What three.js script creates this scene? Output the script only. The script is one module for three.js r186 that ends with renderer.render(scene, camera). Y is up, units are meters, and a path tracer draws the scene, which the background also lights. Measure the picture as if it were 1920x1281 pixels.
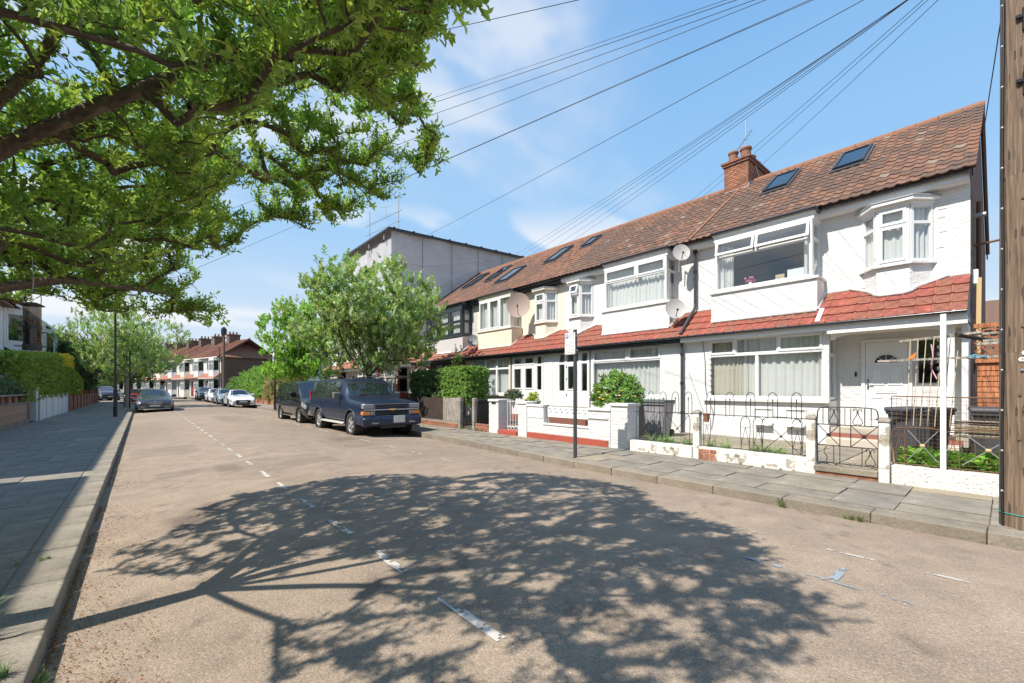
import * as THREE from 'three';
import { mergeGeometries, toCreasedNormals } from 'three/addons/utils/BufferGeometryUtils.js';
import { RoundedBoxGeometry } from 'three/addons/geometries/RoundedBoxGeometry.js';
import { Brush, Evaluator, SUBTRACTION } from 'three-bvh-csg';

// ---------------------------------------------------------------- camera, sky, sun, exposure
// x: across the street (towards the white terrace), y: up, z: minus the distance along the street
const scene = new THREE.Scene();
const camera = new THREE.PerspectiveCamera(77.02, 1920 / 1281, 0.05, 900);
camera.position.set(0, 1.45, 0);
camera.rotation.set(0, -THREE.MathUtils.degToRad(40.765), 0);
camera.setViewOffset(1920, 1281, 0, -87.5, 1920, 1281);       // shifted lens: verticals stay upright
const renderer = new THREE.WebGLRenderer({ antialias: true });
renderer.setSize(1024, 683);
renderer.toneMapping = THREE.LinearToneMapping;
renderer.toneMappingExposure = 1.42;
renderer.shadowMap.enabled = true;

const SUN_DIR = new THREE.Vector3(-0.78, 1, -0.075).normalize();   // over the roofs across the street
const sun = new THREE.DirectionalLight(new THREE.Color(1, 0.945, 0.86), 5.0);
sun.position.copy(SUN_DIR).multiplyScalar(80).add(new THREE.Vector3(5, 0, -15));
sun.target.position.set(5, 0, -15);
sun.castShadow = true; sun.shadow.mapSize.set(4096, 4096);
Object.assign(sun.shadow.camera, { left: -60, right: 60, top: 60, bottom: -60, near: 1, far: 200 });
scene.add(sun, sun.target);

// ---------------------------------------------------------------- random numbers and noise
function rngOf(seed) { let s = seed >>> 0; return () => { s = (s + 0x6D2B79F5) >>> 0; let t = s; t = Math.imul(t ^ (t >>> 15), t | 1); t ^= t + Math.imul(t ^ (t >>> 7), t | 61); return ((t ^ (t >>> 14)) >>> 0) / 4294967296; }; }
const R = rngOf(20240511);
const rr = (a, b) => a + (b - a) * R();
const pick = (a) => a[Math.floor(R() * a.length)];
const clamp = (v, a, b) => Math.max(a, Math.min(b, v)), mixn = (a, b, t) => a + (b - a) * t;
const smooth = (a, b, x) => { const t = clamp((x - a) / (b - a), 0, 1); return t * t * (3 - 2 * t); };
function h3(x, y, z) { let h = Math.imul(x, 374761393) + Math.imul(y, 668265263) + Math.imul(z, 1274126177); h = Math.imul(h ^ (h >>> 13), 1274126177); h ^= h >>> 16; return (h >>> 0) / 4294967296; }
function vnoise3(x, y, z) {
  const X = Math.floor(x), Y = Math.floor(y), Z = Math.floor(z); let fx = x - X, fy = y - Y, fz = z - Z;
  fx = fx * fx * (3 - 2 * fx); fy = fy * fy * (3 - 2 * fy); fz = fz * fz * (3 - 2 * fz);
  const c = (i, j, k) => h3(X + i, Y + j, Z + k), l = (a, b, t) => a + (b - a) * t;
  return l(l(l(c(0, 0, 0), c(1, 0, 0), fx), l(c(0, 1, 0), c(1, 1, 0), fx), fy), l(l(c(0, 0, 1), c(1, 0, 1), fx), l(c(0, 1, 1), c(1, 1, 1), fx), fy), fz);
}
function fbm3(x, y, z, o = 4) { let s = 0, a = 0.5, t = 0; for (let i = 0; i < o; i++) { s += a * vnoise3(x, y, z); t += a; a *= 0.5; x = x * 2.03 + 7.1; y = y * 2.03 + 3.7; z = z * 2.03 + 1.3; } return s / t; }
function pnoise(u, v, p, seed) {                                           // repeats after p cells: u, v in 0..1
  const x = u * p, y = v * p, X = Math.floor(x), Y = Math.floor(y); let fx = x - X, fy = y - Y; fx = fx * fx * (3 - 2 * fx); fy = fy * fy * (3 - 2 * fy);
  const w = (n) => ((n % p) + p) % p, c = (i, j) => h3(w(X + i), w(Y + j), seed);
  return mixn(mixn(c(0, 0), c(1, 0), fx), mixn(c(0, 1), c(1, 1), fx), fy);
}
function pfbm(u, v, p, o, seed) { let s = 0, a = 0.5, t = 0; for (let i = 0; i < o; i++) { s += a * pnoise(u, v, p, seed + i); t += a; a *= 0.55; p *= 2; } return s / t; }

// ---------------------------------------------------------------- sky: air and thin cloud
{
  const W = 1024, H = 512, d = new Float32Array(W * H * 4), k = 1 / 1.4;
  const zen = [0.11, 0.33, 0.75], mid = [0.33, 0.60, 0.93], hor = [0.72, 0.83, 0.95], white = [0.97, 0.97, 0.98];
  for (let j = 0; j < H; j++) for (let i = 0; i < W; i++) {
    const phi = (i + 0.5) / W * 2 * Math.PI - Math.PI, el = (j + 0.5) / H * Math.PI - Math.PI / 2;
    const x = Math.cos(el) * Math.cos(phi), y = Math.sin(el), z = Math.cos(el) * Math.sin(phi);
    const e = clamp(y, 0, 1), a = smooth(0.0, 0.42, e), b = smooth(0.3, 1.0, e), c = [0, 1, 2].map((n) => mixn(mixn(hor[n], mid[n], a), zen[n], b));
    const t = 1 / (Math.max(y, 0) + 0.22), px = x * t, pz = z * t;         // a flat layer of thin cloud overhead
    const w = fbm3(px * 0.55 + 221.94, pz * 0.55 + 341.82, 2.2, 3);
    let n = fbm3(px * 1.1 + w * 2.2 + 221.94, pz * 1.5 + w * 1.6 + 341.82, 8.5, 5);
    const wisp = fbm3(px * 4.2 + w * 5, pz * 7.5 - w * 3, 12.5, 5); let veil = smooth(0.44, 0.74, n) * (0.16 + 0.44 * smooth(0.36, 0.70, wisp)) + smooth(0.52, 0.72, w) * 0.08;
    const puff = smooth(0.60, 0.70, fbm3(px * 1.3 + 504.35, pz * 2.9 + 1264.15, 31.7, 5)) * smooth(0.06, 0.14, y) * (1 - smooth(0.3, 0.42, y)) * 0.8;
    veil = clamp(Math.max(veil, puff) * smooth(0.0, 0.12, y) + (1 - smooth(0, 0.10, y)) * 0.25, 0, 0.9);
    const o = (j * W + i) * 4;
    for (let n2 = 0; n2 < 3; n2++) d[o + n2] = mixn(c[n2], white[n2], veil) * k;
    d[o + 3] = 1;
  }
  const t = new THREE.DataTexture(d, W, H, THREE.RGBAFormat, THREE.FloatType);
  t.mapping = THREE.EquirectangularReflectionMapping; t.magFilter = t.minFilter = THREE.LinearFilter; t.wrapS = THREE.RepeatWrapping; t.needsUpdate = true;
  scene.background = t; scene.environment = t;
}

// ---------------------------------------------------------------- textures and materials
function tex(n, size, fn, srgb = true, m = n) {                            // size: metres that one repeat covers
  const d = new Uint8Array(n * m * 4);
  for (let j = 0; j < m; j++) for (let i = 0; i < n; i++) {
    const c = fn((i + 0.5) / n, (j + 0.5) / m, i, j), o = (j * n + i) * 4;
    if (typeof c === 'number') d[o] = d[o + 1] = d[o + 2] = clamp(c, 0, 1) * 255; else for (let q = 0; q < 3; q++) d[o + q] = clamp(c[q], 0, 1) * 255;
    d[o + 3] = 255;
  }
  const t = new THREE.DataTexture(d, n, m); t.wrapS = t.wrapT = THREE.RepeatWrapping; t.magFilter = THREE.LinearFilter; t.minFilter = THREE.LinearMipmapLinearFilter; t.generateMipmaps = true;
  if (srgb) t.colorSpace = THREE.SRGBColorSpace;
  t.repeat.set(1 / size, 1 / size); t.needsUpdate = true; return t;
}
const lin = (r, g, b) => new THREE.Color().setRGB(r, g, b);
const S2 = (v) => (v <= 0.0031308 ? v * 12.92 : 1.055 * Math.pow(v, 1 / 2.4) - 0.055);
const srgb3 = (c, f = 1) => [S2(clamp(c[0] * f, 0, 1)), S2(clamp(c[1] * f, 0, 1)), S2(clamp(c[2] * f, 0, 1))];
const std = (c, rough = 0.8, o = {}) => new THREE.MeshStandardMaterial({ color: Array.isArray(c) ? lin(...c) : c, roughness: rough, side: THREE.DoubleSide, ...o });
const phys = (c, rough = 0.5, o = {}) => new THREE.MeshPhysicalMaterial({ color: Array.isArray(c) ? lin(...c) : c, roughness: rough, side: THREE.DoubleSide, ...o });
// grain of a tinted surface: colour c with fine and coarse noise of strength a, b
const grain = (n, size, c, a, b, seed, p = 8) => tex(n, size, (u, v, i, j) => { const f = 1 + a * (h3(i, j, seed) - 0.5) * 2 + b * (pfbm(u, v, p, 5, seed) - 0.5) * 2; return srgb3(c, f); });

const T = {};
T.asphalt = tex(1024, 2.6, (u, v, i, j) => {
  const s = h3(i, j, 5), g = pnoise(u, v, 420, 11), m = pfbm(u, v, 10, 5, 17), st = pnoise(u, v, 300, 23);
  let f = 0.82 + 0.30 * (g - 0.5) * 1.6 + 0.16 * (s - 0.5) + 0.34 * (m - 0.5);
  if (st > 0.86) f += 0.32; if (st < 0.12) f -= 0.24;
  return srgb3([0.355, 0.272, 0.197], f);
});
T.asphaltBump = tex(1024, 2.6, (u, v, i, j) => 0.55 * pnoise(u, v, 420, 11) + 0.25 * pnoise(u, v, 180, 12) + 0.2 * h3(i, j, 9), false);
T.slab = tex(512, 1.4, (u, v, i, j) => {
  const m = pfbm(u, v, 5, 6, 41), s = h3(i, j, 8), g = pnoise(u, v, 160, 3); let f = 0.80 + 0.75 * (m - 0.5) + 0.18 * (s - 0.5) + 0.22 * (g - 0.5); if (pnoise(u, v, 44, 79) > 0.9) f *= 1.35;
  if (pnoise(u, v, 60, 77) > 0.87) f *= 0.82; return srgb3([0.385, 0.338, 0.272], f);
});
T.slabBump = tex(512, 1.4, (u, v, i, j) => 0.5 * pfbm(u, v, 40, 3, 5) + 0.5 * h3(i, j, 2), false);
T.rough = tex(512, 0.9, (u, v) => Math.pow(pfbm(u, v, 34, 3, 61), 1.3), false);            // thrown render
T.soft = tex(256, 1.6, (u, v) => pfbm(u, v, 6, 6, 91), false);
T.whiteGrain = tex(512, 3.1, (u, v, i, j) => { const m = pfbm(u, v, 4, 6, 51), k = pfbm(u, v, 30, 3, 57); let f = 0.985 + 0.07 * (m - 0.5) + 0.04 * (k - 0.5); return [f * 0.86, f * 0.857, f * 0.845]; });
T.creamGrain = tex(256, 3.1, (u, v) => { const m = pfbm(u, v, 4, 6, 151); return srgb3([0.74, 0.67, 0.53], 0.98 + 0.2 * (m - 0.5)); });
T.wood = tex(512, 1.0, (u, v, i, j) => {
  const w = pfbm(u, v, 4, 3, 31), l = pnoise(u + w * 0.03, v * 0.06, 64, 32), c = pnoise(u, v * 0.12, 128, 35); let f = 0.72 + 0.6 * (l - 0.5) + 0.35 * (c - 0.5) + 0.4 * (w - 0.5);
  if (pnoise(u, v * 0.1, 90, 37) > 0.88) f *= 0.45; return srgb3([0.8, 0.8, 0.8], f);
}, true, 512);
T.woodBump = tex(512, 1.0, (u, v) => { const w = pfbm(u, v, 4, 3, 31); return 0.6 * pnoise(u + w * 0.03, v * 0.06, 64, 32) + 0.4 * (pnoise(u, v * 0.1, 90, 37) > 0.88 ? 0 : 1); }, false);
T.bark = tex(256, 0.5, (u, v) => { const m = pfbm(u, v, 8, 5, 71), l = pnoise(u, v * 0.4, 24, 73); return srgb3([0.17, 0.125, 0.085], 0.65 + 0.8 * (m - 0.5) + 0.5 * (l - 0.3)); });
T.barkBump = tex(256, 0.5, (u, v) => 0.5 * pfbm(u, v, 8, 5, 71) + 0.5 * pnoise(u, v * 0.4, 24, 73), false);
T.brick = grain(256, 0.5, [0.34, 0.16, 0.10], 0.16, 0.55, 81);
T.tarp = tex(512, 3, (u, v, i, j) => { const m = pfbm(u, v, 3, 6, 121); return srgb3([0.80, 0.79, 0.81], 0.92 + 0.26 * (m - 0.5)); });

const M = {
  asphalt: std([1, 1, 1], 0.92, { map: T.asphalt, bumpMap: T.asphaltBump, bumpScale: 0.006, vertexColors: true }),
  slabs: [[0.78, 0.78, 0.78], [0.73, 0.73, 0.74], [0.82, 0.80, 0.77], [0.76, 0.75, 0.74], [1, 0.95, 0.83]].map((c) => std(c, 0.9, { map: T.slab, bumpMap: T.slabBump, bumpScale: 0.003 })),
  kerb: [[0.82, 0.80, 0.76], [0.76, 0.74, 0.70], [0.86, 0.83, 0.78]].map((c) => std(c, 0.9, { map: T.slab, bumpMap: T.slabBump, bumpScale: 0.005 })),
  soil: std([0.11, 0.085, 0.06], 1, { bumpMap: T.soft, bumpScale: 0.02 }),
  joint: std([0.19, 0.167, 0.135], 1),
  paint: std([0.48, 0.45, 0.40], 0.8, { bumpMap: T.asphaltBump, bumpScale: 0.003 }),
  bluePaint: std([0.25, 0.29, 0.32], 0.9),
  white: std([1, 1, 1], 0.85, { map: T.whiteGrain, bumpMap: T.rough, bumpScale: 0.009 }),
  whiteSmooth: std([1, 1, 1], 0.75, { map: T.whiteGrain, bumpMap: T.soft, bumpScale: 0.004 }),
  whiteTrim: std([0.80, 0.79, 0.77], 0.6),
  upvc: std([0.72, 0.72, 0.71], 0.32),
  cream: std([1, 1, 1], 0.85, { map: T.creamGrain, bumpMap: T.rough, bumpScale: 0.008 }),
  creamTrim: std([0.68, 0.62, 0.51], 0.6),
  greyWall: std([0.55, 0.52, 0.51], 0.85, { bumpMap: T.rough, bumpScale: 0.007 }),
  anthracite: std([0.035, 0.045, 0.055], 0.4),
  black: std([0.018, 0.018, 0.02], 0.5),
  blackGloss: phys([0.015, 0.015, 0.018], 0.25, { clearcoat: 0.6 }),
  iron: std([0.03, 0.028, 0.027], 0.55, { metalness: 0.3 }),
  rust: std([0.16, 0.085, 0.045], 0.85),
  galv: std([0.42, 0.42, 0.42], 0.45, { metalness: 0.6 }),
  glass: new THREE.MeshPhysicalMaterial({ color: lin(0.93, 0.96, 0.96), roughness: 0.0, transmission: 1, thickness: 0, ior: 2.1, side: THREE.DoubleSide }),
  darkGlass: phys([0.014, 0.02, 0.024], 0.02, { ior: 1.95 }),
  net: phys([0.80, 0.79, 0.75], 0.95, { transmission: 0.25, thickness: 0 }),
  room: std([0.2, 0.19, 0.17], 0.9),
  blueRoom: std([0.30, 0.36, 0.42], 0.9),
  lead: std([0.30, 0.31, 0.32], 0.6),
  redPaint: std([0.36, 0.075, 0.045], 0.7),
  terracotta: std([0.25, 0.112, 0.064], 0.8, { bumpMap: T.soft, bumpScale: 0.004 }),
  wood: std([0.275, 0.19, 0.128], 0.9, { map: T.wood, bumpMap: T.woodBump, bumpScale: 0.012 }),
  greyWood: std([0.52, 0.46, 0.385], 0.95, { map: T.wood, bumpMap: T.woodBump, bumpScale: 0.006 }),
  darkWood: std([0.085, 0.058, 0.043], 0.95, { map: T.wood, bumpMap: T.woodBump, bumpScale: 0.006 }),
  fenceWood: [[0.62, 0.235, 0.10], [0.53, 0.20, 0.085], [0.68, 0.27, 0.115]].map((c) => std(c, 0.85, { map: T.wood, bumpMap: T.woodBump, bumpScale: 0.004 })),
  bark: std([1, 1, 1], 0.95, { map: T.bark, bumpMap: T.barkBump, bumpScale: 0.03 }),
  bricks: [[0.84, 0.84, 0.84], [0.67, 0.67, 0.69], [1, 0.92, 0.84], [0.75, 0.67, 0.6]].map((c) => std(c, 0.9, { map: T.brick, bumpMap: T.soft, bumpScale: 0.004 })),
  brownBricks: [[0.46, 0.63, 0.75], [0.38, 0.5, 0.63], [0.52, 0.67, 0.8]].map((c) => std(c, 0.92, { map: T.brick })),
  mortar: std([0.26, 0.23, 0.19], 0.95), paintMortar: std([0.60, 0.59, 0.56], 0.9),
  tarp: phys([1, 1, 1], 0.95, { map: T.tarp, transmission: 0.55, thickness: 0 }),
  rubber: std([0.03, 0.03, 0.03], 0.85),
  alloy: std([0.5, 0.5, 0.5], 0.35, { metalness: 0.8 }),
  chrome: std([0.62, 0.62, 0.62], 0.15, { metalness: 1 }),
  lampGlass: phys([0.27, 0.28, 0.28], 0.08, { clearcoat: 1 }),
  amber: phys([0.75, 0.22, 0.02], 0.15, { clearcoat: 1 }),
  plate: std([0.55, 0.55, 0.53], 0.5),
  plasticGrey: std([0.05, 0.053, 0.06], 0.45),
};

// ---------------------------------------------------------------- building helpers
const V = (x, y, z) => new THREE.Vector3(x, y, z);
const names = new Map();
function numbered(n) { const k = names.get(n) || 0; names.set(n, k + 1); return k ? n + '_' + String(k).padStart(3, '0') : n; }
function boxUV(g) {                                                        // uv in metres from the face's own direction
  const p = g.attributes.position, n = g.attributes.normal, uv = new Float32Array(p.count * 2);
  for (let i = 0; i < p.count; i++) {
    const ax = Math.abs(n.getX(i)), ay = Math.abs(n.getY(i)), az = Math.abs(n.getZ(i)); let u, v;
    if (ay >= ax && ay >= az) { u = p.getX(i); v = p.getZ(i); } else if (ax >= az) { u = p.getZ(i); v = p.getY(i); } else { u = p.getX(i); v = p.getY(i); }
    uv[2 * i] = u; uv[2 * i + 1] = v;
  }
  g.setAttribute('uv', new THREE.BufferAttribute(uv, 2)); return g;
}
function prep(g, keepUV = false) {
  if (g.index) g = g.toNonIndexed();
  for (const k of Object.keys(g.attributes)) if (!['position', 'normal', 'color'].includes(k) && !(keepUV && k === 'uv')) g.deleteAttribute(k);
  if (!g.attributes.normal) g.computeVertexNormals();
  if (!(keepUV && g.attributes.uv)) boxUV(g);
  g.morphAttributes = {}; g.clearGroups?.(); return g;
}
function join(list, keepUV) { const l = list.map((g) => prep(g, keepUV)); return l.length === 1 ? l[0] : mergeGeometries(l); }
function obj(name, geos, mat, parent = scene, keepUV = false) {
  const g = geos.isBufferGeometry ? (keepUV === 'raw' ? geos : prep(geos, keepUV)) : join(geos, keepUV);
  const m = new THREE.Mesh(g, mat); m.name = parent === scene ? numbered(name) : name; m.castShadow = m.receiveShadow = true; parent.add(m); return m;
}
function piece(name, geo, mat, parent, x, y, z, ry = 0, rx = 0, rz = 0, s) {          // shares its geometry with its likes
  const m = new THREE.Mesh(geo, mat); m.name = name; m.position.set(x, y, z); m.rotation.set(rx, ry, rz); if (s) m.scale.set(...s); m.castShadow = m.receiveShadow = true; parent.add(m); return m;
}
function group(name, parent, x = 0, y = 0, z = 0, ry = 0) { const g = new THREE.Group(); g.name = parent === scene ? numbered(name) : name; g.position.set(x, y, z); g.rotation.y = ry; parent.add(g); return g; }
function tag(o, label, category, grp) { o.userData.label = label; o.userData.category = category; if (grp) o.userData.group = grp; return o; }
function thing(name, label, category, [x, y, z] = [0, 0, 0], ry = 0, grp) { return tag(group(name, scene, x, y, z, ry), label, category, grp); }
function structure(o, label) { o.userData.kind = 'structure'; if (label) o.userData.label = label; return o; }
function bx(x0, x1, y0, y1, z0, z1) { const g = new THREE.BoxGeometry(Math.abs(x1 - x0), Math.abs(y1 - y0), Math.abs(z1 - z0)); g.translate((x0 + x1) / 2, (y0 + y1) / 2, (z0 + z1) / 2); return g; }
function rbx(x0, x1, y0, y1, z0, z1, r = 0.01, seg = 2) { const g = new RoundedBoxGeometry(x1 - x0, y1 - y0, z1 - z0, seg, Math.min(r, (x1 - x0) / 2.01, (y1 - y0) / 2.01, (z1 - z0) / 2.01)); g.translate((x0 + x1) / 2, (y0 + y1) / 2, (z0 + z1) / 2); return g; }
function bar(a, b, r, seg = 6, r2 = r) { const d = b.clone().sub(a), g = new THREE.CylinderGeometry(r2, r, d.length(), seg, 1); g.applyQuaternion(new THREE.Quaternion().setFromUnitVectors(V(0, 1, 0), d.clone().normalize())); const m = a.clone().add(b).multiplyScalar(0.5); g.translate(m.x, m.y, m.z); return g; }
function beam(a, b, w, h) {                                                // a square bar from a to b
  const d = b.clone().sub(a), g = new THREE.BoxGeometry(w, h, d.length()); const m = new THREE.Matrix4().lookAt(V(0, 0, 0), d.clone().negate(), Math.abs(d.clone().normalize().y) > 0.99 ? V(1, 0, 0) : V(0, 1, 0)); g.applyMatrix4(m); const c = a.clone().add(b).multiplyScalar(0.5); g.translate(c.x, c.y, c.z); return g;
}
function tube(pts, r, seg = 24, rad = 6) { return new THREE.TubeGeometry(new THREE.CatmullRomCurve3(pts), seg, r, rad, false); }
function quad(a, b, c, d) { const g = new THREE.BufferGeometry(); g.setAttribute('position', new THREE.Float32BufferAttribute([...a.toArray(), ...b.toArray(), ...c.toArray(), ...a.toArray(), ...c.toArray(), ...d.toArray()], 3)); g.computeVertexNormals(); return g; }
function slabShape(pts, depth, holes = [], bevel = 0) {                    // an outline in x,y pulled out along +z
  const s = new THREE.Shape(pts.map((p) => new THREE.Vector2(p[0], p[1])));
  for (const h of holes) s.holes.push(new THREE.Path(h.map((p) => new THREE.Vector2(p[0], p[1]))));
  return new THREE.ExtrudeGeometry(s, { depth, bevelEnabled: bevel > 0, bevelSize: bevel, bevelThickness: bevel, bevelSegments: 2, curveSegments: 10 });
}
const rect = (x0, x1, y0, y1) => [[x0, y0], [x1, y0], [x1, y1], [x0, y1]];
const move = (g, x, y, z) => { g.translate(x, y, z); return g; };

// ---------------------------------------------------------------- the setting: ground, road, kerbs, pavements
const KL = -0.44, KW = 0.32;
const BEND = (A) => -0.268 * Math.max(0, A - 68) * smooth(66, 80, A), KR = (A) => 6.45 + 0.55 * smooth(4, 13, A) + BEND(A), KLA = (A) => KL - 0.95 * smooth(44, 60, A) + BEND(A);
const WALL_L = -3.45, WALL_R = 8.42;
const camberY = (x) => -0.13 * Math.pow((x - 3.0) / 3.45, 2);
{
  const g = new THREE.PlaneGeometry(900, 900); g.rotateX(-Math.PI / 2); g.translate(0, -0.32, -250);
  structure(obj('ground', g, std([0.10, 0.105, 0.06], 1)));
}
const road = new THREE.Group();
{ // carriageway: cambered, patched and stained
  const As = []; for (let a = -14; a < 12; a += 0.09) As.push(a); for (let a = 12; a < 40; a += 0.3) As.push(a); for (let a = 40; a <= 190; a += 2) As.push(a);
  const nx = 76, pos = [], col = [], uv = [], idx = [];
  const patches = [[1.0, 3.0, 8.6, 10.2, 0.83], [3.6, 4.7, 10.5, 13.2, 0.90], [-0.2, 1.1, 12.4, 14.2, 0.86], [4.0, 5.0, 12.0, 13.0, 0.80], [2.6, 4.0, 22, 27, 0.86], [0.2, 1.4, 9.2, 9.9, 0.78]];
  As.forEach((a, i) => {
    for (let k = 0; k <= nx; k++) {
      const x = mixn(KLA(a) - 0.02, KR(a) + 0.02, k / nx), y = camberY(x - BEND(a)) + 0.006 * (fbm3(x * 1.3, a * 1.3, 4, 3) - 0.5);
      pos.push(x, y, -a); uv.push(x + 0.35 * fbm3(a * 0.2, x * 0.1, 9, 2), a);
      let f = 0.90 + 0.36 * (fbm3(x * 0.45, a * 0.22, 1, 4) - 0.5) + 0.16 * (fbm3(x * 3, a * 3, 7, 3) - 0.5), r = 1, b = 1;
      for (const [x0, x1, a0, a1, d] of patches) if (x > x0 && x < x1 && a > a0 + 0.2 * Math.sin(x * 3) && a < a1) f *= d;
      for (const [sx, sa, rad, d] of [[0.42, 6.2, 0.36, 0.52], [0.72, 6.6, 0.34, 0.56], [1.3, 3.05, 0.22, 0.7], [2.2, 1.7, 0.25, 0.75]]) {       // oil soaked in
        const q = Math.hypot(x - sx, (a - sa) * 0.8) / rad + 0.9 * (fbm3(x * 7, a * 7, 3, 4) - 0.5); if (q < 1) f *= mixn(d, 1, smooth(0.35, 1, q));
      }
      const crack = Math.abs(fbm3(x * 0.9, a * 0.9, 21, 4) - 0.5); if (crack < 0.004 && a < 12) f *= 0.72;
      col.push(f * r, f, f * b);
      if (i && k) { const p = i * (nx + 1) + k; idx.push(p - 1, p, p - nx - 2, p, p - nx - 1, p - nx - 2); }
    }
  });
  const g = new THREE.BufferGeometry(); g.setIndex(idx.map((v) => v)); g.setAttribute('position', new THREE.Float32BufferAttribute(pos, 3)); g.setAttribute('color', new THREE.Float32BufferAttribute(col, 3)); g.setAttribute('uv', new THREE.Float32BufferAttribute(uv, 2)); g.computeVertexNormals();
  const n = g.attributes.normal; if (n.getY(100) < 0) { for (let i = 0; i < n.count; i++) n.setXYZ(i, -n.getX(i), -n.getY(i), -n.getZ(i)); const ix = g.index.array; for (let i = 0; i < ix.length; i += 3) { const t = ix[i]; ix[i] = ix[i + 1]; ix[i + 1] = t; } }
  road.name = 'road'; scene.add(road); structure(road);
  const m = new THREE.Mesh(g, M.asphalt); m.name = 'carriageway'; m.receiveShadow = m.castShadow = true; road.add(m);
}
{ // worn paint: ragged flakes cut out of each stroke
  const stroke = (name, x0, x1, a0, a1, wear, seed, lift = 0.005, mat = M.paint) => {
    const step = 0.022, cells = [];
    for (let a = a0; a < a1 - 1e-4; a += step) for (let x = x0; x < x1 - 1e-4; x += step) {
      if (fbm3(x * 22 + seed, a * 9, seed, 3) + 0.25 * (h3(Math.floor(x * 90), Math.floor(a * 90), seed) - 0.5) < wear) continue;
      const xe = Math.min(x + step, x1), ae = Math.min(a + step, a1), y = (q) => camberY(q) + 0.006 * (fbm3(q * 1.3, a * 1.3, 4, 3) - 0.5) + lift;
      cells.push(x, y(x), -a, xe, y(xe), -a, xe, y(xe), -ae, x, y(x), -a, xe, y(xe), -ae, x, y(x), -ae);
    }
    if (!cells.length) return;
    const g = new THREE.BufferGeometry(); g.setAttribute('position', new THREE.Float32BufferAttribute(cells, 3)); g.computeVertexNormals(); obj(name, g, mat, road);
  };
  let s = 3;
  for (const [a0, a1, w] of [[0.75, 1.4, 0.52], [1.94, 2.62, 0.41], [3.16, 3.86, 0.42], [4.34, 5.04, 0.42], [5.59, 6.13, 0.4], [6.89, 7.44, 0.4], [8.02, 8.64, 0.4]]) stroke('centre_dash', 1.557, 1.625, a0, a1, w, s++);
  for (let a = 9.4; a < 60; a += 1.25) stroke('centre_dash', 1.555, 1.625, a, a + 0.65, a < 16 ? 0.43 : 0.42, s++);
  for (const [a0, a1] of [[0.2, 0.45], [0.72, 1.1], [1.65, 1.95], [2.98, 3.42], [4.15, 4.55], [5.2, 5.5], [6.1, 6.7], [7.45, 7.9], [8.6, 9.2], [10.0, 10.7], [11.4, 12.3], [13.2, 14.2]]) stroke('bay_dash', 4.755, 4.80, a0, a1, 0.47, s++);
  for (let a = 15.2; a < 60; a += 1.7) stroke('bay_dash', 4.79, 4.85, a, a + 1.0, 0.36, s++);
  stroke('survey_mark', 3.92, 3.965, 0.42, 1.5, 0.50, 90, 0.005, M.bluePaint); stroke('survey_mark', 3.98, 4.36, 0.85, 0.91, 0.52, 91, 0.005, M.bluePaint);
}
{ // kerbs: separate stones
  const line = (name, x0, x1, face, lenA) => {
    const k = structure(group(name, scene)), geos = [0, 1, 2].map((i) => { const g = new RoundedBoxGeometry(KW, 0.26, 0.911, 2, 0.012 + 0.005 * i); return prep(g); });
    for (let a = -9; a < lenA; a += 0.915) { const m = piece('kerbstone', pick(geos), pick(M.kerb), k, (typeof x0 === 'function' ? x0(a + 0.45) : x0), -0.13 + rr(-0.006, 0.004), -(a + 0.457), rr(-0.006, 0.006), 0, rr(-0.008, 0.008)); if (typeof x0 === 'function') m.rotation.y += -Math.atan((x0(a + 0.9) - x0(a)) / 0.9); }
    const rest = []; for (let a = lenA; a < 185; a += 6) rest.push(bx((typeof x0 === 'function' ? x0(a) : x0) - KW / 2, (typeof x0 === 'function' ? x0(a) : x0) + KW / 2, -0.26, 0, -a - 6, -a)); obj('kerb_run', rest, M.kerb[0], k);
  };
  line('kerb_left', (a) => KLA(a) - KW / 2, 0, 0, 42); line('kerb_right', (a) => KR(a) + KW / 2, 0, 0, 40);
}
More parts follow.
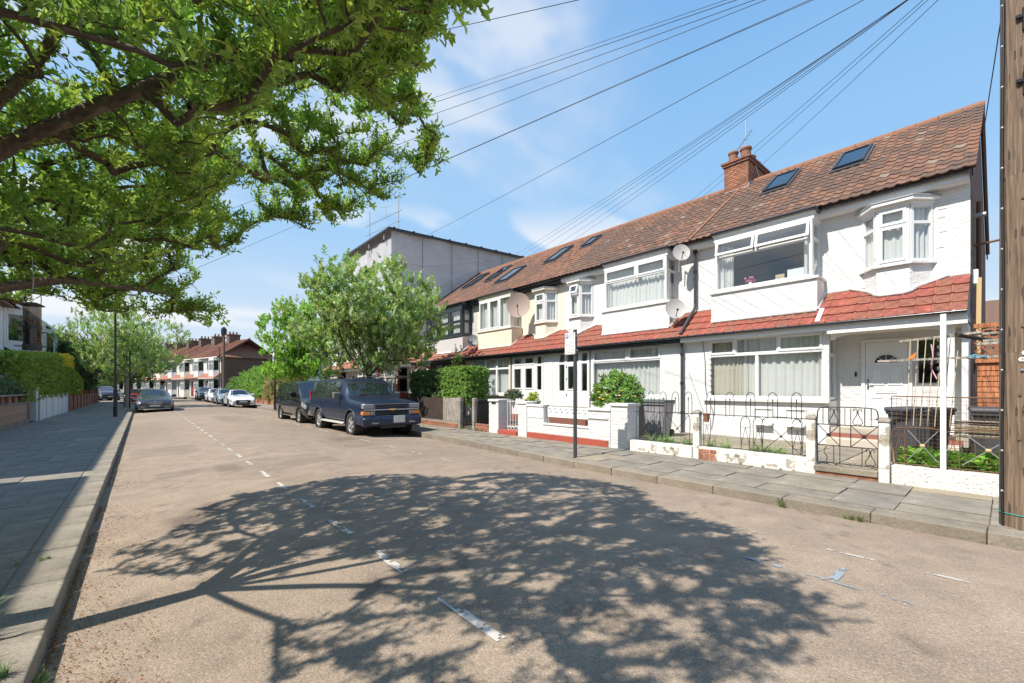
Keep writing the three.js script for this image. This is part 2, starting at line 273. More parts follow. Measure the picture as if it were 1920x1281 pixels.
{ // pavements: flagstones where they can be told apart, a sheet beyond
  const lay = (name, xa, xb, from, to, rise, cols, rowLen) => {
    const p = structure(group(name, scene)), geos = new Map(), X0 = (a) => (typeof xa === 'function' ? xa(a) : xa);
    for (let a = from, row = 0; a < to; row++) {
      const rl = rowLen[row % rowLen.length], x0 = X0(a), w = xb - x0, off = row % 2 ? 0.5 : 0; let cuts = []; for (let c = off; c < cols; c++) cuts.push(c / cols); if (off) cuts.unshift(0); cuts.push(1);
      cuts.forEach((c, i) => {
        if (i === cuts.length - 1) return; const u0 = x0 + w * c, u1 = x0 + w * cuts[i + 1], key = Math.round((u1 - u0) * 50) + '_' + rl;
        if (!geos.has(key)) geos.set(key, prep(new RoundedBoxGeometry(Math.round((u1 - u0) * 50) / 50 - 0.008, 0.06, rl - 0.008, 1, 0.005)));
        const t = (u0 + u1) / 2, f = Math.abs((t - x0) / w - (rise < 0 ? 1 : 0));
        piece('paving_slab', geos.get(key), R() < 0.08 ? M.slabs[4] : pick(M.slabs.slice(0, 4)), p, t, -0.03 + Math.abs(rise) * f + rr(-0.003, 0.003), -(a + rl / 2), rr(-0.004, 0.004), rr(-0.003, 0.003), rr(-0.003, 0.003));
      });
      a += rl;
    }
    const bed = []; for (let a = from - 5; a < to; a += 1) bed.push(bx(X0(a) - 0.02, xb + 0.02, -0.3, -0.008, -a - 1, -a)); obj('bedding', bed, M.joint, p);
    const far = []; for (let a = to; a < 185; a += 5) if (typeof xa === 'function' || a < 66) far.push(bx(X0(a), typeof xa === 'function' ? xb + BEND(a) : xb + KLA(a + 2.5) - KL, -0.3, 0.006, -a - 5, -a)); for (let a = from - 10; a < from; a += 5) far.push(bx(X0(a), xb, -0.3, 0.004, -a - 5, -a)); obj('far_paving', far, M.slabs[0], p);
  };
  lay('pavement_left', WALL_L, KL - KW - 0.004, 3, 34, -0.03, 4, [0.62, 0.62, 0.9, 0.62]);
  lay('pavement_right', (a) => KR(a) + KW + 0.004, WALL_R + 0.1, -2, 22, 0.045, 2, [0.62, 0.9, 0.62, 0.76]);
}

// ---------------------------------------------------------------- windows, roofs and houses
const PITCH = Math.atan2(2.98, 4.15), SLOPE = Math.hypot(2.98, 4.15);
function curtainGeo(x0, x1, y0, y1, amp = 0.025, folds = 9, seed = 1, hem = 0.0) {
  const nx = Math.max(24, Math.round(folds * 8)), g = new THREE.PlaneGeometry(x1 - x0, y1 - y0, nx, 4), p = g.attributes.position;
  for (let i = 0; i < p.count; i++) {
    const u = (p.getX(i) / (x1 - x0) + 0.5) * folds, f = Math.sin((u + 0.35 * Math.sin(u * 0.7 + seed)) * 2 * Math.PI + seed) + 0.4 * Math.sin(u * 4.7 + seed * 2);
    p.setZ(i, amp * f); if (hem && p.getY(i) < -(y1 - y0) / 2 + 0.01) p.setY(i, p.getY(i) + hem * Math.abs(Math.sin(u * 3)));
  }
  g.translate((x0 + x1) / 2, (y0 + y1) / 2, 0); g.computeVertexNormals(); return g;
}
// a window in its own plane (0..w, 0..h, outward +z) carried to its place by the matrix mt; cells: [x0, x1, y0, y1, sash?, open degrees?]
function win(part, mt, w, h, cells, o = {}) {
  const fm = o.frame || M.upvc, ft = 0.045, put = (g) => { g.applyMatrix4(mt); return g; };
  const fr = [put(move(slabShape(rect(0, w, 0, h), 0.07, cells.map(([a, b, c, d]) => rect(a, b, c, d)), 0), 0, 0, -0.035))];
  obj('frame', fr, fm, part);
  for (const [a, b, c, d, sash, open] of cells) {
    const q = new THREE.Matrix4();
    if (open) q.makeTranslation(0, d, 0.03).multiply(new THREE.Matrix4().makeRotationX(-open * Math.PI / 180)).multiply(new THREE.Matrix4().makeTranslation(0, -d, 0));
    const full = mt.clone().multiply(q), go = (g) => { g.applyMatrix4(full); return g; };
    const e = sash ? ft : 0.012;
    if (sash) obj('sash', go(move(slabShape(rect(a - 0.012, b + 0.012, c - 0.012, d + 0.012), 0.05, [rect(a + e, b - e, c + e, d - e)]), 0, 0, 0.004)), fm, part);
    else obj('bead', go(move(slabShape(rect(a, b, c, d), 0.03, [rect(a + e, b - e, c + e, d - e)]), 0, 0, -0.02)), o.bead || fm, part);
    obj('pane', go(quad(V(a + e, c + e, 0.012), V(b - e, c + e, 0.012), V(b - e, d - e, 0.012), V(a + e, d - e, 0.012))), M.glass, part);
  }
  for (const c of o.curtains || []) { const [x0, x1, y0, y1, folds, seed, mat, back] = c; obj('curtain', put(move(curtainGeo(x0, x1, y0, y1, 0.022, folds, seed, 0), 0, 0, -(back || 0.14))), mat || M.net, part); }
}
const TR = (x, y, z) => new THREE.Matrix4().makeTranslation(x, y, z);
const TRY = (x, y, z, ry) => TR(x, y, z).multiply(new THREE.Matrix4().makeRotationY(ry));
function tileGeo(wd, len, prof, lift = 0.03) {                              // x across, y out of the roof, z down the slope; lower edge proud
  const p = [], n = prof.length; const P = (i, s) => { const [u, hh] = prof[i]; return [u * wd, hh + (s ? lift : 0.006), s ? len : 0]; };
  const tri = (a, b, c) => p.push(...a, ...b, ...c);
  for (let i = 0; i < n - 1; i++) {
    const a = P(i, 0), b = P(i + 1, 0), c = P(i + 1, 1), d = P(i, 1), c2 = [c[0], c[1] - 0.022, c[2]], d2 = [d[0], d[1] - 0.022, d[2]];
    tri(a, d, b); tri(b, d, c); tri(d, d2, c); tri(c, d2, c2);
  }
  const e = P(n - 1, 0), f = P(n - 1, 1); tri(e, f, [f[0], f[1] - 0.03, f[2]]);
  const g = new THREE.BufferGeometry(); g.setAttribute('position', new THREE.Float32BufferAttribute(p, 3)); return prep(toCreasedNormals(g, 0.7));
}
const ROMAN = [[0, 0.002], [0.10, 0.013], [0.22, 0.025], [0.34, 0.022], [0.46, 0.009], [0.60, 0.002], [0.85, 0.001], [1.0, 0.006]];
const romanTile = tileGeo(0.204, 0.36, ROMAN, 0.027);
const PLAINROLL = [[0, 0.004], [0.05, 0.022], [0.13, 0.026], [0.2, 0.010], [0.3, 0.004], [0.8, 0.004], [1.0, 0.008]];
const pentTile = tileGeo(0.246, 0.36, PLAINROLL, 0.034);
const tileTex = (c, seed) => std([1, 1, 1], 0.9, { map: grain(128, 0.45, c, 0.14, 0.5, seed, 4), bumpMap: T.soft, bumpScale: 0.004 });
const ROOF_MATS = [[[0.168, 0.09, 0.058], 4], [[0.15, 0.086, 0.058], 4], [[0.186, 0.094, 0.057], 3], [[0.13, 0.08, 0.058], 3.4], [[0.205, 0.104, 0.062], 1.2], [[0.21, 0.155, 0.11], 0.8]].map(([c, w], i) => [tileTex(c, 200 + i), w]);
const PENT_MATS = [[[0.30, 0.082, 0.056], 4], [[0.27, 0.076, 0.054], 3], [[0.32, 0.098, 0.064], 2], [[0.245, 0.09, 0.058], 1.3]].map(([c, w], i) => [tileTex(c, 220 + i), w]);
const OLD_PENT = [[[0.33, 0.15, 0.095], 3], [[0.29, 0.125, 0.08], 3], [[0.36, 0.18, 0.115], 2]].map(([c, w], i) => [tileTex(c, 230 + i), w]);
const WARM_ROOF = [[[0.20, 0.096, 0.058], 4], [[0.172, 0.086, 0.055], 3], [[0.222, 0.106, 0.062], 3], [[0.145, 0.082, 0.056], 1.8]].map(([c, w], i) => [tileTex(c, 240 + i), w]);
function drift(l, x, y) { const n = clamp((fbm3(x * 0.55, y * 0.8, 17, 3) - 0.5) * 2.2 + 0.5 + (R() - 0.5) * 0.85, 0, 0.999), o = [3, 1, 0, 2, 4]; if (l.length > 5 && R() < 0.025) return l[5][0]; return l[o.filter((k) => k < l.length)[Math.floor(n * Math.min(l.length, 5))]][0]; }
function weighted(l) { let s = 0; for (const e of l) s += e[1]; let r = R() * s; for (const e of l) { r -= e[1]; if (r <= 0) return e[0]; } return l[0][0]; }
// tiles on a slope: x0..x1 across, eave at (y, z), rising backwards
function tiled(part, x0, x1, y, z, pitch, length, geo, wd, gauge, mats, single, skip) {
  const rows = Math.max(1, Math.round(length / gauge)), ga = length / rows, cols = Math.max(1, Math.round((x1 - x0) / wd)), w = (x1 - x0) / cols, sx = w / wd, many = new Map();
  for (let r = 0; r < rows; r++) for (let c = 0; c < cols; c++) {
    const s = (r + 1) * ga, px = x0 + c * w, py = y + Math.sin(pitch) * s, pz = z - Math.cos(pitch) * s; if (skip && skip(px + w / 2, py, pz + ga / 2)) continue;
    const m = drift(mats, px, py), k = rr(-0.004, 0.004), tz = rr(-0.012, 0.012);
    if (single && (single === true || c >= cols - single || c < single * 0)) piece('tile', geo, m, part, px, py + k, pz, rr(-0.008, 0.008), pitch + rr(-0.012, 0.012), tz, [sx, 1, 1]);
    else { const g = geo.clone(); g.scale(sx, 1, 1); g.rotateX(pitch); g.translate(px, py + k, pz); if (!many.has(m)) many.set(m, []); many.get(m).push(g); }
  }
  for (const [m, l] of many) { const t = obj('tiles', l, m, part); t.userData.kind = 'stuff'; }
}
const brickBox = prep(new RoundedBoxGeometry(0.215, 0.065, 0.10, 1, 0.006)), headBox = prep(new RoundedBoxGeometry(0.1025, 0.065, 0.10, 1, 0.006));
// courses of separate bricks in the plane z (facing +z) of part, or in the plane x (facing +x) when side is set
function bricks(part, u0, u1, y0, y1, at, mats, side = 0, flip = 1) {
  let row = 0; for (let y = y0; y + 0.07 <= y1 + 0.01; y += 0.075, row++) {
    for (let u = u0 - (row % 2 ? 0.1125 : 0); u < u1 - 0.02; u += 0.225) {
      const a = Math.max(u, u0), b = Math.min(u + 0.215, u1), l = b - a; if (l < 0.03) continue;
      const c = (a + b) / 2, d = rr(-0.003, 0.003), m = piece('brick', brickBox, pick(mats), part, side ? at - 0.05 * flip + d : c, y + 0.033, side ? c : at - 0.05 * flip + d, side ? Math.PI / 2 : 0); m.scale.x = l / 0.215;
    }
  }
}
function paintedBricks(name, part, x0, x1, y0, y1, z, mat, holes = []) {     // white-washed courses, joined: hardly told apart under the paint
  const l = []; let row = 0; for (let y = y0; y < y1 - 0.02; y += 0.075, row++) for (let u = x0 - (row % 2 ? 0.1125 : 0); u < x1 - 0.01; u += 0.225) {
    const a = Math.max(u, x0), b = Math.min(u + 0.218, x1), ye = Math.min(y + 0.068, y1); if (b - a < 0.02) continue; if (holes.some(([p, q, r, s]) => (a + b) / 2 > p && (a + b) / 2 < q && (y + ye) / 2 > r && (y + ye) / 2 < s)) continue;
    l.push(bx(a, b, y, ye, z - 0.01, z + rr(0.003, 0.006)));
  }
  const m = obj(name, l, mat, part); m.userData.kind = 'stuff'; return m;
}
function gutterGeo(x0, x1, y, z, r = 0.055) { const g = new THREE.CylinderGeometry(r, r, x1 - x0, 8, 1, false, 0, Math.PI); g.rotateZ(Math.PI / 2); g.rotateX(Math.PI / 2); g.rotateX(0); const c = new THREE.CylinderGeometry(r, r, x1 - x0, 10); c.rotateZ(Math.PI / 2); c.scale(1, 0.8, 1); c.translate((x0 + x1) / 2, y - 0.03, z); return c; }
function skylight(house, x0, x1, s0, s1) {                                 // s: metres up the slope
  const p = group('roof_window', house); p.position.set(0, 5.82, 0.35); p.rotation.x = PITCH;
  obj('frame', move(slabShape(rect(x0, x1, s0, s1), 0.09, [rect(x0 + 0.06, x1 - 0.06, s0 + 0.06, s1 - 0.06)]), 0, 0, 0).rotateX(-Math.PI / 2).translate(0, 0.05, 0), M.anthracite, p);
  obj('pane', bx(x0 + 0.06, x1 - 0.06, 0.10, 0.115, -s1 + 0.06, -s0 - 0.06), M.darkGlass, p);
  obj('flashing', [bx(x0 - 0.07, x1 + 0.07, 0.03, 0.07, -s0, -s0 + 0.12), bx(x0 - 0.06, x0, 0.03, 0.085, -s1, -s0), bx(x1, x1 + 0.06, 0.03, 0.085, -s1, -s0)], std([0.07, 0.075, 0.08], 0.5), p);
}
function roomShell(part, x0, x1, y0, y1, z0, z1, mat) { obj('room', [bx(x0, x1, y0 - 0.03, y0, z0, z1), bx(x0, x1, y1, y1 + 0.03, z0, z1), bx(x0 - 0.03, x0, y0, y1, z0, z1), bx(x1, x1 + 0.03, y0, y1, z0, z1), bx(x0, x1, y0, y1, z0 - 0.03, z0)], mat, part); }

// one house of the terrace; x from the far party wall to the near one, z towards the street, wall face at z = 0
function terraceHouse(o) {
  const w = o.w, H = thing(o.name || 'terraced_house', o.label, 'house', [12.7, 0, -o.A1], -Math.PI / 2, 'terrace of houses');
  const mir = o.mirror, X = (a, b) => (mir ? [w - b, w - a] : [a, b]);
  const wallM = o.wall || M.white, trim = o.trim || M.upvc, bay = o.bay, low = o.low, ori = o.oriel;
  const [b0, b1] = X(bay[0], bay[1]), [l0, l1] = X(low[0], low[1]), [p0, p1] = X(o.porch[0], o.porch[1]);
  const oc = (ori[0] + ori[1]) / 2, [o0, o1] = X(ori[0], ori[1]);
  // walls
  const holes = [rect(b0 + 0.12, b1 - 0.12, 4.1, 5.4), rect(o0 + 0.12, o1 - 0.12, 4.15, 5.3), rect(l0 + 0.1, l1 - 0.1, 1.25, 2.75)];
  if (o.openPorch) holes.push(rect(...X(3.99, 4.80), 0.56, 2.54), rect(...X(4.90, 5.26), 1.55, 2.5)); else holes.push(rect(p0 + 0.3, p1 - 0.3, 0.5, 2.4));
  obj('wall', [move(slabShape(rect(0.002, w - 0.002, 0, 5.62), 0.24, holes), 0, 0, -0.24)], wallM, H);
  obj('rear_wall', [bx(0.01, w - 0.01, 0, 5.7, -8.2, -8.0)], M.brownBricks[0], H);
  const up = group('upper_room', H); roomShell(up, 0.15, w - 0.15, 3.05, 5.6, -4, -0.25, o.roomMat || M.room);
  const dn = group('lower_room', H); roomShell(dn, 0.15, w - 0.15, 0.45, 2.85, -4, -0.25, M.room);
  // main roof
  const roof = group('roof', H);
  obj('underlay', [move(new THREE.BoxGeometry(w - 0.004, 0.05, SLOPE), 0, 0, 0).rotateX(PITCH).translate(w / 2, (5.82 + 8.8) / 2 - 0.035, (0.35 - 3.8) / 2), move(new THREE.BoxGeometry(w - 0.004, 0.06, Math.hypot(4.4, 2.98)), 0, 0, 0).rotateX(-Math.atan2(2.98, 4.4)).translate(w / 2, (5.82 + 8.8) / 2, -6.0)], M.bricks[1], roof);
  tiled(roof, 0.0, w + (o.verge || 0), 5.82, 0.37, PITCH, SLOPE, romanTile, 0.2, 0.30, o.roofMats || ROOF_MATS, o.single, (x, y, z) => (o.skylights || []).some(([a, b, s0, s1]) => { const s = (y - 5.82) / Math.sin(PITCH) - 0.17; return x > a && x < b && s > s0 - 0.1 && s < s1; }));
  const ridge = []; for (let x = 0; x < w - 0.05; x += 0.45) { const g = new THREE.CylinderGeometry(0.13, 0.13, Math.min(0.44, w - x), 10, 1, false, -Math.PI / 2, Math.PI); g.rotateZ(Math.PI / 2); g.rotateX(-Math.PI / 2 * 0); g.translate(x + Math.min(0.44, w - x) / 2, 8.78, -3.8); const m = new THREE.Mesh(prep(new THREE.CylinderGeometry(0.125, 0.125, Math.min(0.44, w - x), 10).rotateZ(Math.PI / 2).translate(x + Math.min(0.44, w - x) / 2, 8.77, -3.8)), M.terracotta); m.name = 'ridge_tile'; m.castShadow = true; roof.add(m); }
  for (const [a, b, s0, s1] of o.skylights || []) skylight(H, a, b, s0, s1);
  // eaves
  const eav = group('eaves', H);
  obj('fascia', [bx(0.003, w - 0.003, 5.62, 5.79, 0.22, 0.25), bx(0.003, w - 0.003, 5.60, 5.63, 0.0, 0.22)], o.fasciaMat || M.whiteTrim, eav);
  obj('gutter', [gutterGeo(0.003, w - 0.003, 5.80, 0.315)], M.blackGloss, eav);
  // upper bay
  const bw = group('bay_window', H), bf = 0.6, fH = 5.50;
  obj('skirt', [bx(b0 - 0.1, b1 + 0.1, 3.05, 4.06, 0.01, bf + 0.02)], wallM, bw);
  obj('sill', [rbx(b0 - 0.14, b1 + 0.14, 4.05, 4.12, 0.0, bf + 0.07, 0.012)], o.sill || wallM, bw);
  const bh = fH - 4.12, W = b1 - b0, c = o.bayCells(W, bh).map((q) => (mir ? [W - q[1], W - q[0], ...q.slice(2)] : q));
  win(bw, TR(b0, 4.12, bf - 0.02), W, bh, c, { frame: trim, curtains: o.bayCurtains ? o.bayCurtains(W, bh) : [[0.05, W - 0.05, 0.04, bh - 0.1, 16, o.A1]] });
  const sideCells = (d) => o.sashBay ? [[0.06, d - 0.06, 0.06, bh * 0.5, 1], [0.06, d - 0.06, bh * 0.5 + 0.03, bh - 0.06, 1]] : [[0.07, d - 0.06, 0.06, bh - 0.46, 0], [0.07, d - 0.06, bh - 0.40, bh - 0.06, 0]];
  win(bw, TRY(b1 - 0.035, 4.12, bf - 0.06, Math.PI / 2), bf - 0.06, bh, sideCells(bf - 0.06), { frame: trim, curtains: [[0.05, bf - 0.1, 0.03, bh - 0.05, 5, 2]] });
  win(bw, TRY(b0 + 0.035, 4.12, 0.0, -Math.PI / 2), bf - 0.06, bh, sideCells(bf - 0.06), { frame: trim, curtains: [[0.05, bf - 0.1, 0.03, bh - 0.05, 5, 2]] });
  obj('head', [bx(b0 - 0.03, b1 + 0.03, fH, 5.66, 0.0, bf + 0.02), bx(b0 - 0.06, b1 + 0.06, 5.66, 5.72, 0.0, bf + 0.05)], trim === M.anthracite ? M.anthracite : (o.trimBoard || M.whiteTrim), bw);
  obj('bay_gutter', [gutterGeo(b0 - 0.08, b1 + 0.08, 5.75, bf + 0.09, 0.05), bar(V(b1 + 0.07, 5.71, bf + 0.09), V(b1 + 0.07, 5.69, 0.35), 0.05, 8)], M.blackGloss, bw);
  obj('bay_roof', [quad(V(b0 - 0.1, 5.74, bf + 0.08), V(b1 + 0.1, 5.74, bf + 0.08), V(b1 + 0.1, 5.84, 0.25), V(b0 - 0.1, 5.84, 0.25))], M.lead, bw);
  // oriel: three facets on a splayed base
  const orl = group('oriel_window', H), of = 0.35, q0 = o0 + 0.29, q1 = o1 - 0.31, y0 = 4.14, y1 = 5.36, oh = y1 - y0;
  const plan = (e, zz) => [[o0 - e, 0], [q0 - e * 0.5, zz], [q1 + e * 0.5, zz], [o1 + e, 0]];
  const prism = (pts, ya, yb) => { const g = slabShape(pts.map(([a, b]) => [a, -b]), yb - ya); g.rotateX(-Math.PI / 2); g.translate(0, ya, 0); return g; };
  obj('skirt', [prism(plan(0.0, of), 3.15, y0 - 0.04)], wallM, orl);
  obj('sill', [prism(plan(0.09, of + 0.07), y0 - 0.045, y0)], o.sill || wallM, orl);
  obj('head', [prism(plan(0.06, of + 0.05), y1, y1 + 0.06), prism(plan(0.14, of + 0.15), y1 + 0.06, y1 + 0.13)], o.trimBoard || M.whiteTrim, orl);
  obj('oriel_roof', [prism(plan(0.16, of + 0.17), y1 + 0.13, y1 + 0.16)], M.lead, orl);
  const fw = q1 - q0, facet = (ax, az, bx2, bz, cells, cur) => { const L = Math.hypot(bx2 - ax, bz - az), ry = -Math.atan2(bz - az, bx2 - ax); win(orl, TR(ax, y0, az).multiply(new THREE.Matrix4().makeRotationY(ry)), L, oh, cells(L), { frame: trim, curtains: cur }); };
  facet(q0, of, q1, of, (L) => [[0.06, L - 0.06, 0.06, oh - 0.42, 1], [0.06, L - 0.06, oh - 0.36, oh - 0.06, 1, o.orielOpen || 0]], [[0.03, fw - 0.03, 0.03, oh - 0.04, 4, 3, undefined, 0.09]]);
  const two = (L) => [[0.06, L - 0.06, 0.06, oh - 0.42, 0], [0.06, L - 0.06, oh - 0.36, oh - 0.06, 0]];
  facet(o0, 0.0, q0, of, two, [[0.02, 0.4, 0.03, oh - 0.04, 4, 1, undefined, 0.06]]); facet(q1, of, o1, 0.0, two, [[0.02, 0.4, 0.03, oh - 0.04, 4, 2, undefined, 0.06]]);
  // ground-floor front, set forward under the tiled skirt roof
  const gf = group('ground_floor_front', H), zf = 0.7, gx0 = mir ? l0 - 0.05 : 0.0, gx1 = mir ? w : l1 + 0.08, gm = o.lowWall || M.whiteSmooth;
  obj('front_wall', [move(slabShape(rect(gx0 + 0.004, gx1 - 0.004, 0, 2.93), 0.12, [rect(l0 + 0.01, l1 - 0.01, 1.18, 2.80)]), 0, 0, zf - 0.12), bx(mir ? gx0 : gx1 - 0.1, mir ? gx0 + 0.1 : gx1, 0, 1.15, 0, zf - 0.12)], gm, gf);
  if (o.lowBrick) paintedBricks('painted_bricks', gf, gx0, gx1, 0.1, 2.9, zf, gm, [[l0, l1, 1.14, 2.86]]);
  obj('window_sill', [rbx(l0 - 0.1, l1 + 0.1, 1.10, 1.175, zf - 0.05, zf + 0.10, 0.012)], o.sill || gm, gf);
  const lw = group('front_window', H), lh = 1.62, LW = l1 - l0;
  win(lw, TR(l0, 1.18, zf - 0.04), LW, lh, o.lowCells(LW, lh).map((q) => (mir ? [LW - q[1], LW - q[0], ...q.slice(2)] : q)), { frame: o.lowTrim || trim, curtains: o.lowCurtains ? o.lowCurtains(LW, lh) : [[0.04, LW - 0.04, 0.03, lh - 0.04, 18, o.A1 + 2]] });
  // the tiled skirt roof
  const pp = Math.atan2(0.82, 0.95), pl = Math.hypot(0.82, 0.95), pent = group('pent_roof', H);
  obj('deck', [new THREE.BoxGeometry(w - 0.006, 0.04, pl + 0.02).rotateX(pp).translate(w / 2, (2.93 + 3.75) / 2 - 0.03, 0.475)], M.joint, pent);
  tiled(pent, 0, w, 2.93, 0.97, pp, pl, pentTile, 0.246, 0.315, o.pentMats || PENT_MATS, o.singlePent, (x, y, z) => (x > b0 + 0.1 && x < b1 - 0.1 && z < 0.45) || (x > q0 && x < q1 && z < 0.1));
  obj('gutter', [gutterGeo(0.003, w - 0.003, 2.935, 1.0, 0.045)], M.blackGloss, pent);
  obj('fascia', [bx(0.003, w - 0.003, 2.76, 2.90, 0.90, 0.935), bx(0.003, w - 0.003, 2.78, 2.81, 0.0, 0.90)], o.pentFascia || M.whiteTrim, pent);
  const fil = [tube([V(b0 - 0.12, 3.78, 0.02), V(b0 - 0.10, 3.55, 0.30), V(b0 - 0.09, 3.30, 0.6)], 0.045, 10, 6), tube([V(b1 + 0.12, 3.78, 0.02), V(b1 + 0.10, 3.55, 0.30), V(b1 + 0.09, 3.30, 0.6)], 0.045, 10, 6), bar(V(b0 - 0.1, 3.29, 0.63), V(b1 + 0.1, 3.29, 0.63), 0.04, 6),
    tube([V(o0 - 0.25, 3.80, 0.02), V(q0 - 0.1, 3.6, 0.25), V(q0, 3.50, of + 0.03), V((q0 + q1) / 2, 3.49, of + 0.04), V(q1, 3.50, of + 0.03), V(q1 + 0.1, 3.6, 0.25), V(o1 + 0.25, 3.80, 0.02)], 0.045, 20, 6), bar(V(0.02, 3.77, 0.02), V(w - 0.02, 3.77, 0.02), 0.035, 6)];
  obj('mortar_fillet', fil, o.fillet || wallM, pent);
  if (o.pipe) { // rainwater pipe down to the skirt roof, across it and on to the ground
    const dp = group('downpipe', H), x = o.pipe;
    obj('pipe', [bar(V(x, 5.72, 0.1), V(x, 3.95, 0.1), 0.042, 8), tube([V(x, 3.98, 0.1), V(x, 3.84, 0.13), V(x, 3.76, 0.22), V(x, 3.0, 1.0)], 0.042, 14, 8), bar(V(x - 0.05, 2.86, 0.80), V(x - 0.05, 0.12, 0.80), 0.04, 8)], M.plasticGrey, dp);
    obj('collar', [0.7, 1.55, 2.4].map((y) => bar(V(x - 0.05, y, 0.80), V(x - 0.05, y + 0.08, 0.80), 0.052, 8)).concat([bar(V(x, 4.9, 0.1), V(x, 4.98, 0.1), 0.053, 8), bar(V(x, 5.5, 0.1), V(x, 5.66, 0.1), 0.065, 8)]), M.black, dp);
  }
  return { H, X, w, p0, p1, zf, q0, q1, o0, o1, b0, b1 };
}
const threeTop = (W, h) => [[0.06, W * 0.27 - 0.02, h - 0.42, h - 0.06, 1], [W * 0.27 + 0.02, W * 0.64 - 0.03, h - 0.42, h - 0.06, 0], [W * 0.64 + 0.02, W - 0.06, h - 0.42, h - 0.06, 1], [0.06, W * 0.45, 0.06, h - 0.49, 0], [W * 0.45 + 0.06, W - 0.06, 0.06, h - 0.49, 0]];
const twoTop = (W, h, open = 0) => [[0.06, W * 0.44, h - 0.42, h - 0.06, 1, open], [W * 0.44 + 0.06, W - 0.06, h - 0.42, h - 0.06, 1, open], [0.06, W - 0.06, 0.06, h - 0.48, 0]];
const threeWide = (W, h) => [0, 1, 2].map((i) => [W / 3 * i + 0.05, W / 3 * (i + 1) - 0.05, 0.06, h - 0.06, i === 2 ? 0 : 1]);
const sixPane = (W, h) => [0, 1, 2].flatMap((i) => [[W / 3 * i + 0.05, W / 3 * (i + 1) - 0.05, 0.06, h - 0.52, 0], [W / 3 * i + 0.05, W / 3 * (i + 1) - 0.05, h - 0.45, h - 0.06, 0]]);
const sashPanes = (W, h) => [0, 1].flatMap((i) => [[W / 2 * i + 0.08, W / 2 * (i + 1) - 0.08, 0.08, h * 0.5 - 0.02, 1], [W / 2 * i + 0.08, W / 2 * (i + 1) - 0.08, h * 0.5 + 0.03, h - 0.08, 1]]);

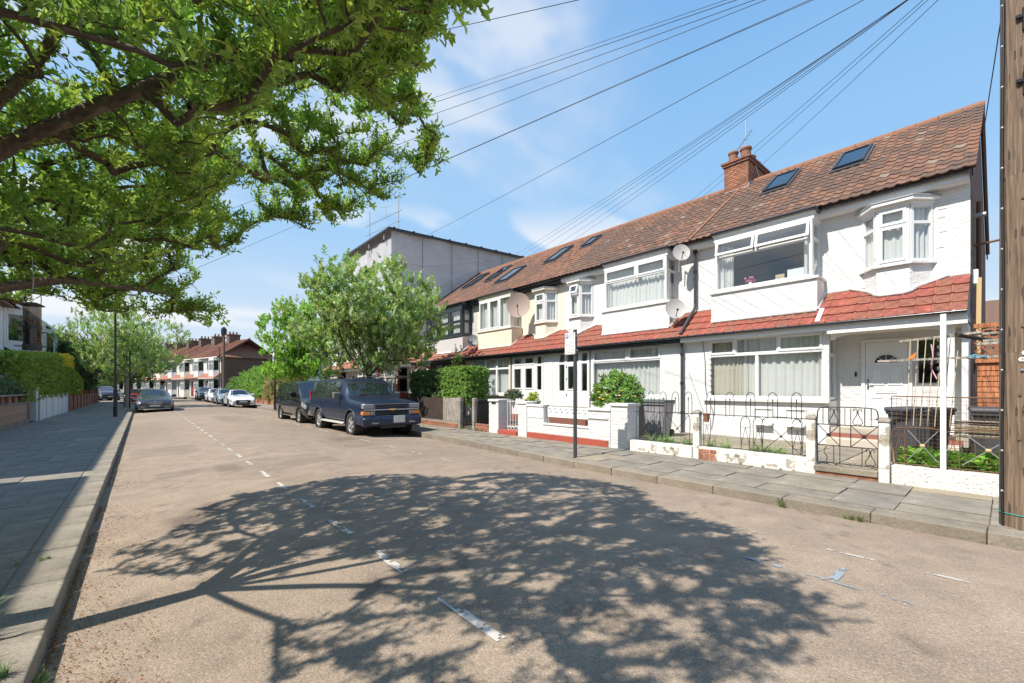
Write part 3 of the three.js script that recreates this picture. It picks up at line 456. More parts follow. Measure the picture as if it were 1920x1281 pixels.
// --- the end house
const H1 = terraceHouse({
  name: 'end_terrace_house', label: 'white end house with brown brick side wall and open tiled porch', A1: 6.21, w: 5.69, bay: [0.85, 3.14], low: [0.69, 3.41], oriel: [3.99, 5.13], porch: [3.49, 5.69], openPorch: true,
  single: 17, verge: 0.09, singlePent: true, lowBrick: true, pipe: 0.0 + 0.03, roomMat: M.blueRoom,
  bayCells: (W, h) => twoTop(W, h, 13), bayCurtains: (W, h) => [[0.03, 0.42, 0.03, h - 0.08, 6, 3]], lowCells: threeTop,
  lowCurtains: (W, h) => [[0.04, 1.0, 0.03, h - 0.05, 9, 1, std([0.52, 0.48, 0.40], 0.95)], [0.8, W - 0.04, 0.03, h - 0.05, 12, 5]], skylights: [[2.98, 3.66, 2.82, 4.30], [1.20, 1.86, 2.80, 4.28]],
});
{
  const { H, zf } = H1, w = 5.69;
  // side wall with its gable, in brown brick
  const gable = [[0.36 - 0.0, 5.7], [-3.8, 8.72], [-8.2, 5.7], [-8.2, 0], [0.0, 0], [0.0, 5.5]];
  const sw = group('side_wall', H); const gg = slabShape([[0.0, 0], [0.0, 5.75], [0.2, 5.85], [-3.8, 8.70], [-8.2, 5.72], [-8.2, 0]], 0.23); gg.rotateY(-Math.PI / 2); gg.translate(w + 0.0, 0, 0);
  obj('brickwork', gg.translate(0.0, 0, -0.005), std([0.52, 0.6, 0.69], 0.95, { map: T.brick, bumpMap: T.soft, bumpScale: 0.01 }), sw);
  
  bricks(sw, -1.4, -0.07, 3.0, 5.5, w + 0.012, M.brownBricks, 1, 1);
  obj('verge_board', [beam(V(w + 0.04, 5.70, 0.36), V(w + 0.04, 8.68, -3.8), 0.03, 0.16), beam(V(w + 0.04, 8.68, -3.8), V(w + 0.04, 5.70, -8.2), 0.03, 0.16)], M.black, sw);
  const vp = group('side_pipework', H); obj('soil_pipe', [bar(V(w + 0.07, 2.5, -1.4), V(w + 0.07, 5.6, -1.4), 0.04, 8), bar(V(w, 4.5, -0.8), V(w + 0.42, 4.56, -0.9), 0.025, 8), bar(V(w + 0.42, 4.54, -0.9), V(w + 0.42, 4.85, -0.9), 0.04, 8)], M.rust, vp);
  obj('flue', [bar(V(w, 5.05, -0.5), V(w + 0.2, 5.05, -0.5), 0.05, 10)], M.galv, vp); obj('extractor', [rbx(w, w + 0.1, 3.6, 3.9, -0.5, -0.3, 0.02)], M.whiteTrim, vp);
  // roof overhang at the gable
  const ro = group('verge', H);
  obj('verge_underlay', [new THREE.BoxGeometry(0.09, 0.04, SLOPE).rotateX(PITCH).translate(w + 0.05, (5.82 + 8.8) / 2 - 0.03, -1.725), new THREE.BoxGeometry(0.09, 0.05, Math.hypot(4.4, 2.98)).rotateX(-Math.atan2(2.98, 4.4)).translate(w + 0.05, 7.31, -6.0), new THREE.CylinderGeometry(0.125, 0.125, 0.1, 10).rotateZ(Math.PI / 2).translate(w + 0.05, 8.77, -3.8)], M.terracotta, ro);
  // porch: back wall in painted brick, door, small window, columns and brackets
  const po = group('porch', H);
  paintedBricks('painted_bricks', po, 3.52, 5.69, 0.56, 2.9, 0.0, M.whiteSmooth, [[3.92, 4.86, 0.4, 2.62], [4.86, 5.30, 1.48, 2.56]]);
  paintedBricks('upper_edge_bricks', po, 5.16, 5.69, 3.85, 5.55, 0.0, M.whiteSmooth);
  obj('floor', [bx(3.5, 5.69, 0.3, 0.545, 0.0, 0.62)], std([0.42, 0.37, 0.30], 0.8), po); obj('step', [rbx(3.5, 5.60, 0.1, 0.335, 0.3, 1.05, 0.015)], std([0.50, 0.44, 0.36], 0.85), po); obj('red_riser', [bx(3.5, 5.62, 0.337, 0.43, 0.622, 0.65)], std([0.27, 0.10, 0.07], 0.85), po);
  obj('ceiling', [bx(3.45, 5.69, 2.70, 2.74, 0.0, 0.88)], M.creamTrim, po);
  obj('column', [rbx(5.41, 5.51, 0.54, 2.74, 0.62, 0.74, 0.012)], M.whiteTrim, po); obj('side_screen', [bx(5.60, 5.69, 0.54, 2.74, 0.0, 0.66)], M.whiteSmooth, po);
  const br = (dir, x) => slabShape([[0, 0], [0, 0.16], [dir * 0.62, 0.16], [dir * 0.62, 0.12], [dir * 0.45, 0.115], [dir * 0.25, 0.095], [dir * 0.1, 0.05], [dir * 0.04, 0.0]].map(([a, b]) => [x + a, 2.55 + b]), 0.05).translate(0, 0, 0.70);
  obj('bracket', [br(1, 3.53)], M.whiteTrim, po); obj('bracket', [br(-1, 5.42)], M.whiteTrim, po); obj('beam', [bx(3.5, 5.69, 2.68, 2.77, 0.885, 0.93)], M.whiteTrim, po);
  // bay return window beside the porch
  const sw2 = group('bay_return_window', H); win(sw2, TRY(3.44, 1.18, zf - 0.06, Math.PI / 2), 0.58, 1.62, [[0.06, 0.52, 0.06, 1.02, 0], [0.06, 0.52, 1.09, 1.56, 0]], { curtains: [[0.05, 0.5, 0.03, 1.55, 6, 2]] });
  const dr = group('front_door', H), gl = [];
  obj('frame', move(slabShape(rect(3.96, 4.83, 0.55, 2.56), 0.09, [rect(4.03, 4.76, 0.58, 2.49)]), 0, 0, -0.03), M.upvc, dr);
  const fan = []; for (let i = 0; i <= 12; i++) { const a = Math.PI * i / 12; fan.push([4.395 + 0.21 * Math.cos(a), 2.02 + 0.19 * Math.sin(a)]); }
  obj('leaf', move(slabShape(rect(4.035, 4.755, 0.585, 2.485), 0.05, [fan]), 0, 0, -0.01), M.upvc, dr);
  obj('fanlight', move(slabShape(fan, 0.01), 0, 0, 0.01), M.darkGlass, dr);
  obj('glazing_bar', [0.25, 0.5, 0.75].map((k) => bar(V(4.395, 2.02, 0.04), V(4.395 + 0.2 * Math.cos(Math.PI * k), 2.02 + 0.18 * Math.sin(Math.PI * k), 0.04), 0.007, 5)).concat([new THREE.TorusGeometry(0.215, 0.016, 6, 18, Math.PI).scale(1, 0.92, 1).translate(4.395, 2.02, 0.04), bar(V(4.18, 2.015, 0.04), V(4.61, 2.015, 0.04), 0.014, 6)]), M.upvc, dr);
  for (const [a, b, c, d] of [[4.12, 4.36, 1.52, 1.92], [4.43, 4.67, 1.52, 1.92], [4.12, 4.36, 0.75, 1.25], [4.43, 4.67, 0.75, 1.25], [4.22, 4.57, 1.34, 1.40]]) obj('panel', [move(slabShape(rect(a, b, c, d), 0.012, [rect(a + 0.022, b - 0.022, c + 0.022, d - 0.022)], 0.004), 0, 0, 0.04), bx(a + 0.045, b - 0.045, c + 0.045 * Math.min(1, (d - c) * 3), d - 0.045 * Math.min(1, (d - c) * 3), 0.04, 0.047)], M.upvc, dr);
  obj('handle', [rbx(4.065, 4.095, 1.42, 1.66, 0.04, 0.055, 0.004), bar(V(4.08, 1.55, 0.05), V(4.08, 1.55, 0.09), 0.01), bar(V(4.08, 1.55, 0.09), V(4.18, 1.55, 0.09), 0.01)], M.chrome, dr);
  const pw = group('porch_window', H); win(pw, TR(4.88, 1.52, -0.02), 0.40, 1.0, [[0.03, 0.37, 0.03, 0.97, 0]], { frame: M.upvc }); obj('mail_slot', [bx(4.98, 5.22, 1.35, 1.42, 0.0, 0.012)], M.greyWall, pw);
  obj('doorbell', [rbx(3.83, 3.87, 1.72, 1.83, 0.0, 0.03, 0.01)], M.black, H);
  obj('wall_vents', [move(slabShape(rect(1.9, 2.35, 0.55, 0.95), 0.03, [rect(1.93, 2.32, 0.58, 0.92)]), 0, 0, 0.706), move(slabShape(rect(2.6, 3.05, 0.55, 0.95), 0.03, [rect(2.63, 3.02, 0.58, 0.92)]), 0, 0, 0.706)], M.whiteSmooth, H);
  obj('meter_hood', [slabShape([[0, 0], [0.16, 0], [0.06, 0.08], [0, 0.08]], 0.4).rotateY(-Math.PI / 2).translate(2.33, 0.52, 0.705), slabShape([[0, 0], [0.16, 0], [0.06, 0.08], [0, 0.08]], 0.4).rotateY(-Math.PI / 2).translate(3.03, 0.52, 0.705)], M.whiteSmooth, H);
  obj('wall_cable', [tube([V(0.55, 2.8, 0.72), V(0.62, 2.2, 0.73), V(0.66, 1.3, 0.73), V(0.85, 0.75, 0.73), V(0.8, 0.3, 0.73)], 0.007, 20, 4), tube([V(0.15, 1.9, 0.72), V(0.6, 0.7, 0.72)], 0.005, 4, 4)], M.plasticGrey, H);
  obj('pent_divider', [beam(V(3.33, 2.97, 1.0), V(3.33, 3.32, 0.58), 0.09, 0.03)], M.whiteTrim, H);
  obj('wall_scars', [[5.22, 5.02], [5.24, 4.72], [5.2, 4.4], [5.23, 5.2]].map(([x, y]) => bx(x, x + 0.12, y, y + 0.008, 0.006, 0.011)), M.lead, H);
  // things standing on the sill of the upper bay
  const sill = [['picture_frame', 'wooden picture frame on the upper bay sill', 'frame', [bx(2.3, 2.5, 4.14, 4.34, 0.42, 0.44)], std([0.5, 0.38, 0.22], 0.7)], ['photo_board', 'white board of small photos on the upper bay sill', 'photo frame', [bx(2.56, 2.95, 4.15, 4.42, 0.40, 0.42)], std([0.7, 0.7, 0.72], 0.7)]];
  for (const [n, l, cgy, gs, mt] of sill) { const o = obj(n, gs, mt); o.position.set(12.7, 0, -6.21); o.rotation.y = -Math.PI / 2; tag(o, l, cgy); }
  const vase = thing('flower_vase', 'vase of pink flowers on the upper bay sill', 'vase', [12.25, 4.13, -4.5]); obj('vase_body', new THREE.LatheGeometry([[0.03, 0], [0.05, 0.05], [0.045, 0.1], [0.025, 0.14]].map((p) => new THREE.Vector2(...p)), 12), M.whiteTrim, vase);
  obj('flower_heads', Array.from({ length: 9 }, () => new THREE.IcosahedronGeometry(rr(0.025, 0.045), 1).translate(rr(-0.08, 0.08), rr(0.16, 0.27), rr(-0.12, 0.12))), std([0.62, 0.14, 0.24], 0.8), vase);
  obj('party_verge', [beam(V(0.0, 5.85, 0.42), V(0.0, 8.83, -3.75), 0.07, 0.04)], M.terracotta, H);
  // chimney on the party wall, brick by brick
  const ch = group('chimney', H), cx0 = -0.56, cx1 = 0.26, cz0 = -5.15, cz1 = -3.3, cy0 = 7.6, cy1 = 9.42;
  obj('core', [bx(cx0 + 0.02, cx1 - 0.02, cy0, cy1, cz0 + 0.02, cz1 - 0.02)], M.mortar, ch);
  bricks(ch, cx0, cx1, 8.2, cy1, cz1, M.bricks); bricks(ch, cz0, cz1 - 0.1, 8.2, cy1, cx1, M.bricks, 1);
  obj('cap', [rbx(cx0 - 0.05, cx1 + 0.05, cy1, cy1 + 0.08, cz0 - 0.05, cz1 + 0.05, 0.01), rbx(cx0 - 0.09, cx1 + 0.09, cy1 + 0.08, cy1 + 0.16, cz0 - 0.09, cz1 + 0.09, 0.01)], M.bricks[1], ch);
  const potG = prep(new THREE.LatheGeometry([[0.115, 0], [0.125, 0.02], [0.115, 0.2], [0.11, 0.28], [0.135, 0.29], [0.135, 0.34], [0.10, 0.34], [0.09, 0.1]].map((p) => new THREE.Vector2(...p)), 14));
  for (const [x, z, s] of [[-0.36, -3.6, 1.3], [0.02, -3.72, 1.45], [0.02, -4.25, 1.1], [-0.33, -4.3, 1.2], [0.0, -4.8, 1.0]]) piece('pot', potG, M.terracotta, ch, x, cy1 + 0.15, z, 0, 0, 0, [s, s, s]);
  obj('flashing', [slabShape([[cz1 + 0.12, 8.35], [cz1 + 0.0, 8.62], [-3.8, 8.9], [-3.8, 8.75]], 0.02).rotateY(-Math.PI / 2).translate(cx1 + 0.03, 0, 0), bx(cx0 - 0.03, cx1 + 0.03, 8.36, 8.5, cz1, cz1 + 0.03)], M.lead, ch);
  obj('loose_cable', [tube([V(0.28, 9.4, -3.9), V(0.30, 9.15, -4.1), V(0.31, 9.0, -4.5), V(0.29, 9.3, -4.85)], 0.012, 16, 5)], M.whiteTrim, ch);
}
// --- its neighbours
const H2 = terraceHouse({
  label: 'white house with black gutter board and glazed white porch', A1: 11.51, w: 5.30, mirror: true, bay: [0.61, 2.92], low: [0.72, 3.4], oriel: [3.92, 5.0], porch: [3.46, 5.3], single: 17, singlePent: true, lowBrick: true, pentFascia: M.black,
  bayCells: (W, h) => twoTop(W, h), lowCells: (W, h) => twoTop(W, h), orielOpen: 16,
});
const H3 = terraceHouse({
  label: 'cream rendered house with a glazed porch of two narrow doors', A1: 17.39, w: 5.88, bay: [1.0, 3.25], low: [0.66, 3.29], oriel: [4.27, 5.44], porch: [3.40, 5.88], singlePent: true, wall: M.cream, trimBoard: M.creamTrim, sill: M.creamTrim, pentFascia: M.black, lowWall: M.creamTrim,
  roofMats: WARM_ROOF, fasciaMat: M.black, bayCells: threeWide, lowCells: sixPane, skylights: [[0.35, 1.3, 1.5, 3.1], [3.05, 3.75, 2.5, 4.1], [4.75, 5.3, 3.3, 4.3]],
});
function glazedPorch(h, x0, x1, cells, extra) {
  const po = group('glazed_porch', h.H), z = h.zf; obj('base', [bx(x0, x1, 0.36, 0.72, z - 0.10, z)], M.upvc, po); obj('step', [bx(x0, x1, 0.05, 0.355, z - 0.10, z + 0.22)], std([0.22, 0.085, 0.06], 0.85), po);
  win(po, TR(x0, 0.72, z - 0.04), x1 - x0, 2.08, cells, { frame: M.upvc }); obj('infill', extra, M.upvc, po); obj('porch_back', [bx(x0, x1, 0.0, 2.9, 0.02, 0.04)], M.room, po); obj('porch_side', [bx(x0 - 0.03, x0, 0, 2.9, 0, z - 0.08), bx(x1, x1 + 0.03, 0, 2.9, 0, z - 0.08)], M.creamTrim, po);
  return po;
}
{ // H2's porch: x from the far side
  const x0 = 0.0, W = 1.84, po = glazedPorch(H2, x0 + 0.0, x0 + W - 0.06, [[0.32, 0.60, 0.62, 1.62, 0], [0.32, 0.60, 1.70, 2.0, 0], [0.74, 1.22, 0.66, 1.58, 1], [0.70, 1.26, 1.70, 2.0, 0], [1.42, 1.68, 0.62, 1.62, 0], [1.42, 1.68, 1.70, 2.0, 0]], [bx(0.72, 1.24, 0.76, 1.30, 0.69, 0.71), bx(0.04, 0.28, 0.76, 2.76, 0.66, 0.69)]);
  obj('porch_plant', Array.from({ length: 14 }, () => new THREE.SphereGeometry(rr(0.04, 0.09), 5, 4).translate(rr(0.8, 1.15), rr(1.4, 1.95), rr(0.25, 0.5))), std([0.06, 0.16, 0.03], 0.8), po);
  obj('hinge', [1.15, 1.75, 2.2].map((y) => rbx(0.70, 0.735, y, y + 0.09, 0.70, 0.725, 0.004)), M.black, po);
}
{ const x0 = 3.47, x1 = 5.36; glazedPorch(H3, x0, x1, [[0.12, 0.62, 0.70, 1.58, 1], [0.10, 0.66, 1.70, 2.0, 1], [0.82, 1.30, 0.70, 1.58, 1], [0.78, 1.36, 1.70, 2.0, 1], [1.52, 1.78, 0.66, 1.62, 0], [1.52, 1.78, 1.70, 2.0, 0]], [bx(x0 + 0.1, x0 + 0.64, 0.78, 1.3, 0.69, 0.71), bx(x0 + 0.8, x0 + 1.34, 0.78, 1.3, 0.69, 0.71)]);
  obj('porch_pier', [bx(x1 + 0.02, 5.878, 0, 2.9, 0.4, 0.705)], M.whiteSmooth, H3.H); obj('brick_pier', [bx(3.38, 3.45, 0, 2.9, 0.4, 0.69)], M.bricks[0], H3.H); }
const H4 = terraceHouse({
  label: 'pale grey house with charcoal sash bay and arched brick porch', A1: 22.6, w: 5.21, mirror: true, bay: [0.48, 2.72], low: [0.95, 3.1], oriel: [3.7, 4.7], porch: [3.3, 5.2], wall: M.greyWall, trim: M.anthracite, lowTrim: M.anthracite, sashBay: true, trimBoard: M.anthracite, pentMats: OLD_PENT, pentFascia: M.black, lowWall: M.bricks[2], fasciaMat: M.anthracite, sill: M.anthracite, fillet: M.whiteSmooth,
  roofMats: WARM_ROOF, bayCells: sashPanes, lowCells: sashPanes, skylights: [[1.45, 2.3, 2.5, 4.2], [3.6, 4.4, 2.6, 4.2]],
});
{ // arched porch of H4
  const po = group('arched_porch', H4.H), arch = []; for (let i = 0; i <= 12; i++) { const a = Math.PI * i / 12; arch.push([0.9 + 0.78 * Math.cos(a), 2.25 + 0.42 * Math.sin(a)]); }
  obj('arch_wall', move(slabShape(rect(0.0, 1.86, 0.2, 2.9), 0.14, [[...arch, [0.12, 0.25], [1.68, 0.25]]]), 0, 0, 0.55), M.bricks[2], po);
  obj('arch_trim', [tube(arch.map(([x, y]) => V(x, y, 0.71)), 0.05, 24, 6), bar(V(0.12, 0.2, 0.71), V(0.12, 2.25, 0.71), 0.05, 6), bar(V(1.68, 0.2, 0.71), V(1.68, 2.25, 0.71), 0.05, 6)], M.whiteTrim, po);
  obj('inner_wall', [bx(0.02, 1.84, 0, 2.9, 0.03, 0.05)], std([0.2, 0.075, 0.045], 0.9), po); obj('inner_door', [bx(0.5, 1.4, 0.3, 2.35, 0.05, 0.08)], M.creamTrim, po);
}
// --- satellite dishes and aerials on the terrace
function dish(label, X, Y, A, r, mat, tilt = 0.25) {
  const d = thing('satellite_dish', label, 'satellite dish', [X, Y, -A], -Math.PI / 2 + 0.75);
  const pts = []; for (let i = 0; i <= 8; i++) pts.push(new THREE.Vector2(r * i / 8, 0.22 * r * (i / 8) ** 2));
  obj('reflector', new THREE.LatheGeometry(pts, 26).rotateX(Math.PI / 2 - tilt).scale(1, 1.08, 1), mat, d);
  obj('feed_arm', [bar(V(0, -r * 0.9, 0.04), V(0, -r * 0.25, r * 1.0), 0.012, 6), rbx(-0.03, 0.03, -r * 0.28, -r * 0.1, r * 0.92, r * 1.08, 0.01)], M.black, d);
  obj('mount', [bar(V(0, 0, -0.01), V(0.02, -0.05, -0.25), 0.02, 6), bar(V(0.02, -0.05, -0.25), V(0.02, -0.5, -0.27), 0.02, 6)], M.galv, d); return d;
}
const dishGrey = std([0.42, 0.40, 0.38], 0.6), dishMesh = std([0.36, 0.27, 0.22], 0.7);
dish('grey satellite dish under the gutter beside the black downpipe', 12.2, 5.48, 6.42, 0.25, dishGrey); dish('grey satellite dish standing over the red skirt roof beside the downpipe', 12.0, 3.79, 6.5, 0.29, dishGrey);
dish('large brown mesh satellite dish on the cream house', 12.0, 4.92, 13.5, 0.50, dishMesh, 0.12); dish('dark grey satellite dish at the foot of the cream upper wall', 11.95, 3.7, 16.7, 0.27, std([0.2, 0.2, 0.21], 0.6));
{
  const a = thing('television_aerial', 'thin television aerial on the brick chimney stack', 'aerial', [16.3, 9.45, -6.15]);
  obj('mast', [bar(V(0, 0, 0), V(0, 1.55, 0), 0.017, 6)], M.galv, a); obj('boom', [bar(V(-0.25, 0.98, 0.3), V(0.25, 0.72, -0.4), 0.013, 6), ...[-0.2, -0.1, 0, 0.1, 0.2].map((t) => bar(V(t - 0.06, 0.86 - t * 0.5, -t * 1.3 - 0.1), V(t + 0.06, 0.86 - t * 0.5, -t * 1.3 + 0.1), 0.006, 4))], M.galv, a);
}

// ---------------------------------------------------------------- front gardens of the terrace (x = along the frontage towards the near end, z towards the road)
const FX = 8.42;
function front(name, label, category, Ac, grp, dx = 0) { return thing(name, label, category, [FX + dx, 0, -Ac], -Math.PI / 2, grp); }
structure(obj('garden_ground', [bx(FX + 0.18, 12.02, -0.3, 0.12, -60, 3)], M.soil));
structure(obj('side_yard', [bx(FX + 0.18, 26, -0.3, 0.10, 3, 14)], M.slabs[3]));
{ // flags of the end house's path
  const p = structure(group('garden_path', scene)); let k = 0;
  for (let a = 0.7; a < 5.9; a += 0.62) for (let x = FX + 0.5 + (k % 2 ? 0.2 : 0); x < 11.9; x += 0.78, k++) piece('flagstone', flag(0.76, 0.6), pick([M.slabs[4], M.kerb[0], M.kerb[2], M.slabs[2]]), p, Math.min(x + 0.38, 11.62), 0.135 + rr(-0.004, 0.004), -(a + 0.3), rr(-0.01, 0.01), 0, rr(-0.006, 0.006));
}
function flag(a, b) { return (flag.c ||= prep(new RoundedBoxGeometry(a, 0.05, b, 1, 0.006))); }
const oldWhite = std([1, 1, 1], 0.95, { map: tex(512, 1.3, (u, v, i, j) => { const m = pfbm(u, v, 7, 6, 301), k = pfbm(u, v, 14, 4, 305), s = h3(i, j, 3); const moss = smooth(0.60, 0.68, m), bare = smooth(0.60, 0.66, k); const b = [0.70, 0.675, 0.62].map((c) => c * (0.93 + 0.14 * s)), q = [0.30, 0.24, 0.165], n = [0.20, 0.18, 0.10]; return srgb3(b.map((c, n2) => mixn(mixn(c, q[n2], bare * 0.75), n[n2], moss * 0.8))); }), bumpMap: T.rough, bumpScale: 0.007 });
const pebble = std([1, 1, 1], 0.95, { map: tex(512, 0.8, (u, v) => { const k = pnoise(u, v, 60, 41), m = pfbm(u, v, 5, 4, 43); return srgb3([0.74, 0.71, 0.66], k < 0.16 ? 0.5 : 0.95 + 0.12 * (m - 0.5)); }), bumpMap: T.rough, bumpScale: 0.014 });
const brickWhite = std([0.97, 0.97, 0.96], 0.85, { map: T.whiteGrain, bumpMap: T.soft, bumpScale: 0.006 });
{
  const w = front('garden_wall', 'low flaking whitewashed wall under the hooped railings', 'wall', 5.66);
  obj('wall_face', [rbx(0.0, 1.46, -0.1, 0.27, -0.2, 0, 0.02), rbx(1.6, 3.44, -0.1, 0.28, -0.2, 0, 0.02)], oldWhite, w); bricks(w, 1.6, 1.95, 0.03, 0.25, 0.012, [M.bricks[2], M.bricks[3]]);
  const w2 = front('garden_wall', 'low roughcast white wall below the wire trellis', 'wall', 1.15); obj('wall_face', [rbx(0, 3.6, -0.1, 0.31, -0.2, 0, 0.02)], pebble, w2);
  const st = front('gate_step', 'worn stone step under the iron gate', 'step', 2.13); obj('tread', [rbx(0, 0.83, 0.09, 0.19, -0.22, 0.02, 0.015)], M.kerb[2], st); obj('riser', [rbx(0.0, 0.83, -0.1, 0.09, -0.2, -0.005, 0.01)], M.bricks[3], st);
}
{ // concrete posts
  const mk = (A, z, label) => { const p = front('concrete_post', label, 'post', A, 'white posts along the end house frontage'); obj('shaft', [rbx(-0.065, 0.065, -0.1, 0.93, z - 0.13, z, 0.015), bx(-0.035, 0.035, 0.25, 0.9, z, z + 0.006)], oldWhite, p); obj('cap', [rbx(-0.075, 0.075, 0.93, 0.985, z - 0.14, z + 0.01, 0.02), new THREE.SphereGeometry(0.066, 10, 6, 0, Math.PI * 2, 0, Math.PI / 2).scale(1, 0.6, 1).translate(0, 0.98, z - 0.065)], std([0.36, 0.32, 0.27], 0.95, { bumpMap: T.rough, bumpScale: 0.01 }), p); };
  mk(4.13, -0.03, 'flaking white post between the two hooped railings'); mk(2.16, 0.02, 'flaking white post on the hinge side of the iron gate'); mk(1.23, 0.02, 'flaking white post between the iron gate and the wire trellis');
}
const scroll = (cx, y0, y1, wd, z, r = 0.006) => { // a lyre: two mirrored S curves
  const l = []; for (const s of [-1, 1]) { const H = y1 - y0; l.push(tube([V(cx + s * wd * 0.30, y1 - H * 0.16, z), V(cx + s * wd * 0.42, y1 - H * 0.07, z), V(cx + s * wd * 0.30, y1, z), V(cx + s * 0.01, y1 - H * 0.06, z), V(cx + s * wd * 0.10, y0 + H * 0.62, z), V(cx + s * wd * 0.42, y0 + H * 0.28, z), V(cx + s * wd * 0.44, y0 + H * 0.10, z), V(cx + s * wd * 0.22, y0, z), V(cx + s * wd * 0.03, y0 + H * 0.08, z)], r, 30, 5)); } return l;
};
{ // iron gate
  const g = front('iron_gate', 'black wrought iron gate with lyre scrolls', 'gate', 2.08), z = -0.06, x1 = 0.77, r = 0.009;
  obj('frame', [tube([V(0, 0.22, z), V(0, 1.05, z), V(0.02, 1.12, z), V(0.07, 1.135, z), V(x1 - 0.07, 1.135, z), V(x1 - 0.02, 1.12, z), V(x1, 1.05, z), V(x1, 0.22, z)], r, 50, 6), bar(V(0, 0.24, z), V(x1, 0.24, z), r), bar(V(0, 0.52, z), V(x1, 0.52, z), r), bar(V(0, 0.86, z), V(x1, 0.86, z), r)], M.iron, g);
  for (const x of [0.075, 0.15, 0.30, 0.365, 0.44, 0.61, 0.69]) obj('bar', [bar(V(x, 0.86, z), V(x, 1.13, z), 0.006, 5)], M.iron, g);
  for (const x of [0.30, 0.44]) obj('bar', [bar(V(x, 0.52, z), V(x, 0.86, z), 0.007, 5)], M.iron, g); for (const x of [0.22, 0.30, 0.58]) obj('bar', [bar(V(x, 0.24, z), V(x, 0.52, z), 0.006, 5)], M.iron, g);
  for (const [a, b] of [[0, 0.30], [0.44, x1]]) { obj('brace', [bar(V(a, 0.52, z), V(b, 0.86, z), 0.006, 5), bar(V(a, 0.86, z), V(b, 0.52, z), 0.006, 5)], M.iron, g); obj('boss', [new THREE.CylinderGeometry(0.03, 0.03, 0.03, 10).rotateX(Math.PI / 2).translate((a + b) / 2, 0.69, z)], M.iron, g); }
  for (const [cx, y0, y1] of [[0.222, 0.87, 1.12], [0.525, 0.87, 1.12], [0.68, 0.25, 0.50]]) obj('scroll', scroll(cx, y0, y1, 0.13, z), M.iron, g); obj('scroll', [tube([V(0.13, 0.5, z), V(0.1, 0.47, z), V(0.09, 0.41, z), V(0.13, 0.33, z), V(0.12, 0.26, z)], 0.006, 16, 5)], M.iron, g); obj('latch', [rbx(x1 - 0.02, x1 + 0.06, 0.96, 0.99, z - 0.02, z + 0.02, 0.005)], M.iron, g);
}
{ // hooped railings
  const mk = (A0, len, n, label, lower) => {
    const f = front('hooped_railing', label, 'railing', A0, 'hooped railings of the end house'), z = -0.1;
    obj('rail', [bar(V(0, 0.93, z), V(len, 0.93, z), 0.008), bar(V(0, 0.31, z), V(len, 0.31, z), 0.007)], M.iron, f);
    for (let i = 0; i < n; i++) { const c = (i + 0.5) * len / n, w = 0.075; obj('hoop', [tube([V(c - w, 0.9, z), V(c - w, 1.25, z), V(c - w * 0.8, 1.33, z), V(c, 1.375, z), V(c + w * 0.8, 1.33, z), V(c + w, 1.25, z), V(c + w, 0.9, z)], 0.0065, 28, 5)], M.iron, f); obj('spear', [bar(V(c, 0.93, z), V(c, 1.22, z), 0.005, 5), new THREE.ConeGeometry(0.014, 0.06, 6).translate(c, 1.25, z), new THREE.SphereGeometry(0.012, 6, 5).translate(c, 1.2, z)], M.iron, f); }
    for (const [a, b] of lower) { obj('panel_frame', [tube([V(a, 0.3, z), V(a, 0.86, z), V(a + 0.05, 0.915, z), V(b - 0.05, 0.915, z), V(b, 0.86, z), V(b, 0.3, z)], 0.0065, 30, 5)], M.iron, f); if (b - a < 0.2) obj('lattice', [bar(V(a, 0.72, z), V(b, 0.72, z), 0.004, 4), bar(V(a, 0.4, z), V((a + b) / 2, 0.72, z), 0.0045, 4), bar(V(b, 0.4, z), V((a + b) / 2, 0.72, z), 0.0045, 4), bar(V(a, 0.4, z), V(b, 0.4, z), 0.004, 4)], M.iron, f); else { obj('brace', [bar(V(a, 0.9, z), V(b, 0.31, z), 0.005, 4), bar(V(a, 0.31, z), V(b, 0.9, z), 0.005, 4)], M.iron, f); obj('boss', [new THREE.SphereGeometry(0.022, 8, 6).translate((a + b) / 2, 0.6, z)], M.iron, f); } }
  };
  mk(5.6, 1.42, 5, 'black hooped railing on the whitewashed wall by the downpipe', [[0.06, 0.5], [0.56, 0.7], [0.78, 1.3]]); mk(4.05, 1.84, 5, 'black hooped railing on the whitewashed wall beside the iron gate', [[0.05, 0.17], [0.76, 0.90], [0.98, 1.12], [1.12, 1.72], [1.6, 1.74]]);
  const pot = front('hanging_pot', 'small terracotta pot hanging on the hooped railing', 'pot', 3.93); obj('pot_body', new THREE.LatheGeometry([[0.045, 0], [0.065, 0.15], [0.075, 0.15], [0.075, 0.17], [0.055, 0.17]].map((p) => new THREE.Vector2(...p)), 12).translate(0, 0.78, -0.06), M.terracotta, pot);
}
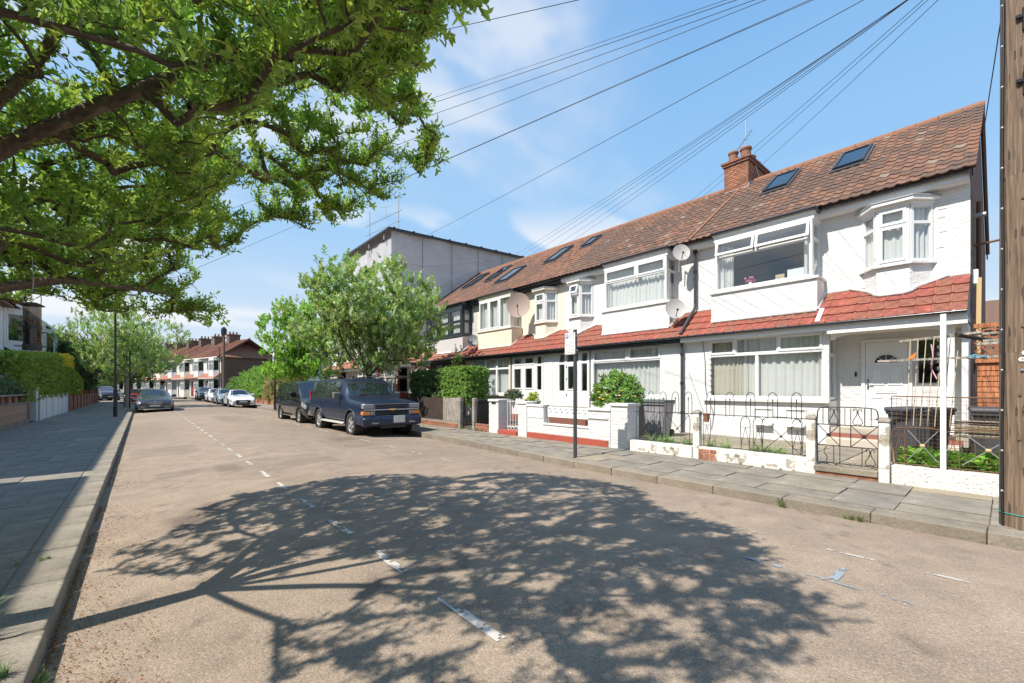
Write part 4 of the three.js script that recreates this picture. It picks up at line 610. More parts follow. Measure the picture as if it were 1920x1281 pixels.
{ // iron panels, wire netting and the stick pergola of the end house
  const mk = (A0, len, label, mat) => { const p = front('iron_railing', label, 'railing', A0, 'iron panels behind the roughcast wall'), z = -0.08; obj('frame', [tube([V(0, 0.3, z), V(0, 0.83, z), V(0.04, 0.86, z), V(len - 0.04, 0.86, z), V(len, 0.83, z), V(len, 0.3, z)], 0.008, 30, 5), bar(V(0, 0.34, z), V(len, 0.34, z), 0.007)], mat, p); obj('brace', [bar(V(0.16, 0.84, z), V(len - 0.05, 0.4, z), 0.006, 5), bar(V(0.16, 0.4, z), V(len - 0.05, 0.84, z), 0.006, 5)], M.galv, p); obj('boss', [new THREE.SphereGeometry(0.032, 10, 8).scale(1, 0.8, 0.6).translate((len + 0.11) / 2, 0.62, z)], std([0.55, 0.38, 0.18], 0.7), p); obj('lattice', [bar(V(0.13, 0.34, z), V(0.13, 0.86, z), 0.006, 5), ...scroll(0.065, 0.42, 0.78, 0.11, z, 0.004)], mat, p); };
  mk(1.14, 0.53, 'rusty iron panel with pale boss beside the concrete post', M.rust); mk(0.58, 0.68, 'rusty iron panel with tan boss beside the telegraph pole', M.rust);
  const post = front('timber_post', 'tall white square post rising from the roughcast wall', 'post', 0.605); obj('shaft', [rbx(-0.03, 0.03, 0.3, 2.48, -0.07, -0.01, 0.004)], M.whiteTrim, post);
  const net = front('wire_netting', 'square wire netting tied above the iron panels', 'netting', 1.16), wires = [];
  for (let x = 0.0; x <= 2.3; x += 0.055) wires.push(bar(V(x, 0.34, -0.12), V(x, x < 0.56 ? 1.33 : 1.30, -0.12), 0.0018, 4)); for (let y = 0.34; y <= 1.32; y += 0.055) wires.push(bar(V(0, y, -0.12), V(2.3, y - 0.01, -0.12), 0.0018, 4));
  const wm = obj('wire', wires, M.rust, net); wm.userData.kind = 'stuff'; obj('edge', [bar(V(0, 0.34, -0.12), V(0, 1.33, -0.12), 0.006, 5), bar(V(0, 1.33, -0.12), V(2.3, 1.30, -0.12), 0.009, 5)], M.rust, net);
  const per = front('stick_pergola', 'rickety pergola of weathered sticks and battens beside the porch', 'pergola', 1.0), W = M.greyWood;
  [[V(-0.32, 1.86, -0.1), V(2.3, 1.88, -0.1)], [V(-0.1, 2.16, -0.3), V(0.75, 2.22, -0.3)], [V(0.5, 2.19, -0.35), V(2.3, 2.26, -0.4)], [V(0.75, 2.12, -0.6), V(2.3, 2.15, -0.7)], [V(0.7, 2.05, -0.2), V(2.3, 2.1, -0.2)], [V(0.9, 2.18, -1.0), V(2.3, 2.2, -1.1)], [V(0.9, 2.2, -1.4), V(2.3, 2.25, -1.4)], [V(0.9, 2.22, -1.8), V(2.3, 2.24, -1.8)]].forEach(([a, b]) => obj('batten', [beam(a, b, 0.035, 0.03)], W, per));
  [[V(0.52, 2.19, -0.1), V(1.0, 2.16, -2.1)], [V(1.05, 2.2, 0.0), V(1.5, 2.26, -2.1)], [V(1.6, 2.24, 0), V(1.75, 2.24, -2.1)]].forEach(([a, b]) => obj('cross_stick', [bar(a, b, 0.03, 6)], M.darkWood, per));
  for (let i = 0; i < 7; i++) obj('cane', [bar(V(0.0 + i * 0.075, 0.9, -0.14), V(0.03 + i * 0.085, 2.17 + 0.01 * i, -0.28), 0.006, 5)], std([0.50, 0.42, 0.28], 0.9), per);
  for (const x of [1.2, 1.75]) obj('upright', [bar(V(x, 0.1, -0.9), V(x, 2.2, -0.9), 0.035, 7)], M.greyWood, per);
  const lb = front('bamboo_bundle', 'bundle of bamboo canes and battens lying on the netting', 'canes', 0.55); for (let i = 0; i < 11; i++) obj('cane', [bar(V(0.0 + rr(0, 0.06), 1.0 - i * 0.022, -0.16 - (i % 3) * 0.03), V(1.8, 0.99 - i * 0.021 + rr(-0.01, 0.01), -0.16 - (i % 3) * 0.03), 0.009, 5)], pick([M.greyWood, std([0.42, 0.34, 0.22], 0.9), M.darkWood]), lb);
  const rag = front('orange_rag', 'orange rag caught in the pergola canes', 'rag', 1.02); obj('cloth', [quad(V(0.02, 1.88, -0.16), V(0.11, 1.89, -0.13), V(0.13, 1.98, -0.15), V(0.09, 1.94, -0.19))], std([0.75, 0.17, 0.02], 0.9), rag);
  const rib = front('pink_ribbon', 'pink ribbon hanging from the pergola', 'ribbon', 0.9); obj('strip', [tube([V(0.16, 2.08, -0.2), V(0.18, 1.9, -0.17), V(0.16, 1.75, -0.2), V(0.22, 1.58, -0.18)], 0.009, 16, 4)], std([0.62, 0.33, 0.42], 0.9), rib);
  const tape = front('blue_tie', 'knot of blue twine on the pergola batten', 'twine', 0.28); obj('knot', Array.from({ length: 9 }, () => new THREE.TorusGeometry(rr(0.02, 0.05), 0.005, 5, 10).rotateX(rr(0, 3)).rotateY(rr(0, 3)).translate(rr(-0.08, 0.08), 1.88 + rr(-0.02, 0.04), -0.1)), std([0.12, 0.36, 0.5], 0.8), tape);
}
{ // fence between the end house and its side yard: overlapping boards under a lattice
  const f = thing('timber_fence', 'orange brown lap fence with lattice top beside the end house', 'fence', [12.55, 0, -0.47], -Math.PI / 2);
  for (let y = 0.12; y < 1.95; y += 0.105) obj('board', [new THREE.BoxGeometry(2.6, 0.125, 0.014).rotateX(-0.13).translate(1.3, y + 0.06, 0)], pick(M.fenceWood), f);
  for (const x of [0.0, 0.55, 1.1, 1.7, 2.3]) obj('batten', [bx(x, x + 0.045, 0.1, 2.0, 0.014, 0.045)], M.darkWood, f);
  const lat = []; for (let x = -0.6; x < 2.6; x += 0.16) { const a0 = Math.max(x, 0), a1 = Math.min(x + 0.62, 2.6); if (a1 > a0) { lat.push(beam(V(a0, 2.02 + (a0 - x), 0.02), V(a1, 2.02 + (a1 - x), 0.02), 0.012, 0.025), beam(V(a0, 2.64 - (a0 - x), 0.035), V(a1, 2.64 - (a1 - x), 0.035), 0.012, 0.025)); } }
  obj('lattice', lat, M.fenceWood[1], f); obj('rail', [bx(0, 2.6, 1.95, 2.02, -0.02, 0.05), bx(0, 2.6, 2.64, 2.72, -0.02, 0.05)], M.fenceWood[2], f);
  const pl = thing('timber_plank', 'pale sawn plank leaning on the brown brick side wall', 'plank', [13.0, 0, -0.44]); obj('board', [beam(V(0, 0.1, 0.0), V(0.02, 3.72, 0.03), 0.07, 0.035)], std([0.55, 0.40, 0.2], 0.85), pl);
}
function wheelieBin(label, X, Y, A, ry, bodyM, lidM, s = 1) {
  const b = thing('wheelie_bin', label, 'bin', [X, Y, -A], ry, 'wheeled bins in the front gardens'); b.scale.setScalar(s);
  const sh = (w0, d0, w1, d1, y0, y1) => { const g = new THREE.BoxGeometry(1, 1, 1, 1, 1, 1), p = g.attributes.position; for (let i = 0; i < p.count; i++) { const t = p.getY(i) > 0; p.setXYZ(i, p.getX(i) * (t ? w1 : w0), t ? y1 : y0, p.getZ(i) * (t ? d1 : d0)); } g.computeVertexNormals(); return g; };
  obj('body', [sh(0.44, 0.46, 0.56, 0.66, 0.04, 0.92), rbx(-0.30, 0.30, 0.88, 0.95, -0.36, 0.36, 0.02), bx(-0.16, 0.16, 0.2, 0.75, 0.31, 0.33)], bodyM, b);
  const lid = new THREE.CylinderGeometry(0.9, 0.9, 0.60, 20, 1, false, -0.41, 0.82); lid.rotateZ(Math.PI / 2); const lg = new RoundedBoxGeometry(0.63, 0.07, 0.76, 3, 0.03), lp = lg.attributes.position; for (let i = 0; i < lp.count; i++) lp.setY(i, lp.getY(i) + 0.09 * (1 - (lp.getZ(i) / 0.38) ** 2)); lg.computeVertexNormals(); lg.translate(0, 0.955, 0.0);
  obj('lid', [lg], lidM, b); obj('handle', [bar(V(-0.26, 0.93, -0.40), V(0.26, 0.93, -0.40), 0.018, 8)], bodyM, b);
  for (const x of [-0.25, 0.25]) obj('wheel', [new THREE.CylinderGeometry(0.11, 0.11, 0.05, 16).rotateZ(Math.PI / 2).translate(x, 0.11, -0.27)], M.rubber, b); return b;
}
const binDark = std([0.055, 0.058, 0.068], 0.5, { bumpMap: T.soft, bumpScale: 0.003 }), binGrey = std([0.27, 0.26, 0.27], 0.6), binGreen = std([0.05, 0.2, 0.15], 0.5), binBlack = std([0.015, 0.015, 0.02], 0.5);
wheelieBin('dark grey wheelie bin behind the wire netting by the porch step', 9.5, 0.16, 0.95, -1.9, binDark, binDark, 0.98); wheelieBin('dark grey wheelie bin behind the tan boss panel', 9.6, 0.16, 0.1, -1.5, binDark, binDark);
wheelieBin('grey wheelie bin with green lid near the rose bush', 10.6, 0.13, 6.95, -1.75, binGrey, binGreen); wheelieBin('grey wheelie bin with black lid beside the downpipe', 10.5, 0.13, 6.15, -1.45, binGrey, std([0.06, 0.07, 0.07], 0.6)); wheelieBin('black wheelie bin between the weathered gate posts', 9.1, 0.1, 12.2, -1.6, binBlack, binBlack, 0.95);
{ // the white neighbour's wall
  const w = front('front_wall', 'white painted brick wall with red plinth and scrollwork panel', 'wall', 9.1), z = 0;
  const X = (A) => 9.1 - A; obj('core', [bx(X(8.43), X(6.2), -0.1, 0.44, -0.2, -0.006), bx(X(6.87), X(6.2), 0.44, 0.9, -0.2, -0.006), bx(X(9.1), X(8.43), -0.1, 0.93, -0.2, -0.006)], M.paintMortar, w);
  bricks(w, X(8.43), X(6.2), 0.2, 0.42, 0, [brickWhite]); bricks(w, X(6.87), X(6.2), 0.42, 0.9, 0, [brickWhite]); bricks(w, X(9.1), X(8.43), 0.2, 0.62, 0, [brickWhite]);
  obj('coping', [rbx(X(8.45), X(6.85), 0.44, 0.49, -0.22, 0.02, 0.01), rbx(X(6.9), X(6.18), 0.90, 0.96, -0.23, 0.03, 0.012), rbx(X(9.12), X(8.42), 0.93, 0.99, -0.23, 0.03, 0.012), rbx(X(6.87), X(6.25), 0.70, 0.75, -0.02, 0.03, 0.008)], brickWhite, w);
  obj('render_panel', [bx(X(9.08), X(8.45), 0.62, 0.93, -0.02, 0.006)], M.whiteSmooth, w); obj('plinth', [bx(X(9.1), X(6.25), -0.1, 0.19, -0.01, 0.02)], M.redPaint, w);
  const ip = front('scrollwork_panel', 'white scrolled iron panel set in the white brick wall', 'railing', 8.4); obj('sheet', [bx(0.03, 1.5, 0.66, 0.94, -0.12, -0.105)], M.whiteTrim, ip); for (let i = 0; i < 7; i++) obj('scroll', [new THREE.TorusGeometry(0.055, 0.009, 5, 14).translate(0.14 + i * 0.2, 0.86, -0.09), ], i % 2 ? M.whiteTrim : M.upvc, ip), obj('lower_scroll', [new THREE.TorusGeometry(0.05, 0.005, 5, 14).translate(0.14 + i * 0.2, 0.57, -0.1)], M.rust, ip); obj('rails', [bar(V(0, 0.64, -0.1), V(1.53, 0.64, -0.1), 0.009), bar(V(0, 0.50, -0.1), V(1.53, 0.50, -0.1), 0.008), bar(V(0, 0.96, -0.1), V(1.53, 0.96, -0.1), 0.009)], M.rust, ip);
  const pil = (A0, A1, h, label) => { const p = front('gate_pillar', label, 'pillar', A0, 'white brick pillars along the frontage'), L = A0 - A1; obj('core', [bx(0.006, L - 0.006, -0.1, h - 0.06, -L + 0.01, -0.006)], M.paintMortar, p); bricks(p, 0, L, 0.0, h - 0.08, 0, [brickWhite]); bricks(p, -L, -0.1, 0.0, h - 0.08, L, [brickWhite], 1); obj('coping', [rbx(-0.03, L + 0.03, h - 0.07, h, -L - 0.03, 0.03, 0.012)], brickWhite, p); };
  pil(6.19, 5.72, 1.1, 'white brick pillar at the downpipe end of the red plinth wall'); pil(9.5, 9.12, 1.06, 'white brick pillar on the near side of the white iron gate'); pil(10.9, 10.42, 1.1, 'white brick pillar beside the weathered timber posts');
  const g = front('white_gate', 'narrow white iron gate standing open', 'gate', 10.1); g.rotation.y += 0.5; for (let i = 0; i < 6; i++) obj('bar', [bar(V(0.05 + i * 0.09, 0.25, -0.1), V(0.05 + i * 0.09, 1.05, -0.1), 0.009, 5)], M.upvc, g); obj('rail', [bar(V(0.03, 0.28, -0.1), V(0.52, 0.28, -0.1), 0.01), bar(V(0.03, 1.05, -0.1), V(0.52, 1.05, -0.1), 0.01)], M.upvc, g); for (let i = 0; i < 4; i++) obj('scroll', [new THREE.TorusGeometry(0.045, 0.008, 5, 12).translate(0.1 + i * 0.11, 0.22, -0.1)], M.upvc, g);
  const s2 = front('gate_step', 'red painted step at the white iron gate', 'step', 10.4); obj('tread', [rbx(0, 0.88, -0.1, 0.16, -0.3, 0.06, 0.012)], M.redPaint, s2);
  const np = front('number_sign', 'small dark number plate on the white brick pillar', 'sign', 10.8); obj('board', [bx(0.05, 0.25, 0.96, 1.02, 0.012, 0.022)], M.black, np);
}
{ // weathered posts, timber boards on a brick base
  for (const [A, l] of [[11.78, 'weathered timber post on the near side of the black bin'], [12.62, 'weathered timber post at the end of the dark board fence']]) { const p = front('gate_post', l, 'post', A, 'weathered timber gate posts'); obj('shaft', [rbx(-0.07, 0.07, -0.1, 1.12, -0.14, 0, 0.03, 3)], M.greyWood, p); }
  const f = front('board_fence', 'dark stained board fence on a brick base below the hedge', 'fence', 16.8); for (let x = 0; x < 4.05; x += 0.125) obj('board', [rbx(x, x + 0.118, 0.27, 1.1 + rr(-0.02, 0.02), -0.10, -0.08, 0.004)], x > 2.9 ? M.greyWood : M.darkWood, f);
  bricks(f, 0, 4.1, -0.02, 0.25, 0.0, M.bricks); obj('core', [bx(0, 4.1, -0.1, 0.26, -0.2, -0.02)], M.mortar, f); obj('rail', [bx(0, 4.1, 0.4, 0.47, -0.14, -0.10), bx(0, 4.1, 0.9, 0.97, -0.14, -0.10)], M.darkWood, f);
  const w = front('brick_wall', 'short red brick wall beside the weathered timber post', 'wall', 11.7); bricks(w, 0.02, 0.75, -0.02, 0.28, -0.02, M.bricks); obj('core', [bx(0, 0.78, -0.1, 0.26, -0.2, -0.04)], M.mortar, w);
}
// ---------------------------------------------------------------- poles, sign, wires
{
  const p = thing('telegraph_pole', 'weathered brown timber telegraph pole on the pavement kerb', 'telegraph pole', [6.93, -0.02, 0.08]);
  const g = new THREE.CylinderGeometry(0.115, 0.158, 7.4, 28, 60), a = g.attributes.position, u = g.attributes.uv; for (let i = 0; i < a.count; i++) { const y = a.getY(i), th = Math.atan2(a.getZ(i), a.getX(i)), k = 1 + 0.02 * (fbm3(Math.cos(th) * 2, y * 0.7, Math.sin(th) * 2, 3) - 0.5); a.setX(i, a.getX(i) * k); a.setZ(i, a.getZ(i) * k); u.setXY(i, u.getX(i) * 0.95, y * 0.55); } g.computeVertexNormals(); g.translate(0, 3.65, 0);
  obj('shaft', g, M.wood, p, true); p.rotation.z = 0.012; p.rotation.x = -0.004;
  const face = Math.atan2(-1, 0.0);                                         // the side that looks at the road
  const at = (h, ang, out = 0) => { const r = mixn(0.158, 0.115, h / 7.4) + out; return V(Math.cos(ang) * r, h, Math.sin(ang) * r); };
  const AN = Math.PI - 0.35;
  for (const y of [4.55, 5.2]) { const q = at(y, AN, 0.012); obj('step_plate', [new THREE.BoxGeometry(0.05, 0.22, 0.02).rotateY(-AN + Math.PI / 2).translate(q.x, q.y, q.z), new THREE.BoxGeometry(0.14, 0.03, 0.025).rotateY(-AN + Math.PI / 2).translate(q.x, q.y + 0.03, q.z)], M.black, p); }
  const oval = (h, da) => { const q = at(h, AN + da, 0.004); return new THREE.CylinderGeometry(0.024, 0.024, 0.008, 14).rotateX(Math.PI / 2).scale(1.15, 0.9, 1).rotateY(-AN - da + Math.PI / 2).translate(q.x, q.y, q.z); };
  const disc = (ch) => { const c = document.createElement('canvas'); c.width = c.height = 64; const x = c.getContext('2d'); x.fillStyle = '#dcd8cf'; x.fillRect(0, 0, 64, 64); x.fillStyle = '#222'; x.font = 'bold 46px sans-serif'; x.textAlign = 'center'; x.textBaseline = 'middle'; x.fillText(ch, 32, 34); const t = new THREE.CanvasTexture(c); t.colorSpace = THREE.SRGBColorSpace; return std([1, 1, 1], 0.6, { map: t }); };
  for (const [h, da, ch] of [[1.83, 0.14, 'D'], [1.83, -0.14, 'P'], [1.765, 0.28, '9'], [1.765, 0.0, '7'], [1.765, -0.28, '7']]) {
    const q = at(h, AN + da, 0.0085); obj('number_disc', [oval(h, da)], M.whiteTrim, p);
    obj('number', new THREE.PlaneGeometry(0.042, 0.042).rotateY(-AN - da + Math.PI / 2).translate(q.x, q.y, q.z), disc(ch), p, true);
  }
  const band = at(1.66, AN, 0.006); obj('tag', [new THREE.BoxGeometry(0.12, 0.022, 0.006).rotateY(-AN + Math.PI / 2).translate(band.x, band.y, band.z)], M.galv, p); const b2 = at(0.42, AN - 0.25, 0.006); obj('tag', [new THREE.BoxGeometry(0.1, 0.03, 0.006).rotateY(-AN + 0.25 + Math.PI / 2).translate(b2.x, b2.y, b2.z)], M.whiteTrim, p);
  obj('cable', [tube([0.05, 1, 2, 3, 4, 5, 6, 7].map((h) => at(h, AN + 1.2 + 0.05 * Math.sin(h * 2), 0.014)), 0.012, 40, 6)], M.black, p); obj('clip', Array.from({ length: 16 }, (_, i) => { const q = at(0.4 + i * 0.42, AN + 1.2, 0.02); return new THREE.SphereGeometry(0.014, 6, 5).translate(q.x, q.y, q.z); }), M.galv, p);
  for (const [h, da] of [[0.75, 0.1], [1.05, -0.25], [1.25, 0.2], [1.5, -0.1], [2.1, 0.25], [2.45, 0.0], [2.95, -0.3], [3.4, 0.2], [3.9, -0.1], [0.95, 0.45], [1.4, 0.4]]) { const q = at(h, AN + da, -0.004); obj('knot', [new THREE.SphereGeometry(0.016, 8, 6).scale(1, 1.4, 1).translate(q.x, q.y, q.z)], M.wood, p); }
  obj('twine', [new THREE.TorusGeometry(0.163, 0.005, 5, 24).rotateX(Math.PI / 2 + 0.04).translate(0, 0.17, 0)], std([0.05, 0.3, 0.28], 0.7), p);
}
const poleTop = V(6.9, 6.35, 0.1);
{ // overhead wires
  let n = 0; const wire = (ends, sag, r, label) => { const [a, b] = ends, m = a.clone().add(b).multiplyScalar(0.5); m.y -= sag; const q1 = a.clone().lerp(b, 0.25), q3 = a.clone().lerp(b, 0.75); q1.y -= sag * 0.75; q3.y -= sag * 0.75; const o = obj('overhead_wire', tube([a, q1, m, q3, b], r, 40, 5), M.black); tag(o, label, 'wire', 'overhead telephone wires'); };
  const P = (dx, dy, dz) => poleTop.clone().add(V(dx, dy, dz));
  const over = 'thin black wire running over the terrace ridge', across = 'thin black wire crossing the street to the shaded houses';
  [[17.3, 9.35, -21.5], [17.2, 9.15, -20.6], [17.2, 9.05, -19.3], [17.2, 8.98, -17.6], [17.2, 8.92, -16.4]].forEach(([x, y, z], i) => wire([P(0.02 * i, 0.05 * i - 0.1, 0.05 * i), V(x, y, z)], 0.10, 0.0048, over));
  [[17.5, 8.98, -9.6], [17.5, 8.95, -9.1], [17.5, 8.9, -7.6]].forEach(([x, y, z], i) => wire([P(0.05, 0.12 - 0.03 * i, 0.1), V(x, y, z)], 0.08, 0.0045, 'thin black wire passing behind the chimney stack'));
  wire([P(-0.03, 0, 0), V(10.4, 8.9, -22.8)], 0.1, 0.0055, 'thin black wire running down to the sheeted scaffold');
  [[-6, 7.6, -60], [-6, 7.4, -59], [-5.5, 5.95, -27], [-5.5, 5.9, -24.5], [-5.5, 5.85, -23.5], [-5.5, 6.2, -33], [-5.4, 5.8, -15.5], [-5.4, 5.8, -10.5]].forEach(([x, y, z], i) => wire([P(-0.08, 0.02 * i, 0.02), V(x, y, z)], 0.12 + 0.01 * i, i === 4 ? 0.003 : 0.0043, across));
  wire([V(6.95, 6.9, 0.1), V(12.9, 6.6, -0.35)], 0.02, 0.008, 'thin black wire dropping to the end house gable');
}
{ // parking sign
  const s = thing('parking_sign', 'parking sign plate on a slim dark grey post', 'sign', [6.82, 0.02, -5.9]);
  obj('post', [bar(V(0, -0.1, 0), V(0, 2.62, 0), 0.04, 14), new THREE.CylinderGeometry(0.042, 0.042, 0.03, 14).translate(0, 2.63, 0)], std([0.055, 0.055, 0.058], 0.5), s);
  const c = document.createElement('canvas'); c.width = 192; c.height = 300; const x = c.getContext('2d'); x.fillStyle = '#e9e9e6'; x.fillRect(0, 0, 192, 300); x.strokeStyle = '#222'; x.lineWidth = 3; x.strokeRect(5, 5, 182, 290); x.fillStyle = '#1f5fa8'; x.fillRect(14, 20, 52, 56); x.fillStyle = '#fff'; x.font = 'bold 50px sans-serif'; x.textAlign = 'center'; x.textBaseline = 'middle'; x.fillText('P', 40, 50); x.fillStyle = '#444'; x.fillRect(5, 118, 182, 3);
  const r2 = rngOf(9); for (let j = 0; j < 11; j++) { const y = j < 3 ? 28 + j * 28 : 134 + (j - 3) * 19; let xx = j < 3 ? 76 : 22; while (xx < 165) { const l = 8 + r2() * 26; x.fillRect(xx, y, Math.min(l, 172 - xx), 7); xx += l + 6; } }
  const t = new THREE.CanvasTexture(c); t.colorSpace = THREE.SRGBColorSpace;
  obj('plate', [bx(-0.052, -0.046, 2.13, 2.59, -0.24, 0.05)], M.galv, s); obj('sign_face', new THREE.PlaneGeometry(0.285, 0.455).rotateY(-Math.PI / 2).translate(-0.0555, 2.36, -0.095), std([1, 1, 1], 0.5, { map: t }), s, true);
  obj('clip', [bx(-0.045, 0.045, 2.5, 2.53, -0.046, 0.046), bx(-0.045, 0.045, 2.2, 2.23, -0.046, 0.046)], M.galv, s);
}
function lampPost(label, X, A, h, arm, col) { const l = thing('street_lamp', label, 'street lamp', [X, 0, -A], 0, 'street lamps'); obj('column', [bar(V(0, -0.05, 0), V(0, 1.4, 0), 0.085, 12), bar(V(0, 1.4, 0), V(0, h, 0), 0.055, 10, 0.04)], col, l); obj('base_door', [rbx(-0.045, 0.045, 0.35, 0.95, 0.075, 0.092, 0.006)], col, l); if (arm) { obj('arm', [bar(V(0, h, 0), V(arm * 0.5, h + 0.02, 0), 0.03, 8)], col, l); obj('lantern', [rbx(arm > 0 ? arm * 0.35 : arm, arm > 0 ? arm : arm * 0.35, h - 0.03, h + 0.06, -0.13, 0.13, 0.03)], M.galv, l); } return l; }
lampPost('tall black street lamp with a flat head on the shaded pavement', -1.02, 29.56, 6.25, 0.9, M.black); lampPost('slim black lamp column behind the parked van', 6.95, 33.1, 6.0, 0, M.black);
{ const p = thing('bollard_post', 'slim dark post beside the pale trunk of the street tree', 'post', [-0.67, 0, -41.6]); obj('shaft', [bar(V(0, -0.05, 0), V(0, 4.1, 0), 0.05, 10)], M.black, p); }
lampPost('distant black street lamp before the bay fronted terrace', 7.3, 64, 6.5, -1.0, M.black);
{ const p = thing('telegraph_pole', 'distant brown telegraph pole with a terminal box at its head', 'telegraph pole', [8.7, 0, -72]); obj('shaft', [bar(V(0, 0, 0), V(0, 9.7, 0), 0.2, 10, 0.14)], M.wood, p); obj('terminal_box', [bar(V(0, 9.0, 0), V(0, 9.8, 0), 0.36, 10), bar(V(0, 9.8, 0), V(0, 10.0, 0), 0.2, 10)], M.black, p); }

// ---------------------------------------------------------------- trees and plants
function leafShape(L, W, fold = 0.25, droop = 0.2) {                        // a pointed leaf along +z, folded on its midrib
  const P = [[0, 0, 0], [W * 0.42, fold * W * 0.5, L * 0.32], [W * 0.34, fold * W * 0.4 - droop * L * 0.15, L * 0.66], [0, -droop * L * 0.45, L], [-W * 0.34, fold * W * 0.4 - droop * L * 0.15, L * 0.66], [-W * 0.42, fold * W * 0.5, L * 0.32], [0, -droop * L * 0.12, L * 0.5]];
  const F = [[0, 1, 6], [1, 2, 6], [2, 3, 6], [3, 4, 6], [4, 5, 6], [5, 0, 6]], p = []; for (const f of F) for (const i of f) p.push(...P[i]);
  const g = new THREE.BufferGeometry(); g.setAttribute('position', new THREE.Float32BufferAttribute(p, 3)); g.computeVertexNormals(); return g;
}
function rosette(n, L, W, seed, spread = 1.0, stem = 0.5) {                 // leaves round a short shoot along +y
  const r = rngOf(seed), l = [];
  for (let i = 0; i < n; i++) { const g = leafShape(L * (0.7 + 0.5 * r()), W * (0.8 + 0.4 * r()), 0.3, 0.1 + 0.4 * r()); g.rotateX(-(0.1 + 1.0 * r()) * spread); g.rotateY(i * 2.4 + r() * 0.6); g.translate(0, L * stem * (i / n) * 1.6, 0); l.push(g); }
  return prep(mergeGeometries(l));
}
const leafMat = (rough = 0.55, tr = 0.5) => new THREE.MeshPhysicalMaterial({ color: lin(1, 1, 1), roughness: rough, transmission: tr, thickness: 0, side: THREE.DoubleSide });
const LEAF = leafMat(1.0, 0.45), GLOSSLEAF = leafMat(1.0, 0.3);
const SPRAY = { big: [0, 1, 2].map((i) => rosette(9, 0.058, 0.027, 400 + i, 1.25, 1.7)), mid: [0, 1].map((i) => rosette(8, 0.15, 0.10, 410 + i, 1.1, 1.0)), small: [0, 1].map((i) => rosette(9, 0.06, 0.032, 420 + i, 1.2, 0.8)), far: [0, 1].map((i) => rosette(8, 0.30, 0.15, 430 + i, 1.2, 1.0)) };
function scatter(name, geo, mat, mats, cols, parent) {
  const m = new THREE.InstancedMesh(geo, mat, mats.length); mats.forEach((q, i) => { m.setMatrixAt(i, q); m.setColorAt(i, cols[i]); }); m.name = name; m.castShadow = m.receiveShadow = true; m.userData.kind = 'stuff'; parent.add(m); return m;
}
const _q = new THREE.Quaternion(), _e = new THREE.Euler();
function place(p, dir, s, r = R) { const q = new THREE.Quaternion().setFromUnitVectors(V(0, 1, 0), dir.clone().normalize()); _q.setFromAxisAngle(V(0, 1, 0), r() * 6.283); q.multiply(_q); return new THREE.Matrix4().compose(p, q, V(s, s, s)); }
function tint(base, v, r = R, warm = 0) { const f = 1 + v * (r() - 0.5) * 2, h = (r() - 0.5) * 0.25 + warm; return lin(base[0] * f * (1 + h), base[1] * f, base[2] * f * (1 - h)); }
// limbs: polylines from the root; targets: twig ends; grows the nearest branch out to each target
function grow(root, limbs, targets, step = 0.28, tipR = 0.0035, expo = 2.35) {
  const N = [{ p: root, par: -1, len: 0 }]; const add = (p, par) => { N.push({ p, par, len: N[par].len + p.distanceTo(N[par].p) }); return N.length - 1; };
  for (const l of limbs) { let cur = 0, bd = 1e9; N.forEach((n, i) => { const d = n.p.distanceTo(l[0]); if (d < bd) { bd = d; cur = i; } }); const c = new THREE.CatmullRomCurve3([N[cur].p, ...l.filter((q) => q.distanceTo(N[cur].p) > 0.01)]), k = Math.ceil(c.getLength() / step); for (let i = 1; i <= k; i++) cur = add(c.getPoint(i / k), cur); }
  const ends = []; targets.sort((a, b) => a.distanceTo(root) - b.distanceTo(root));
  for (const t of targets) {
    let best = 0, bc = 1e9; for (let i = 0; i < N.length; i++) { const d = N[i].p.distanceTo(t), c = d + 0.12 * N[i].len; if (c < bc) { bc = c; best = i; } }
    const a = N[best].p, d = a.distanceTo(t), k = Math.max(1, Math.ceil(d / step)), mid = a.clone().lerp(t, 0.5).add(V((R() - 0.5) * d * 0.3, (R() - 0.3) * d * 0.25, (R() - 0.5) * d * 0.3)); let cur = best;
    for (let i = 1; i <= k; i++) { const s = i / k, q = a.clone().multiplyScalar((1 - s) ** 2).add(mid.clone().multiplyScalar(2 * s * (1 - s))).add(t.clone().multiplyScalar(s * s)); cur = add(q, cur); } ends.push(cur);
  }
  const w = new Float64Array(N.length); ends.forEach((e) => (w[e] += Math.pow(tipR, expo))); for (let i = N.length - 1; i > 0; i--) { if (!w[i]) w[i] = Math.pow(tipR, expo); w[N[i].par] += w[i]; }
  N.forEach((n, i) => (n.r = Math.pow(w[i], 1 / expo))); return { N, ends };
}
